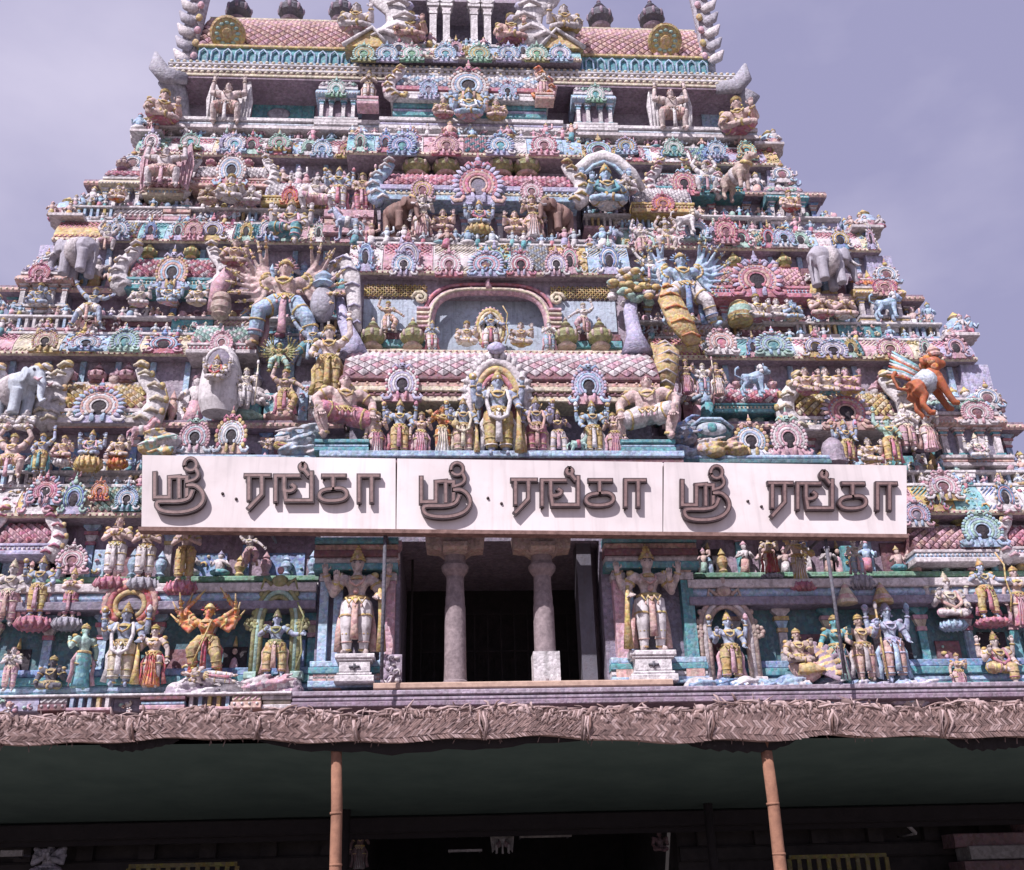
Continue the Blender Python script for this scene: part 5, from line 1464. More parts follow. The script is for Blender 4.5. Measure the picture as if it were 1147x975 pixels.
def S(pose, cx, yb, h, Y, cols, label, group='statues on the temple tower', rz=0, ped=None, pc=('pink',), ph=.16, split=None, flip=1, name='statue', cat='statue', pw=1.0, au=None, wide=1.0):
    """place one statue: feet at photo pixel (cx, yb) on the plane y = Y, h pixels tall"""
    p = U(cx, yb, Y)
    if pose.startswith('sit'): h *= .82
    elif yb < 480 and h < 70 and pose != 'atlas': h *= .9
    if pose == 'atlas': h *= 1.12
    H = U(cx, yb - h, Y).z - p.z
    cols = list(cols) + ['gold', 'rose', 'dgrey'][len(cols) - 2:] if len(cols) < 5 else list(cols)
    if pose in ('elephant', 'lion', 'bull', 'horse', 'bird'):
        me, z1 = animal(pose); z0 = 0; parts = None
    else:
        parts, z0, z1 = fig_parts(pose); me = JOINT[pose]
    big = split if split is not None else (h >= 58 and parts is not None)
    hp = ph * H if ped else 0
    k = (H - hp) / (z1 - z0)
    dz = hp - z0 * k
    if not big and not ped and not au:
        o = inst(me, name, cols, None, (p.x, Y, p.z - z0 * k), (k * flip * wide, k, k), rz)
    else:
        o = empty(name, (p.x, Y, p.z), rz)
        if big:
            for n, m in parts.items(): inst(m, n, cols, o, (0, 0, dz), (k * flip * wide, k, k))
        else:
            inst(me, 'figure', cols, o, (0, 0, dz), (k * flip * wide, k, k))
        if ped == 'lotus': inst(LOTM, 'lotus_pedestal', pc, o, (0, 0, .002), (H * .42 * pw, H * .34 * pw, hp / .24 - .02))
        if ped == 'slab': inst(SLBM, 'pedestal', list(pc) * 2 if len(pc) < 2 else pc, o, (0, 0, .002), (H * .42 * pw, H * .36 * pw, hp / .3 - .01))
        if au:
            w, hh, z, c = au                       # ring of petals standing behind the figure
            m = MB()
            m.tube([(w / 2 * math.sin(t), .12, z + hh / 2 * math.cos(t)) for t in [i * math.pi / 12 - 2.6 for i in range(21)]], w * .075, 0, 8)
            m.tube([(w * .4 * math.sin(t), .09, z + hh * .4 * math.cos(t)) for t in [i * math.pi / 12 - 2.6 for i in range(21)]], w * .07, 1, 8)
            m.tube([(w * .29 * math.sin(t), .10, z + hh * .29 * math.cos(t)) for t in [i * math.pi / 12 - 2.6 for i in range(21)]], w * .06, 2, 8)
            m.ell((0, .17, z), (w * .42, .05, hh * .42), 3, 14, 8)
            for i in range(21):
                t = i * math.pi / 12 - 2.6
                m.ell((w * .55 * math.sin(t), .13, z + hh * .55 * math.cos(t)), (w * .06, .06, w * .06), 4, 6, 4)
            m.build('halo', c, o)
    tag(o, label, cat, group)
    return o

PK = ('skin', 'rose', 'gold', 'pink', 'dgrey')
PW = ('skin', 'white', 'gold', 'rose', 'dgrey')
FY = ('fair', 'ochre', 'gold', 'rose', 'dgrey')
FW_ = ('fair', 'white', 'gold', 'salmon', 'dgrey')
FO = ('fair', 'orange', 'gold', 'red', 'dgrey')
FT = ('fair', 'teal', 'gold', 'rose', 'dgrey')
BY = ('bskin', 'ochre', 'gold', 'rose', 'dgrey')
BW = ('bskin', 'white', 'gold', 'rose', 'dgrey')
BP = ('sky', 'pink', 'gold', 'white', 'dgrey')
WB = ('white', 'sky', 'cream', 'pink', 'dgrey')
PP = ('pale', 'pink', 'cream', 'salmon', 'brown')
GY = ('mint', 'ochre', 'gold', 'rose', 'dgrey')
TN = ('tan', 'salmon', 'gold', 'pale', 'brown')

# lowest storey, either side of the doorway
g = 'statues of the lowest storey'
ydr = .0
S('guard', 397, 735, 124, -.15, ('fair', 'white_', 'gold', 'salmon', 'dgrey'), 'four-armed door guardian in white leggings left of the dark doorway', g, 0)
S('guard', 732, 731, 122, -.15, ('fair', 'white_', 'gold', 'salmon', 'dgrey'), 'four-armed door guardian in white leggings right of the dark doorway', g, 0, flip=-1)
m = MB()
for cx, w, yb, yt in ((397, 44, 767, 735), (732, 52, 766, 731)):
    p, q = U(cx - w / 2, yb, -.2), U(cx + w / 2, yb, -.2)
    z1 = U(cx, yt, -.15).z - .005; h = z1 - p.z
    m = MB()
    for a, b, i in ((0, .24, 1.0), (.242, .34, .88), (.342, .74, .78), (.742, .82, .9), (.822, 1, 1.0)):
        c, hw = (p.x + q.x) / 2, (q.x - p.x) / 2 * i
        m.cbox(c - hw, c + hw, -.5 + (1 - i) * .3, .3, p.z + h * a, p.z + h * b, .03, 0)
    c = (p.x + q.x) / 2
    m.tube([(c - .14, -.46, p.z + h * .54), (c + .14, -.46, p.z + h * .54)], .035, 1, 5); m.tube([(c, -.47, p.z + h * .44), (c, -.47, p.z + h * .64)], .035, 1, 5)
    o = m.build('plinth', ['white', 'dgrey'])
    tag(o, 'white stepped plinth under the guardian ' + ('left' if cx < 500 else 'right') + ' of the doorway', 'plinth', 'white plinths of the door guardians')
S('lordclub', 132, 770, 96, -.1, ('bskin', 'cream', 'gold', 'white', 'dgrey'), 'large blue-skinned standing deity under a round red halo', g, 0, split=True, au=(1.35, 1.3, 2.25, ['salmon', 'red', 'ochre', 'dusk', 'rose']))
S('lady', 88, 772, 74, -.15, ('mint', 'teal', 'gold', 'pink', 'dgrey'), 'woman in a green skirt left of the red-haloed deity', g, 4)
S('lady', 168, 771, 72, -.15, FO, 'woman in an orange sari right of the red-haloed deity', g, -.1, flip=-1)
S('durga', 228, 758, 98, -.2, ('orange', 'ochre', 'gold', 'red', 'maroon'), 'many-armed orange goddess standing over a fallen figure', g)
def rocks(cx0, cx1, yb, yt, Y, cols, label, n=30, seed=1, name='carved_rocks', group=None):
    r = random.Random(seed)
    m = MB()
    for i in range(n):
        cx = r.uniform(cx0, cx1); py = r.uniform(yt, yb)
        p = U(cx, py, Y)
        s = r.uniform(.16, .34)
        m.ell((p.x, Y + (yb - py) * .012 + r.uniform(-.1, .1), p.z), (s * 1.3, s, s * .8), r.randrange(len(cols)), 8, 6)
        a = r.uniform(-.5, .5)
        m.tube([(p.x - s, Y - s * .75, p.z - .05), (p.x, Y - s * 1.0, p.z + .1 * a), (p.x + s, Y - s * .75, p.z + .08)], [.03, .06, .03], r.randrange(len(cols)), 5)
    o = remesh(m, .035, 1).build(name, cols)
    tag(o, label, 'rock carving', group or 'rock carvings on the ledge')
    return o
rocks(196, 262, 784, 762, -.1, ['mauve', 'pale', 'white'], 'pinkish rock base under the orange goddess', 26, 3)
rocks(282, 328, 784, 760, -.05, ['plum', 'pink', 'pale'], 'carved base under the green framed flute figure', 20, 4)
rocks(778, 905, 786, 764, -.15, ['white', 'sky', 'blue'], 'pale blue rocks under the tan arch and the bird rider', 60, 5)
rocks(920, 1042, 786, 766, -.15, ['white', 'sky', 'lav'], 'pale blue rocks under the right hand trio', 52, 6)
# fallen figure under the goddess
p = U(232, 757, -.3)
q = JOINT['durga']
o = inst(fig_parts('pray') and JOINT['pray'], 'statue', ('fair', 'white', 'gold', 'rose', 'brown'), None, (p.x + .85, -.45, p.z - .12), (1.05, 1.05, 1.7), 0, R(-84))
tag(o, 'fallen pale figure lying under the orange goddess', 'statue', g)

def framed(cx, yb, yt, w, Y, cols, label):
    """free-standing arched frame of scrolls"""
    a, b = U(cx - w / 2, yb, Y), U(cx + w / 2, yb, Y)
    h = U(cx, yt, Y).z - a.z
    x, hw = (a.x + b.x) / 2, (b.x - a.x) / 2
    m = MB()
    zsp = a.z + h * .5
    for k, mi in ((1.0, 0), (.84, 1), (.7, 0)):
        pts = [(x - hw * k, Y, a.z)] + [(x - hw * k * math.cos(math.pi * i / 14), Y, zsp + h * .36 * k * math.sin(math.pi * i / 14)) for i in range(15)] + [(x + hw * k, Y, a.z)]
        m.tube(pts, .075, mi, 7)
    for q in (-1, 1):
        for c2 in range(8): m.ell((x + q * hw * 1.12 + .14 * math.cos(c2 * .785), Y - .02, zsp + .14 * math.sin(c2 * .785)), (.08, .07, .08), 0, 6, 4)
        m.cbox(x + q * hw - .16, x + q * hw + .16, Y - .16, Y + .2, a.z, a.z + .2, .03, 1)
    for i in range(13):
        t = math.pi * i / 12
        m.ell((x - hw * 1.1 * math.cos(t), Y, zsp + h * .4 * math.sin(t)), (.08, .07, .09), 0, 6, 4)
    m.ell((x, Y - .04, a.z + h * .9), (.24, .14, .18), 0, 8, 6); m.ell((x, Y - .06, a.z + h * 1.0), (.1, .09, .12), 2, 7, 5)
    for q in (-1, 1): m.tube([(x + q * .2, Y - .05, a.z + h * .86), (x + q * .42, Y - .05, a.z + h * .92), (x + q * .5, Y - .05, a.z + h * .82)], [.07, .06, .03], 0, 6)
    o = m.build('arched_frame', cols)
    tag(o, label, 'frame', 'arched frames around statues')
framed(306, 762, 640, 52, .05, ['olive', 'mint', 'pink'], 'green scrolled arch frame around the flute figure')
S('archer', 306, 760, 84, -.12, ('bskin', 'ochre', 'olive', 'salmon', 'dgrey'), 'blue flute figure inside the green scrolled frame', g)
framed(822, 768, 652, 62, .1, ['tan', 'pale', 'tan'], 'tan arch frame around the blue archer')
S('lord', 822, 766, 82, -.1, ('bskin', 'ochre', 'gold', 'pink', 'dgrey'), 'blue deity in yellow under the tan arch right of the doorway', g)
S('bird', 906, 772, 56, -.2, ('salmon', 'ochre', 'gold', 'plum', 'dgrey'), 'carved bird carrying a rider on the blue rocks', g, math.pi * .9, split=False, cat='bird statue', name='bird_statue')
S('sit', 896, 746, 52, -.2, ('tan', 'plum', 'gold', 'pale', 'brown'), 'brown skinned rider seated on the carved bird', g)
S('lady', 943, 766, 78, -.05, ('teal', 'mint', 'gold', 'plum', 'dgrey'), 'green skinned woman leftmost of the right hand trio', g)
S('staff', 972, 764, 88, -.1, TN, 'tan skinned man in the middle of the right hand trio', g)
S('lord', 1006, 766, 94, -.1, ('bskin', 'salmon', 'lav', 'sky', 'dgrey'), 'tall blue deity rightmost of the right hand trio', g)
S('throne', 1125, 772, 66, -.05, FY, 'seated figure in yellow beside the far right pilaster', g)
S('sit', 55, 775, 50, .1, ('dgrey', 'olive', 'ochre', 'ochre', 'dgrey'), 'dark seated figure with gilt belly in the left niche', g)
S('pray', 8, 775, 50, .0, PP, 'pale figure with joined palms at the lower left picture edge', g)
S('lady', 1078, 775, 44, .15, PK, 'small pink woman between pilasters on the far right', g)

# register above the lowest storey
g = 'statues standing above the lowest storey'
S('pray', 124, 662, 82, .15, ('skin', 'white', 'gold', 'pale', 'brown'), 'worshipper in white on a pink lotus, first left of the sign end', g, ped='lotus', pc=('rose',), ph=.16)
S('pray', 158, 664, 80, .15, ('skin', 'white', 'gold', 'pale', 'brown'), 'worshipper in white on a grey lotus under the sign end', g, ped='lotus', pc=('grey',), ph=.18)
S('pray', 203, 668, 82, .15, ('skin', 'ochre', 'gold', 'ochre', 'brown'), 'worshipper in a yellow cloth on a pink lotus', g, ped='lotus', pc=('rose',), ph=.18)
S('dancer', 278, 636, 46, .5, PP, 'small pink dancing figure under the sign, left half', g)
S('lord', 36, 706, 84, .05, ('bskin', 'ochre', 'gold', 'pink', 'dgrey'), 'blue four-armed deity on a pink lotus at far left', g, ped='lotus', pc=('rose',), ph=.16)
S('crownpray', 74, 706, 70, .1, PK, 'pink figure with joined palms on a grey lotus at far left', g, ped='lotus', pc=('grey',), ph=.18)
S('lord', 4, 702, 76, .05, PP, 'pale pink deity cut by the left picture edge', g)
S('lady', 865, 650, 52, .3, ('fair', 'red', 'gold', 'red', 'dgrey'), 'woman in a red dress under the right half of the sign', g, ped='lotus', pc=('grey',), ph=.12)
S('veena', 899, 664, 66, .2, ('fair', 'ochre', 'gold', 'white', 'dgrey'), 'woman in a yellow skirt with pale headcloth on a pink lotus', g, ped='lotus', pc=('rose',), ph=.16)
S('raise_', 965, 662, 66, .15, WB, 'white figure with one arm raised on a grey pedestal', g, ped='lotus', pc=('grey',), ph=.24)
S('sit4', 1069, 706, 80, .1, PP, 'broad pink seated figure above the far right wall', g, ped='lotus', pc=('sky',), ph=.16)
S('archer', 1112, 702, 82, .05, BY, 'blue archer in yellow standing at the far right', g, ped='lotus', pc=('rose',), ph=.1)
S('lady', 1148, 704, 70, .1, PK, 'pink woman cut by the right picture edge', g)
for cx, c, t in ((950, 'cream', 'left'), (990, 'ochre', 'right')):
    p = U(cx, 676, -.1); m = MB()
    m.lathe((p.x, -.05, p.z), [(.3, 0), (.29, .1), (.22, .25), (.12, .45), (.07, .56), (.001, .64)], [0, 1, 0, 1, 0], 10)
    tag(m.build('spire_ornament', [c, 'salmon']), 'pale conical spire %s of the grey pedestal' % t, 'spire', 'conical spires on the right ledge')

# statues in front of the pavilion, just above the sign
g = 'statues in a row above the sign'
yb = 511
S('squat', 383, 496, 74, .0, ('skin', 'rose', 'gold', 'pink', 'maroon'), 'pink giant squatting on a teal pedestal left of the row above the sign', g, R(14))
S('squat', 730, 497, 74, .0, ('skin', 'pale', 'gold', 'pink', 'maroon'), 'pink giant squatting on a teal pedestal right of the row above the sign', g, R(-14), flip=-1)
row = (('lady', 421, 50, PW, 'small woman in white, leftmost of the row above the sign'), ('lord', 447, 64, BY, 'blue four-armed deity in yellow, second from left above the sign'),
       ('lady', 471, 50, PK, 'small woman in rose pink, third from left above the sign'), ('veena', 496, 58, ('orange', 'white', 'gold', 'cream', 'dgrey'), 'orange skinned musician in white with a long veena'),
       ('lordclub', 519, 66, ('bskin', 'salmon', 'gold', 'cream', 'dgrey'), 'garlanded blue attendant just left of the haloed main deity'), ('lordclub', 602, 68, ('lav', 'rose', 'gold', 'salmon', 'dgrey'), 'garlanded lavender attendant just right of the haloed main deity'),
       ('archer', 626, 58, ('plum', 'pale', 'gold', 'pink', 'dgrey'), 'plum skinned bowman right of the haloed main deity'), ('lord', 666, 64, ('sky', 'ochre', 'gold', 'white', 'dgrey'), 'pale blue four-armed deity, second from right above the sign'),
       ('lady', 690, 50, PK, 'small pink woman, rightmost of the row above the sign'))
for ps, cx, h, c, l in row: S(ps, cx, yb + (cx - 400) * .004, h, .0 if h < 65 else -.1, c, l, g, flip=1 if cx < 560 else -1)
S('horse', 649, 512, 28, -.1, ('mint', 'rose', 'gold', 'white', 'dgrey'), 'small pale horse in the row above the sign', g, 0, cat='horse statue', name='horse_statue')
o = S('lordclub', 559, 512, 98, -.25, ('bskin', 'ochre', 'gold', 'white', 'dgrey'), 'main blue deity in yellow under the white feathered halo', g, split=True)
m = MB()
p = U(557, 452, .0)
W2 = (U(600, 452, 0) - U(514, 452, 0)).length / 2
zt = U(557, 393, 0).z
for k, mi, r in ((.86, 0, .1), (.72, 1, .16), (.58, 2, .13), (.46, 3, .09)):
    m.tube([(p.x + W2 * k * math.cos(t), .1, p.z + (zt - p.z) * (k + .08) * math.sin(t)) for t in [R(-35 + 250 * i / 24) for i in range(25)]], r, mi, 8)
for i in range(25):
    t = R(-38 + 256 * i / 24)
    c, s = math.cos(t), math.sin(t) * (zt - p.z) / W2
    m.tube([(p.x + W2 * .74 * c, .05, p.z + W2 * .78 * s), (p.x + W2 * .92 * c, .0, p.z + W2 * .95 * s), (p.x + W2 * 1.04 * c, .08, p.z + W2 * 1.02 * s)], [.06, .09, .02], 0 if i % 2 else 1, 6)
m.ell((p.x, .25, p.z + .4), (W2 * .55, .08, (zt - p.z) * .6), 4, 14, 8)
for q in (-1, 1): m.tube([(p.x + q * W2 * .8, .1, zp0 + .01), (p.x + q * W2 * .8, .1, p.z)], .14, 1, 8)
m.ell((p.x, -.12, zt + .02), (.3, .16, .2), 5, 8, 6)
tag(m.build('feathered_halo', ['white', 'pale', 'ochre', 'rose', 'dusk', 'lav']), 'white feathered halo behind the main deity in front of the barrel roof', 'halo')

# storey two, side bays
g = 'statues of the second storey'
S('bearer', 8, 537, 64, .7, ('skin', 'salmon', 'gold', 'pink', 'brown'), 'pink muscular bearer at the left picture edge', g)
S('raise_', 42, 531, 54, .75, ('bskin', 'ochre', 'gold', 'teal', 'dgrey'), 'blue figure in yellow with one arm raised at left', g)
S('sit', 68, 522, 42, .8, PK, 'pink seated figure left of the yellow lotus', g, ped='lotus', pc=('white',), ph=.2)
S('sit4', 98, 527, 56, .7, ('bskin', 'lav', 'gold', 'pink', 'dgrey'), 'blue seated deity on a yellow lotus', g, ped='lotus', pc=('ochre',), ph=.3, pw=1.3)
S('sitlady', 131, 524, 46, .8, FO, 'seated lady on an orange lotus right of the blue seated deity', g, ped='lotus', pc=('orange',), ph=.24, pw=1.2)
S('horse', 157, 500, 34, .9, ('pink', 'white', 'gold', 'rose', 'dgrey'), 'small pink horse left of the sign', g, 0, cat='horse statue', name='horse_statue')
S('sitpray', 27, 484, 30, .9, ('white', 'pale', 'cream', 'pale', 'grey'), 'small white seated figure below the grey elephant', g)
S('sitpray', 4, 484, 30, .9, ('pale', 'white', 'cream', 'pale', 'grey'), 'small white seated figure cut by the left edge', g)
S('staff', 604 - 331, 456, 56, 1.1, ('pale', 'white', 'cream', 'white', 'brown'), 'white attendant with a staff beside the egg shaped shrine', g)
S('dancer', 317, 466, 66, .9, ('skin', 'ochre', 'gold', 'rose', 'dgrey'), 'dancing figure in yellow left of the long barrel roof', g)
S('manyarm', 312, 418, 44, 1.0, ('olive', 'mint', 'ochre', 'green', 'dgrey'), 'small green many-armed dancer above the dancing figure in yellow', g)
S('raise_', 366, 447, 98, .6, ('fair', 'ochre', 'gold', 'ochre', 'dgrey'), 'tall figure in a long yellow robe at left of the barrel roof', g, split=True)
S('lady', 770, 442, 44, 1.0, PK, 'first of three small pink women right of the barrel roof', g)
S('staff', 790, 443, 46, 1.0, WB, 'white and blue man between two small pink women', g)
S('lady', 806, 444, 42, 1.0, ('skin', 'salmon', 'gold', 'white', 'dgrey'), 'small woman in salmon right of the white and blue man', g, flip=-1)
S('lion', 846, 443, 38, 1.0, ('sky', 'sky', 'white', 'rose', 'dgrey'), 'pale blue lion under the right eave', g, 0, cat='lion statue', name='lion_statue')
for i, cx in enumerate((905, 928, 951)):
    S('sitlady', cx, 444, 40, 1.1, (('skin', 'rose', 'gold', 'pink', 'dgrey'), ('fair', 'teal', 'gold', 'rose', 'dgrey'), ('pink', 'ochre', 'gold', 'rose', 'dgrey'))[i], ('left', 'middle', 'right')[i] + ' one of three ladies seated in a row above the red arch, in ' + ('rose', 'teal', 'ochre')[i], g)
S('lord', 952, 520, 50, .8, BY, 'blue deity in yellow below the red arch on the right', g)
S('raise_', 1002, 522, 66, .7, GY, 'green skinned figure with raised arm right of the red arch', g, flip=-1)
S('sitlady', 976, 521, 38, .8, FY, 'seated woman in yellow below the red arch', g)
S('crownpray', 1020, 505, 54, .8, PP, 'pale pink attendant left of the far right shrine', g)
S('lady', 1044, 506, 52, .8, ('pale', 'pink', 'cream', 'salmon', 'brown'), 'pale pink woman beside the far right shrine', g)
S('sit4', 1097, 515, 36, 1.0, WB, 'white seated deity inside the far right shrine', g)
m = MB(); p = U(936, 520, .85)
m.lathe((p.x, .9, p.z), [(.42, 0), (.42, .1), (.36, .12), (.36, .55), (.28, .75), (.1, .9), (.001, .95)], 0, 12)
tag(m.build('domed_stone', ['mauve']), 'rounded mauve stone left of the blue deity below the red arch', 'stone')
rocks(166, 196, 508, 486, .55, ['mint', 'ochre', 'white', 'pale'], 'pastel leaf and shell lumps at the left end above the sign', 16, 8, 'shell_carving', 'shell carvings above the sign')
rocks(318, 350, 508, 480, .6, ['ice', 'sky', 'pale'], 'pale blue scrolls left of the left teal pedestal', 20, 9, 'shell_carving', 'shell carvings above the sign')
rocks(757, 778, 508, 470, .55, ['blue', 'bskin', 'pgrey'], 'blue grey rounded mass right of the right teal pedestal', 14, 10, 'shell_carving', 'shell carvings above the sign')
q = U(308, 503, .5)
o = inst(JOINT['pray'], 'statue', FY, None, (q.x + .7, .5, q.z), (.95, .95, 1.4), 0, R(-80))
tag(o, 'small reclining figure in yellow left of the left teal pedestal', 'statue', g)
m = MB(); p = U(796, 482, .5)
m.ell((p.x, .6, p.z), (.75, .25, .42), 0, 12, 8); m.ell((p.x, .42, p.z), (.5, .16, .24), 1, 12, 8); m.ell((p.x, .3, p.z), (.17, .08, .17), 2, 10, 7)
m.tube([(p.x - .7, .4, p.z), (p.x - .3, .32, p.z + .3), (p.x + .3, .32, p.z + .3), (p.x + .7, .4, p.z)], .06, 3, 6)
o = m.build('eye_carving', ['dteal', 'ice', 'teal', 'sky'])
tag(o, 'big carved eye in a dark blue face above the sign right of the pavilion', 'eye carving')
rocks(786, 826, 508, 494, .6, ['ochre', 'pale', 'salmon'], 'ochre lumps under the big carved eye', 16, 11, 'shell_carving', 'shell carvings above the sign')
# egg shaped white shrine
p = U(241, 458, .9)
H = U(241, 380, .9).z - p.z
m = MB()
m.lathe((p.x, 1.3, p.z), [(.5, 0), (.63, H * .15), (.67, H * .36), (.62, H * .6), (.46, H * .82), (.22, H * .95), (.001, H)], 0, 22, .85)
o = m.build('egg_shrine', ['white_'])
tag(o, 'white egg shaped shrine with an oval opening', 'shrine')
m = MB()
m.tube([(p.x + .42 * math.cos(t), .76 + .03 * math.sin(t), p.z + H * .6 + H * .24 * math.sin(t)) for t in [i * .3 for i in range(22)]], .06, 0, 6)
m.ell((p.x, .8, p.z + H * .6), (.41, .1, H * .235), 1, 12, 8)  # solid dark cap, the shade inside an opening put into its colour
m.build('opening', ['white', 'dusk'], o)
S('sit4', 241, 428, 38, .62, ('pale', 'white', 'gold', 'red', 'brown'), 'white seated figure in the oval opening of the egg shrine', g)
# orange bird-man on the right edge
animal('lion')
c = U(1058, 462, .5)
PAL['vermilion'] = (.42, .13, .06)
o = empty('beast_statue', (c.x, .5, c.z))
inst(JOINT['lion'], 'figure', ('vermilion_', 'vermilion_', 'orange', 'pale', 'dgrey'), o, (0, 0, 0), (2.3, 2.5, 2.5), 0, R(-22))
o.scale = (.86, .86, .86)
m = MB()
for q in range(9):
    m.tube([(-.75 + .06 * q, .3, 1.45 + .06 * q), (-1.15 + .04 * q, .42, 1.75 + .08 * q), (-1.7 + .05 * q, .45, 1.8 + .13 * q)], [.08, .12, .03], q % 3, 6, .5)
m.build('wing', ['vermilion', 'pale', 'turq'], o)
m = MB(); m.tube([(-.75, 0, 1.1), (-.5, 0, 1.24), (-.3, 0, 1.38)], [.42, .46, .47], 0, 10); m.build('clothing', ['ice'], o)
m = MB(); m.lathe((.08, 0, 2.3), [(.3, 0), (.34, .08), (.24, .2), (.28, .28), (.1, .5), (.001, .66)], 0, 10); m.build('crown', ['salmon'], o)
tag(o, 'red orange winged beast leaping out from the right edge of the tower', 'beast statue', 'animal carvings of the tower')

# storey two recess and oval niche
g = 'statues of the oval niche stage'
S('archer', 550, 391, 52, 1.9, BW, 'blue and white deity standing in the oval niche', g, au=(.9, 1.5, .85, ['ochre', 'cream', 'white', 'dteal', 'pink']))
S('sit', 523, 389, 36, 2.1, ('fair', 'white', 'gold', 'salmon', 'dgrey'), 'seated attendant left of the deity in the oval niche', g)
S('sitlady', 584, 390, 36, 2.1, FY, 'seated attendant right of the deity in the oval niche', g)
S('crownpray', 484, 393, 38, 1.85, BW, 'small blue attendant at the left foot of the oval frame', g)
S('crownpray', 616, 394, 40, 1.85, WB, 'small white attendant at the right foot of the oval frame', g)
S('dancer', 434, 374, 46, 2.0, TN, 'tan dancer in the dark window left of the oval frame', g)
S('dancer', 655, 376, 46, 2.0, PP, 'pale dancer in the dark window right of the oval frame', g, flip=-1)
g = 'giant carvings flanking the oval niche'
S('manyarm', 316, 392, 118, 1.5, ('skin', 'sky', 'gold', 'pink', 'maroon'), 'huge pink many-armed deity left of the oval niche', g, split=True)
S('manyarm', 772, 366, 96, 1.5, ('sky', 'white', 'gold', 'blue', 'dgrey'), 'huge pale blue many-armed deity right of the oval niche', g, split=True)
S('stride', 345, 470 - 60, 62, 1.2, ('bskin', 'teal', 'gold', 'sky', 'dgrey'), 'blue striding figure under the huge pink deity', g)
S('sitlady', 262, 300, 40, 1.9, PK, 'pink seated lady above the tan jar', g)
m = MB(); p = U(253, 358, 1.6)
m.lathe((p.x - .2, 1.6, p.z + .05), [(.2, 0), (.3, .08), (.25, .14), (.34, .3), (.34, .52), (.26, .58), (.32, .66), (.28, .84), (.2, .92), (.001, .96)], 0, 14)
tag(m.build('jar', ['tan']), 'tan banded jar left of the huge pink deity', 'jar')
m = MB(); p = U(360, 355, 1.5)
m.ell((p.x, 1.6, p.z + .55), (.42, .36, .7), 0, 14, 10)
o = m.build('pot', ['grey']); m = MB(); m.lathe((p.x, 1.6, p.z + 1.15), [(.3, 0), (.42, .1), (.3, .25), (.36, .4), (.1, .7), (.001, .8)], 0, 10); m.build('crest', ['sky'], o)
tag(o, 'grey egg shaped pot with blue crest beside the huge pink deity', 'pot')
# swept cloths and tree trunks
def slabcurve(path, rad, mats, label, cat, name, flat=.4, ridges=0, rm=1, group=None):
    m = MB(); m.tube(path, rad, 0, 9, flat)
    n = len(path)
    for i in range(ridges):
        t = (i + .5) / ridges * (n - 1); a = int(t); f = t - a
        p = Vector(path[a]).lerp(Vector(path[min(a + 1, n - 1)]), f); r = rad[a] * (1 - f) + rad[min(a + 1, n - 1)] * f
        m.tube([p + Vector((-r * .9, -.12, -.04)), p + Vector((0, -r * flat - .05, .06)), p + Vector((r * .9, -.1, -.04))], .045, rm, 5)
    o = m.build(name, mats); tag(o, label, cat, group); return o
P3 = lambda px, py, Y: tuple(U(px, py, Y))
slabcurve([P3(368, 300, 1.7), P3(385, 292, 1.6), P3(394, 310, 1.6), P3(397, 345, 1.6), P3(402, 372, 1.7)], [.18, .3, .3, .24, .08], ['white', 'lav'], 'white curling horn arching down left of the oval niche', 'horn carving', 'horn_carving', .5, 6, 1, 'horn carvings beside the oval niche')
slabcurve([P3(396, 398, 1.2), P3(394, 380, 1.4), P3(385, 360, 1.7), P3(380, 335, 1.9)], [.5, .3, .22, .16], ['lav', 'white'], 'smooth lavender horn foot at the left end of the barrel roof', 'horn carving', 'horn_carving', .5, 0, 1, 'horn carvings beside the oval niche')
slabcurve([P3(714, 396, 1.2), P3(711, 375, 1.4), P3(706, 350, 1.6), P3(708, 330, 1.7)], [.55, .28, .24, .2], ['lav', 'white'], 'pale forked tree trunk at the right end of the barrel roof', 'tree carving', 'tree_carving', .6)
slabcurve([P3(746, 318, 1.2), P3(750, 335, 1.1), P3(762, 360, 1.0), P3(778, 385, 1.0)], [.12, .42, .45, .3], ['ochre', 'orange'], 'big swept ochre cloth below the pale blue many-armed deity', 'cloth carving', 'cloth_carving', .45, 5, 1)
slabcurve([P3(744, 438, .8), P3(745, 415, .7), P3(748, 395, .8), P3(742, 385, 1.0)], [.3, .42, .4, .2], ['ochre', 'pale'], 'ochre scroll closing the right end of the barrel roof', 'scroll carving', 'scroll_carving', .7, 6, 1)
slabcurve([P3(238, 348, 2.1), P3(245, 322, 2.1), P3(258, 305, 2.1), P3(285, 292, 2.1)], [.2, .3, .28, .1], ['pink', 'pale'], 'pink rock mass behind the arms of the huge pink deity', 'rock carving', 'rock_carving', .7)
# leafy crown over the trunk
m = MB()
r = random.Random(3)
for i in range(60):
    p = U(r.uniform(685, 735), r.uniform(300, 338), 1.6)
    m.ell((p.x, 1.6 + r.uniform(-.3, .3), p.z), (.2, .14, .12), r.randrange(3), 6, 4)
tag(m.build('tree_carving', ['mint', 'pale', 'ochre']), 'carved pastel leaf cluster above the pale tree trunk', 'tree carving')
S('stride', 727, 318, 44, 1.6, WB, 'white leaping figure above the pastel leaf cluster', g)

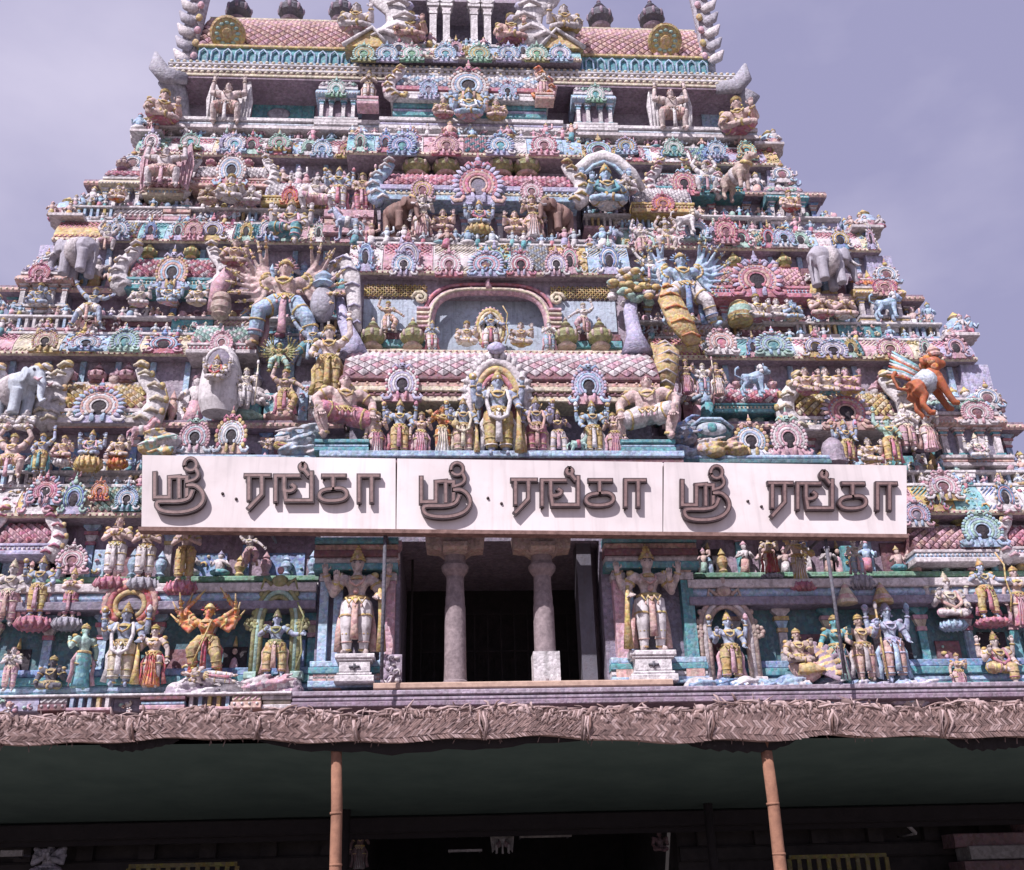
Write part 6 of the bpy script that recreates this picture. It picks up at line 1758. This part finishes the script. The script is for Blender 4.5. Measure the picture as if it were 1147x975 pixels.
# storey three, side bays
g = 'statues of the third storey'
S('sit', 42, 345, 34, 2.7, BW, 'blue and white seated figure inside the far left shrine', g)
S('stride', 97, 365, 56, 2.2, ('bskin', 'white', 'gold', 'salmon', 'dgrey'), 'blue striding warrior below the left elephant', g)
S('sitlady', 156, 345, 32, 2.4, PP, 'small seated figure left of the ochre arch', g)
S('sit4', 188, 343, 36, 2.3, ('sky', 'pink', 'gold', 'white', 'dgrey'), 'pale blue seated deity under the ochre arch', g)
S('sitlady', 221, 344, 32, 2.4, ('pale', 'cream', 'gold', 'salmon', 'dgrey'), 'small cream seated figure right of the ochre arch', g)
S('sit', 850, 362, 40, 2.3, ('pale', 'rose', 'gold', 'ochre', 'dgrey'), 'seated figure in rose under the red horseshoe arch', g)
S('sitlady', 872, 360, 32, 2.4, PP, 'small pale attendant right of the rose seated figure', g)
S('sitpray', 889, 361, 30, 2.4, ('sky', 'cream', 'gold', 'pink', 'dgrey'), 'small blue seated attendant under the red horseshoe arch', g)
S('sitpray', 921, 358, 36, 2.4, PK, 'pink seated worshipper, first right of the red horseshoe arch', g)
S('sitpray', 947, 359, 36, 2.4, ('skin', 'white', 'gold', 'pink', 'maroon'), 'pink and white seated worshipper beside the far right red-roofed shrine', g)
S('lion', 996, 358, 34, 2.6, ('sky', 'teal', 'white', 'lav', 'dgrey'), 'pale blue lion in the red-roofed right shrine', g, 0, cat='lion statue', name='lion_statue')
m = MB(); p = U(830, 362, 2.3)
m.lathe((p.x, 2.3, p.z), [(.42, 0), (.46, .1), (.4, .16), (.44, .3), (.42, .55), (.32, .75), (.15, .88), (.001, .92)], [0, 1, 0, 1, 0, 0], 14)
tag(m.build('domed_stone', ['ochre', 'mint']), 'ochre domed pot left of the red horseshoe arch figures', 'pot')
S('elephant', 84, 310, 52, 2.6, ('pgrey_', 'pale', 'gold', 'white', 'dgrey'), 'pale grey elephant on the left corner of the tower', 'animal carvings of the tower', R(158), cat='elephant statue', name='elephant_statue', flip=1)
S('elephant', 930, 320, 52, 2.6, ('pgrey_', 'pale', 'gold', 'white', 'dgrey'), 'pale grey elephant on the right corner of the tower', 'animal carvings of the tower', R(18), cat='elephant statue', name='elephant_statue')
S('elephant', 12, 470, 62, 1.2, ('ice_', 'pale', 'gold', 'pink', 'dgrey'), 'pale blue elephant at the left picture edge', 'animal carvings of the tower', R(-30), cat='elephant statue', name='elephant_statue')
S('bearer', 118, 282, 40, 2.9, PP, 'pale bearer on top of the left elephant group', g)
S('horse', 388, 268, 40, 2.6, ('bskin', 'white', 'gold', 'pink', 'dgrey'), 'blue horse left of the fourth storey elephants', 'animal carvings of the tower', R(8), cat='horse statue', name='horse_statue', flip=-1)

# storey four
g = 'statues of the fourth storey'
S('elephant', 444, 262, 40, 3.0, ('brown_', 'brown_', 'gold', 'pale', 'dgrey'), 'brown elephant left of the boat-shaped throne', 'animal carvings of the tower', R(-38), cat='elephant statue', name='elephant_statue')
S('elephant', 628, 264, 40, 3.0, ('brown_', 'brown_', 'gold', 'pale', 'dgrey'), 'brown elephant right of the boat-shaped throne', 'animal carvings of the tower', R(218), cat='elephant statue', name='elephant_statue')
S('lady', 472, 267, 54, 2.7, PP, 'pink standing woman right of the left brown elephant', g)
S('lady', 598, 268, 54, 2.7, ('skin', 'white', 'gold', 'salmon', 'dgrey'), 'woman in white left of the right brown elephant', g, flip=-1)
S('sitlady', 496, 262, 34, 2.9, PK, 'pink lady seated left of the gold boat throne', g)
S('sitlady', 577, 264, 34, 2.9, ('skin', 'salmon', 'gold', 'cream', 'dgrey'), 'lady in salmon seated right of the gold boat throne', g, flip=-1)
S('sit4', 537, 265, 50, 2.6, BW, 'blue deity seated on a gold boat throne', g, ped='lotus', pc=('gold',), ph=.22, pw=1.4)
S('lord', 378, 237, 56, 3.4, BW, 'blue and white four-armed deity on the left upper ledge', g)
S('staff', 405, 238, 56, 3.4, PK, 'pink man with a staff beside the blue upper deity', g)
S('squat', 352, 238, 40, 3.5, PP, 'pale squatting figure left of the blue upper deity', g)
m = MB()
x0, x1 = U(362, 258, 3.2).x, U(418, 258, 3.2).x
slabs(m, x0, x1, 3.15, 4.4, U(390, 262, 3.2).z, U(390, 239, 3.4).z - .01, (0, 1, 0), 3, .06)
rel_panel(m, x0 + .1, x1 - .1, 3.12, U(390, 260, 3.2).z, U(390, 242, 3.2).z, [0, 2], 26)
tag(m.build('pedestal', ['pink', 'salmon', 'pale']), 'pink carved pedestal under the two upper left statues', 'pedestal')
S('throne', 323, 282, 66, 2.6, ('pale', 'teal', 'gold', 'pink', 'dgrey'), 'pale crowned figure seated in front of a white niche', g, split=True)
S('sit', 257, 228, 40, 3.6, ('pale', 'white', 'gold', 'pink', 'dgrey'), 'pale seated deity under the pale orange arch', g)
S('sitpray', 233, 230, 28, 3.7, TN, 'small tan worshipper left of the pale seated deity', g)
S('sitpray', 281, 231, 28, 3.7, PP, 'small pale worshipper right of the pale seated deity', g)
S('atlas', 181, 211, 50, 3.6, ('pale', 'salmon', 'tan', 'pink', 'maroon'), 'pale pink bearer with raised arms on the left flank', g)
S('sit', 131, 227, 26, 3.9, FO, 'tiny orange-clad figure in the left pink-roofed shrine', g)
S('sit', 886, 238, 30, 3.9, ('skin', 'red', 'gold', 'red', 'dgrey'), 'tiny red-clad figure in the right teal-eaved shrine', g)
S('sit4', 681, 236, 64, 3.2, ('sky', 'white', 'gold', 'teal', 'dgrey'), 'big pale blue deity seated under a white canopy arch', g, split=True)
S('sitpray', 702, 220, 30, 3.2, PP, 'small attendant right of the big pale blue seated deity', g)
S('bull', 828, 218, 48, 3.5, ('tan', 'tan', 'gold', 'pale', 'brown'), 'tan bull standing on the right flank', 'animal carvings of the tower', R(-60), cat='bull statue', name='bull_statue')
S('bearer', 792, 216, 46, 3.6, WB, 'white bearer left of the tan bull', g)
S('horse', 676, 296, 46, 2.6, ('bskin', 'white', 'gold', 'sky', 'dgrey'), 'dark blue horse below the white canopy arch', 'animal carvings of the tower', 0, cat='horse statue', name='horse_statue')
S('dancer', 720, 286, 44, 2.6, PP, 'pale dancer right of the dark blue horse', g)
S('bearer', 748, 282, 44, 2.6, FW_, 'bearer in white under the white barrel roof', g)
S('lion', 770, 262, 30, 2.9, ('white', 'sky', 'cream', 'pink', 'dgrey'), 'small white lion beside the white barrel roof', g, 0, cat='lion statue', name='lion_statue')
# white canopy arch
m = MB()
c = U(676, 198, 3.5)
pts = [(c.x - 1.5, 3.5, c.z - .6), (c.x - 1.1, 3.4, c.z + .1), (c.x - .5, 3.35, c.z + .65), (c.x, 3.3, c.z + .8), (c.x + .5, 3.35, c.z + .65), (c.x + 1.1, 3.4, c.z + .1), (c.x + 1.5, 3.5, c.z - .6)]
m.tube(pts, [.14, .22, .26, .28, .26, .22, .14], 0, 9, .8)
m.tube([(x * .8 + c.x * .2, y - .05, z - .3) for x, y, z in pts], .09, 1, 7)
m.ell((c.x, 3.75, c.z - .1), (.8, .15, .8), 2, 12, 8)
tag(m.build('canopy_arch', ['white', 'sky', 'dusk']), 'white swelling canopy arch over the big pale blue seated deity', 'arch')

# storey five and roof
g = 'statues of the top storey'
S('atlas', 252, 141, 52, 4.9, ('fair', 'salmon', 'tan', 'white', 'brown'), 'bearer with white wings holding up the left great eave', g, wide=.8)
S('atlas', 755, 148, 52, 4.9, ('fair', 'salmon', 'tan', 'white', 'brown'), 'bearer with white wings holding up the right great eave', g, wide=.8)
S('sit', 180, 140, 48, 4.7, PK, 'pink seated figure at the left end of the great eave', g, R(20))
S('sit', 830, 152, 52, 4.7, PK, 'pink seated figure at the right end of the great eave', g, R(-20))
S('crownpray', 412, 122, 48, 4.4, FW_, 'cream standing figure left of the topmost arch', g, ped='slab', pc=('pink', 'white'), ph=.2)
S('crownpray', 610, 116, 42, 4.4, PP, 'pink standing figure right of the topmost arch', g, ped='slab', pc=('salmon', 'white'), ph=.2)
S('sit4', 525, 136, 46, 4.0, BP, 'pale blue deity in pink seated below the topmost arch', g)
S('sitlady', 497, 134, 30, 4.2, PK, 'small pink lady left of the topmost seated deity', g)
S('sitlady', 556, 136, 30, 4.2, ('skin', 'ochre', 'gold', 'rose', 'dgrey'), 'small lady in ochre right of the topmost seated deity', g, flip=-1)
S('sit', 459, 50, 44, 5.0, ('salmon', 'pink', 'gold', 'pale', 'dgrey'), 'pink seated figure left of the roof porch pillars', g)
S('sit', 573, 52, 44, 5.0, ('salmon', 'rose', 'gold', 'pale', 'dgrey'), 'pink seated figure right of the roof porch pillars', g)
S('sitlady', 398, 40, 44, 5.0, ('pale', 'pink', 'gold', 'white', 'dgrey'), 'pink lady on the left gable beside the roof porch', g)
S('sitlady', 633, 42, 44, 5.0, ('pale', 'ochre', 'gold', 'pink', 'dgrey'), 'lady in ochre on the right gable beside the roof porch', g, flip=-1)
# ------------------------------------------------------------------ the long name board
YS = -1.5
MT['board'] = paint('board_white', (.70, .65, .65), .45, .12, .04, (.5, .4, .4), .35, 0.0, .3)
MT['letter_edge'] = noise_mat('letter_dark_metal', (.03, .02, .022), (.06, .035, .04), 8, .5, .1)
MT['letter_face'] = noise_mat('letter_dull_face', (.15, .095, .09), (.25, .17, .16), 9, .5, .1)
MT['rustwood'] = noise_mat('rusty_frame', (.12, .07, .06), (.25, .16, .14), 6)
sign = empty('signboard', tuple(U(585, 598, YS)))
tag(sign, 'long white board with raised dark lettering fixed across the tower front', 'signboard')
O = Vector(sign.location)
def sp(px, py, dy=0.0): return U(px, py, YS) - O + Vector((0, dy, 0))
def quadbox(m, c, y0, y1, mi):
    v = [(p.x, y0, p.z) for p in c] + [(p.x, y1, p.z) for p in c]
    m.add(v, [(0, 1, 2, 3), (7, 6, 5, 4), (0, 4, 5, 1), (1, 5, 6, 2), (2, 6, 7, 3), (3, 7, 4, 0)], mi, False)
def ytop(x): return 510 + (x - 160) * .0135
def ybot(x): return 590 + (x - 155) * .0098
def stroke(m, pts, w, y0, y1, mi):
    """flat ribbon of constant width along a line, given real depth"""
    n = len(pts)
    L, Rr = [], []
    for i in range(n):
        if i == 0: d = pts[1] - pts[0]
        elif i == n - 1: d = pts[-1] - pts[-2]
        else: d = (pts[i + 1] - pts[i]).normalized() + (pts[i] - pts[i - 1]).normalized()
        d = Vector((d.x, 0, d.z)).normalized()
        nn = Vector((-d.z, 0, d.x))
        k = 1.0
        if 0 < i < n - 1:
            a = (pts[i] - pts[i - 1]); a = Vector((-a.z, 0, a.x)).normalized()
            k = min(1.5, 1 / max(.5, a.dot(nn)))
        ee = d * (w * .5) * (-1 if i == 0 else 1 if i == n - 1 else 0)
        L.append(pts[i] + nn * w * .5 * k + ee); Rr.append(pts[i] - nn * w * .5 * k + ee)
    v = [(p.x, y0, p.z) for p in L] + [(p.x, y0, p.z) for p in Rr] + [(p.x, y1, p.z) for p in L] + [(p.x, y1, p.z) for p in Rr]
    f = []
    for i in range(n - 1):
        f += [(i, i + n, i + n + 1, i + 1), (i, i + 1, i + 1 + 2 * n, i + 2 * n), (i + n + 1, i + n, i + 3 * n, i + 3 * n + 1)]
    f += [(0, 2 * n, 3 * n, n), (n - 1, 2 * n - 1, 4 * n - 1, 3 * n - 1)]
    m.add(v, f, mi, False)
def smooth(pts, it=2):
    for _ in range(it):
        q = [pts[0]]
        for i in range(len(pts) - 1):
            a, b = Vector(pts[i]), Vector(pts[i + 1])
            q += [tuple(a.lerp(b, .25)), tuple(a.lerp(b, .75))]
        q.append(pts[-1]); pts = q
    return pts
def ring(cx, cy, r, a0=0, a1=360, n=16): return [(cx + r * math.cos(R(a0 + (a1 - a0) * i / n)), cy + r * math.sin(R(a0 + (a1 - a0) * i / n))) for i in range(n + 1)]
# strokes in the pixels of two enlarged views, turned back into photo pixels
A_ = lambda pts: [(x / 3.955, 350 + y / 3.955) for x, y in pts]
B_ = lambda pts: [(140 + x / 2.4935, 490 + y / 2.4935) for x, y in pts]
GL = {
    'sri': [A_([(692, 724), (692, 830), (757, 830), (757, 744)]), A_([(757, 742), (800, 738), (800, 828)]), A_([(800, 742), (834, 742), (834, 828)]),
            A_(ring(850, 685, 27, -200, 160)), A_(smooth([(872, 702), (888, 730), (872, 752), (838, 762)])),
            A_(smooth([(838, 778), (872, 776), (905, 805), (910, 845), (880, 880), (820, 897), (750, 897), (706, 884), (698, 852), (730, 848), (800, 850), (845, 838), (858, 806)]))],
    'ra': [B_([(349, 114), (349, 178)]), B_([(341, 113), (405, 113)]), B_([(385, 116), (385, 166), (350, 203)])],
    'nga': [B_([(423, 182), (423, 114), (487, 114)]), B_([(447, 116), (447, 150)]), B_(smooth([(447, 146), (449, 158), (470, 156), (478, 146), (470, 140)], 1)), B_([(447, 152), (452, 183), (523, 183), (523, 106)]), B_(ring(499, 90, 8, -90, 270)), B_([(503, 98), (514, 112)])],
    'ka': [B_([(556, 114), (614, 114)]), B_([(583, 116), (583, 150)]), B_(smooth([(583, 150), (552, 154), (542, 170), (556, 184), (596, 184), (620, 176), (622, 158), (606, 148), (584, 150)]))],
    'aa': [B_([(655, 184), (655, 114), (708, 114)]), B_([(690, 116), (690, 184)])]}
bounds = [(158, 443.5), (443.5, 742.5), (742.5, 1016)]
offs = [(0, 0, 1.0), (297, 5, 1.0), (588, 8.5, 1.0)]
for (a, b), (dx, dy, ks) in zip(bounds, offs):
    m = MB()
    g = .45
    quadbox(m, [sp(a - 2 * 0 + g, ybot(a)), sp(b - g, ybot(b)), sp(b - g, ytop(b)), sp(a + g + 1, ytop(a))], -.0, .2, 0)
    pan = m.build('panel', ['board'], sign)
    for nm in ('sri', 'ra', 'nga', 'ka', 'aa'):
        m = MB()
        for i, s in enumerate(GL[nm]):
            kx = .955 if dx == 588 else 1.0
            x0 = 174
            pts = [sp(x0 + (x - x0) * kx + dx, y + dy) for x, y in s]
            w = .14 if nm != 'sri' or i not in (3, 4) else .115
            stroke(m, pts, w, -.17 - .004 * i, -.05 + .002 * i, 0)
            stroke(m, pts, w * .52, -.182 - .004 * i, -.16, 1)
            # stand-offs to the board
        p = sp(174 + (GL[nm][0][0][0] - 174) * (.955 if dx == 588 else 1) + dx, GL[nm][0][0][1] + dy + 3)
        m.tube([(p.x, -.08, p.z), (p.x, .0, p.z)], .025, 0, 6)
        q = GL[nm][-1][-1]
        p = sp(174 + (q[0] - 174) * (.955 if dx == 588 else 1) + dx, q[1] + dy - 2)
        m.tube([(p.x, -.08, p.z), (p.x, .0, p.z)], .025, 0, 6)
        m.build('letter', ['letter_edge', 'letter_face'], pan)
    for (px, py) in ((249.5, 553.4), (264.7, 559.4)):
        p = sp(px + dx, py + dy)
        m = MB(); m.tube([(p.x, -.05, p.z), (p.x, .0, p.z)], [.035, .045], 0, 8); m.build('bolt', ['letter_edge'], pan)
m = MB()
quadbox(m, [sp(155, ybot(155) + 5), sp(1017, ybot(1017) + 4.5), sp(1017, ybot(1017) + .6), sp(155, ybot(155) + .6)], -.04, .28, 0)
quadbox(m, [sp(158, ybot(158) - .5), sp(1015, ybot(1015) - .5), sp(1015, ytop(1015) + 1), sp(160, ytop(160) + 1)], .21, .3, 0)
m.build('frame', ['rustwood'], sign)
for px in (300, 431, 800, 927):
    m = MB()
    p = sp(px, ybot(px) + 3)
    zb_ = zl(768, YS, px) - O.z if px in (431, 800, 927) else zl(600, YS, px) - O.z
    if px in (431, 927): m.tube([(p.x, .2, p.z), (p.x, .35, zd0 - O.z + .02)], .05, 0, 7)
    m.tube([(p.x, .2, p.z + .1), (p.x, 1.4, p.z + .15)], .045, 0, 7)
    m.build('support', ['dgrey'], sign)

# ------------------------------------------------------------------ thatched shed in front of the tower
YC = -8.6
shed = empty('thatched_canopy', (0, YC, 0))
tag(shed, 'wide palm thatch canopy with dark green cloth ceiling and two bare poles', 'canopy')
def top(px): return 797 - (px - 573) * .013 + 3 * math.sin(px * .02) + 2 * math.sin(px * .051)
def bot(px): return 829 - (px - 573) * .006 + 2.5 * math.sin(px * .017 + 1) + 1.5 * math.sin(px * .06)
def lx(v): return Vector((v.x, v.y - YC, v.z))
seams = [-140, -10, 152, 290, 402, 540, 655, 792, 930, 1052, 1180, 1300, 1420]
r = random.Random(12)
for a, b in zip(seams, seams[1:]):
    m = MB()
    n = 14
    # sagging mat body rolled over the edge beam
    sag = r.uniform(-1, 3)
    ring_ = []
    for i in range(n + 1):
        px = a + .8 + (b - a - 1.6) * i / n
        t = i / n
        zt, zbm = lx(U(px, top(px), YC)), lx(U(px, bot(px) + sag * math.sin(math.pi * t), YC))
        puff = .10 + .05 * math.sin(math.pi * t)
        zm = (zt.z + zbm.z) / 2
        ring_.append([(zbm.x, .30, zbm.z + .05), (zbm.x, -.0, zbm.z), (zbm.x, -puff, zbm.z + .12), (zbm.x, -puff - .03, zm), (zt.x, -puff + .02, zt.z - .08), (zt.x, .05, zt.z), (zt.x, .6, zt.z + .02)])
    k = len(ring_[0])
    vs_ = [p for q in ring_ for p in q]
    fs_ = [(i * k + j, (i + 1) * k + j, (i + 1) * k + j + 1, i * k + j + 1) for i in range(n) for j in range(k - 1)]
    m.add(vs_, fs_, 0, True)
    # plaited leaf strips laid in slanting rows
    x0, x1 = ring_[0][0][0], ring_[-1][0][0]
    rows = r.choice((6, 6, 7))
    slant = r.choice((0, 0, 1))
    for j in range(rows):
        ns = int((x1 - x0) / .05)
        for i in range(ns):
            x = x0 + (x1 - x0) * (i + .5) / ns
            t = (x - x0) / (x1 - x0) * n
            q = ring_[min(n, int(t))]
            zlo, zhi = q[1][2], q[5][2]
            h = (zhi - zlo)
            z0_, z1_ = zlo + h * j / rows, zlo + h * (j + 1) / rows
            yy = -.17 - .03 * math.sin(math.pi * (j + .5) / rows) * 1.5
            sgn = 1 if (j % 2 or (slant and j > 1)) else -1
            d = .055 * sgn + r.uniform(-.012, .012)
            w = .021
            lift = r.uniform(0, .03)
            v = [(x - d - w, yy, z0_ - .01), (x - d + w, yy, z0_ - .01), (x + d + w, yy - lift, z1_ + .01), (x + d - w, yy - lift, z1_ + .01)]
            v += [(p[0], p[1] + .015, p[2]) for p in v]
            m.add(v, [(0, 1, 2, 3), (7, 6, 5, 4), (0, 4, 5, 1), (1, 5, 6, 2), (2, 6, 7, 3), (3, 7, 4, 0)], r.choice((0, 0, 0, 1, 1, 2)), False)
    # ragged leaf tips and sticks along the upper edge
    for i in range(int((b - a) * .5)):
        px = r.uniform(a, b)
        p = lx(U(px, top(px) + r.uniform(-1, 5), YC))
        ang = r.uniform(-1.4, 1.4) if r.random() < .3 else r.choice((-1, 1)) * r.uniform(1.15, 1.57)
        ln = r.uniform(.12, .5)
        w = r.uniform(.012, .035)
        y = r.uniform(-.22, .1)
        e = Vector((p.x + math.sin(ang) * ln, y - r.uniform(-.05, .12), p.z + abs(math.cos(ang)) * ln * .45))
        mid_ = (Vector((p.x, y, p.z)) + e) / 2 + Vector((0, 0, r.uniform(0, .05)))
        m.tube([(p.x, y, p.z), mid_, e], [w, w * .9, w * .3], r.choice((2, 2, 1, 0)), 4, .5)
    for i in range(int((b - a) * .35)):
        px = r.uniform(a, b)
        p = lx(U(px, top(px) + r.uniform(-4, 8), YC))
        dx, ln = r.uniform(-.25, .25), r.uniform(.06, .18)
        w = r.uniform(.03, .06)
        m.tube([(p.x, -.1, p.z), (p.x + dx * .5, -.2, p.z - ln * .2), (p.x + dx, -.24, p.z - ln)], [w, w * 1.1, w * .4], r.choice((2, 2, 0, 1)), 5, .3)
    for i in range(int((b - a) * .06)):
        px = r.uniform(a, b)
        p = lx(U(px, bot(px) - 1, YC))
        m.tube([(p.x, -.05, p.z), (p.x + r.uniform(-.06, .06), -.08, p.z - r.uniform(.03, .14))], [.014, .005], 1, 4)
    m.build('thatch_mat', ['thatch', 'thatch2', 'thatch3'], shed)
    # twisted tie at the seam
    m = MB()
    for q in range(5):
        p0, p1 = lx(U(b + r.uniform(-6, 6), top(b) + 1, YC)), lx(U(b + r.uniform(-5, 5), bot(b) + 2, YC))
        md = (p0 + p1) / 2
        m.tube([(p0.x, -.1, p0.z), (p0.x * .6 + md.x * .4, -.24, p0.z - .1), (md.x + r.uniform(-.08, .08), -.26, md.z), (p1.x, -.16, p1.z)], [.02, .028, .028, .014], q % 3, 5)
    m.build('tie', ['thatch3', 'thatch2', 'rustwood'], shed)
# ceiling cloth, roof over it and the dark beams
L0, R0_ = U(-150, 830, YC), U(1320, 824, YC)
zfar = 1.6 + 26.9 * math.tan(R(25) - math.atan((912 - 487.5) / F_PX))
m = MB()
nx, ny = 40, 12
for k, dz in ((0, 0),):
    vs_ = []
    for j in range(ny + 1):
        t = j / ny
        for i in range(nx + 1):
            u = i / nx
            x = -19 + 40 * u
            zn = L0.z + (R0_.z - L0.z) * u - .02
            z = zn + (zfar - zn) * t - .10 * math.sin(math.pi * min(1, t * 1.0)) * abs(math.sin(u * math.pi * 6)) 
            vs_.append((x, .25 + (7.6 - .25) * t, z))
    m.add(vs_, [(j * (nx + 1) + i, j * (nx + 1) + i + 1, (j + 1) * (nx + 1) + i + 1, (j + 1) * (nx + 1) + i) for j in range(ny) for i in range(nx)], 0, True)
m.build('ceiling_cloth', ['tarp'], shed)
m = MB()
zt_ = lx(U(573, 798, YC)).z
m.prism_x(-19, 21, [(.3, zt_ - .02), (.3, zt_ - .2), (8.7, zfar + .22), (8.7, zfar + .75)], 0)  # unseen roof carried back to the tower to stop sun leaking in
m.build('thatch_roof', ['thatch2'], shed)
m = MB()
m.cbox(-19, 21, 7.2, 7.5, zfar - .38, zfar - .02, .03, 0)
m.box(-19, 21, 7.52, 7.6, zfar - .5, zfar + .2, 0)
m.box(-19, 21, 7.61, 8.7, zfar + .12, zfar + .2, 0)  # unseen panel added behind the beam to keep sun off the wall
m.build('beam', ['black_cloth'], shed)
# black festoons under the edge
for a, b, d in ((110, 200, 9), (288, 650, 11), (770, 895, 13), (1062, 1160, 12)):
    m = MB()
    n = 24
    up, lo, lo2 = [], [], []
    for i in range(n + 1):
        px = a + (b - a) * i / n
        t = i / n
        s = math.sin(math.pi * t) ** .6 * (1 + .12 * math.sin(i * 2.1))
        p, q = lx(U(px, bot(px) - 3, YC)), lx(U(px, bot(px) + d * s + 1.0, YC))
        up.append((p.x, .06, p.z)); lo.append((q.x, .02 - .03 * math.sin(i * 1.7), q.z))
    vs_ = up + lo + [(x, y + .03, z) for x, y, z in up] + [(x, y + .03, z) for x, y, z in lo]
    N_ = n + 1
    fs_ = []
    for i in range(n):
        fs_ += [(i, i + N_, i + N_ + 1, i + 1), (i + 2 * N_, i + 2 * N_ + 1, i + 3 * N_ + 1, i + 3 * N_), (i + N_, i + 3 * N_, i + 3 * N_ + 1, i + N_ + 1)]
    m.add(vs_, fs_, 0, True)
    m.build('festoon', ['black_cloth'], shed)
for (pa, pb), w in ((((377, 836), (376, 985)), .105), (((857, 830), (876, 985)), .115)):
    p0, p1 = lx(U(*pa, YC + .15)), lx(U(*pb, YC + .15))
    d = (p0 - p1) / (p0.z - p1.z)
    pts = [p1 + d * (z - p1.z) for z in (-.05, .8, 1.8, 2.6, 3.4, p0.z + .1)]
    pts = [(p.x + .012 * math.sin(i * 2), p.y, p.z) for i, p in enumerate(pts)]
    m = MB()
    m.tube(pts, [w * 1.15, w * 1.1, w * 1.04, w, w * .96, w * .92], 0, 12)
    for z in (2.45, 3.3):
        p = p1 + d * (z - p1.z)
        m.tube([(p.x, p.y, z - .02), (p.x, p.y, z + .02)], w * 1.06, 0, 12)
    m.build('pole', ['pole'], shed)
for px in (388, 793):
    p = lx(U(px, 905, -2.2))
    m = MB(); m.tube([(p.x, p.y, 0), (p.x, p.y, zfar + .5)], .11, 0, 8)
    m.build('rear_post', ['black_cloth'], shed)

# ------------------------------------------------------------------ dim things under the canopy, before the gateway
def zq(py, Y): return U(573, py, Y).z
def railing(pa, pb, py, Y, col, label):
    x0, x1 = U(pa, py, Y).x, U(pb, py, Y).x
    z = U((pa + pb) / 2, py, Y).z
    m = MB()
    m.box(x0, x1, Y - .04, Y + .04, z - .09, z, 0); m.box(x0, x1, Y - .03, Y + .03, .3, .38, 0)
    n = int((x1 - x0) / .22)
    for i in range(n + 1):
        x = x0 + (x1 - x0) * i / n
        m.box(x - .05, x + .05, Y - .025, Y + .025, 0, z - .091, 0)
    tag(m.build('railing', [col]), label, 'railing', 'yellow railings under the canopy')
MT['dimyellow'] = paint('railing_yellow', (.16, .14, .04), .6)  # this and the next two darkened, canopy shade put into their colour
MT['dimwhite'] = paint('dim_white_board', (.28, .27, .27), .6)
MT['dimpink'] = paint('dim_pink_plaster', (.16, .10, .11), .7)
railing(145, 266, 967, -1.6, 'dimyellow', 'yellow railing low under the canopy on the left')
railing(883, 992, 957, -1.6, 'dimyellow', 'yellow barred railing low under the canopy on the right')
def board(pa, pb, ya, yb_, Y, label, col='dimwhite', cat='board', tilt=0):
    a, b = U(pa, yb_, Y), U(pb, ya, Y)
    m = MB()
    m.cbox(a.x, b.x, Y - .03, Y + .05, a.z, b.z, .015, 0)
    m.box(a.x + .02, a.x + .06, Y + .05, .3, a.z + .01, a.z + .05, 1); m.box(b.x - .06, b.x - .02, Y + .05, .3, a.z + .01, a.z + .05, 1)
    tag(m.build('board', [col, 'dgrey']), label, cat, 'dim boards under the canopy')
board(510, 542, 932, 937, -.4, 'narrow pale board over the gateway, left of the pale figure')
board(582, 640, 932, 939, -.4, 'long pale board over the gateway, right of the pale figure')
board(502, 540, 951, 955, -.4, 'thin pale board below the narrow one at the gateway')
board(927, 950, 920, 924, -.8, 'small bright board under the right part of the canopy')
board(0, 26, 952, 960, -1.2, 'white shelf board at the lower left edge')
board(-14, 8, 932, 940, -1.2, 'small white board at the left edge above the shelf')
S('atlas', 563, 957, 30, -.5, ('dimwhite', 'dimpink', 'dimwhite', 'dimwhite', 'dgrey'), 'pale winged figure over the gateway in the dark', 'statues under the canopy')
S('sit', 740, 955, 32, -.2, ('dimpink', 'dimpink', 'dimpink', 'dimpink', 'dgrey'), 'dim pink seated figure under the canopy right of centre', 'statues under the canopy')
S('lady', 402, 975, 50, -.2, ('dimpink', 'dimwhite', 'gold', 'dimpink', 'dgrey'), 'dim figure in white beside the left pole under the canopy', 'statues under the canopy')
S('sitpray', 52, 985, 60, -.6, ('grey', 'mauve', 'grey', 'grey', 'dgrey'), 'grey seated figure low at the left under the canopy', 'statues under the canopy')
# white stepped stall at the lower right
a, b = U(1075, 985, -1.2), U(1160, 930, -1.2)
m = MB()
for i, (w, z) in enumerate(((0, 0), (.25, .35), (.5, .7), (.2, 1.0))):
    m.cbox(a.x + w, b.x + .6, -1.2 + .1 * i, -.2, b.z - 1.0 + z - .34 - .004, b.z - 1.0 + z - .02, .02, i % 2)
m.box(a.x + .3, b.x + .5, -.9, -.25, 0, b.z - 1.33, 0)
m.box(b.x - .15, b.x + .1, -1.1, -.3, b.z - .02, b.z + .35, 1)
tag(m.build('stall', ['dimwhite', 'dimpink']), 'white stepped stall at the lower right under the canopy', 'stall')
m = MB()
p, q = U(1009, 917, -1.0), U(1026, 934, -1.0)
m.tube([p, q], [.06, .05], 0, 7); m.tube([q, (q.x + .05, .2, q.z)], .03, 0, 6)
tag(m.build('tube_lamp_unlit', ['dimwhite']), 'slanting pale unlit tube under the right part of the canopy', 'tube lamp')

# leftover slots that stayed empty would render grey: fill them
for o in COL.objects:
    if o.type == 'MESH':
        for s in o.material_slots:
            if s.material is None:
                s.link = 'OBJECT'; s.material = mt('pale')
print('OBJECTS', len(COL.objects), 'FACES', sum(len(o.data.polygons) for o in COL.objects if o.type == 'MESH'))
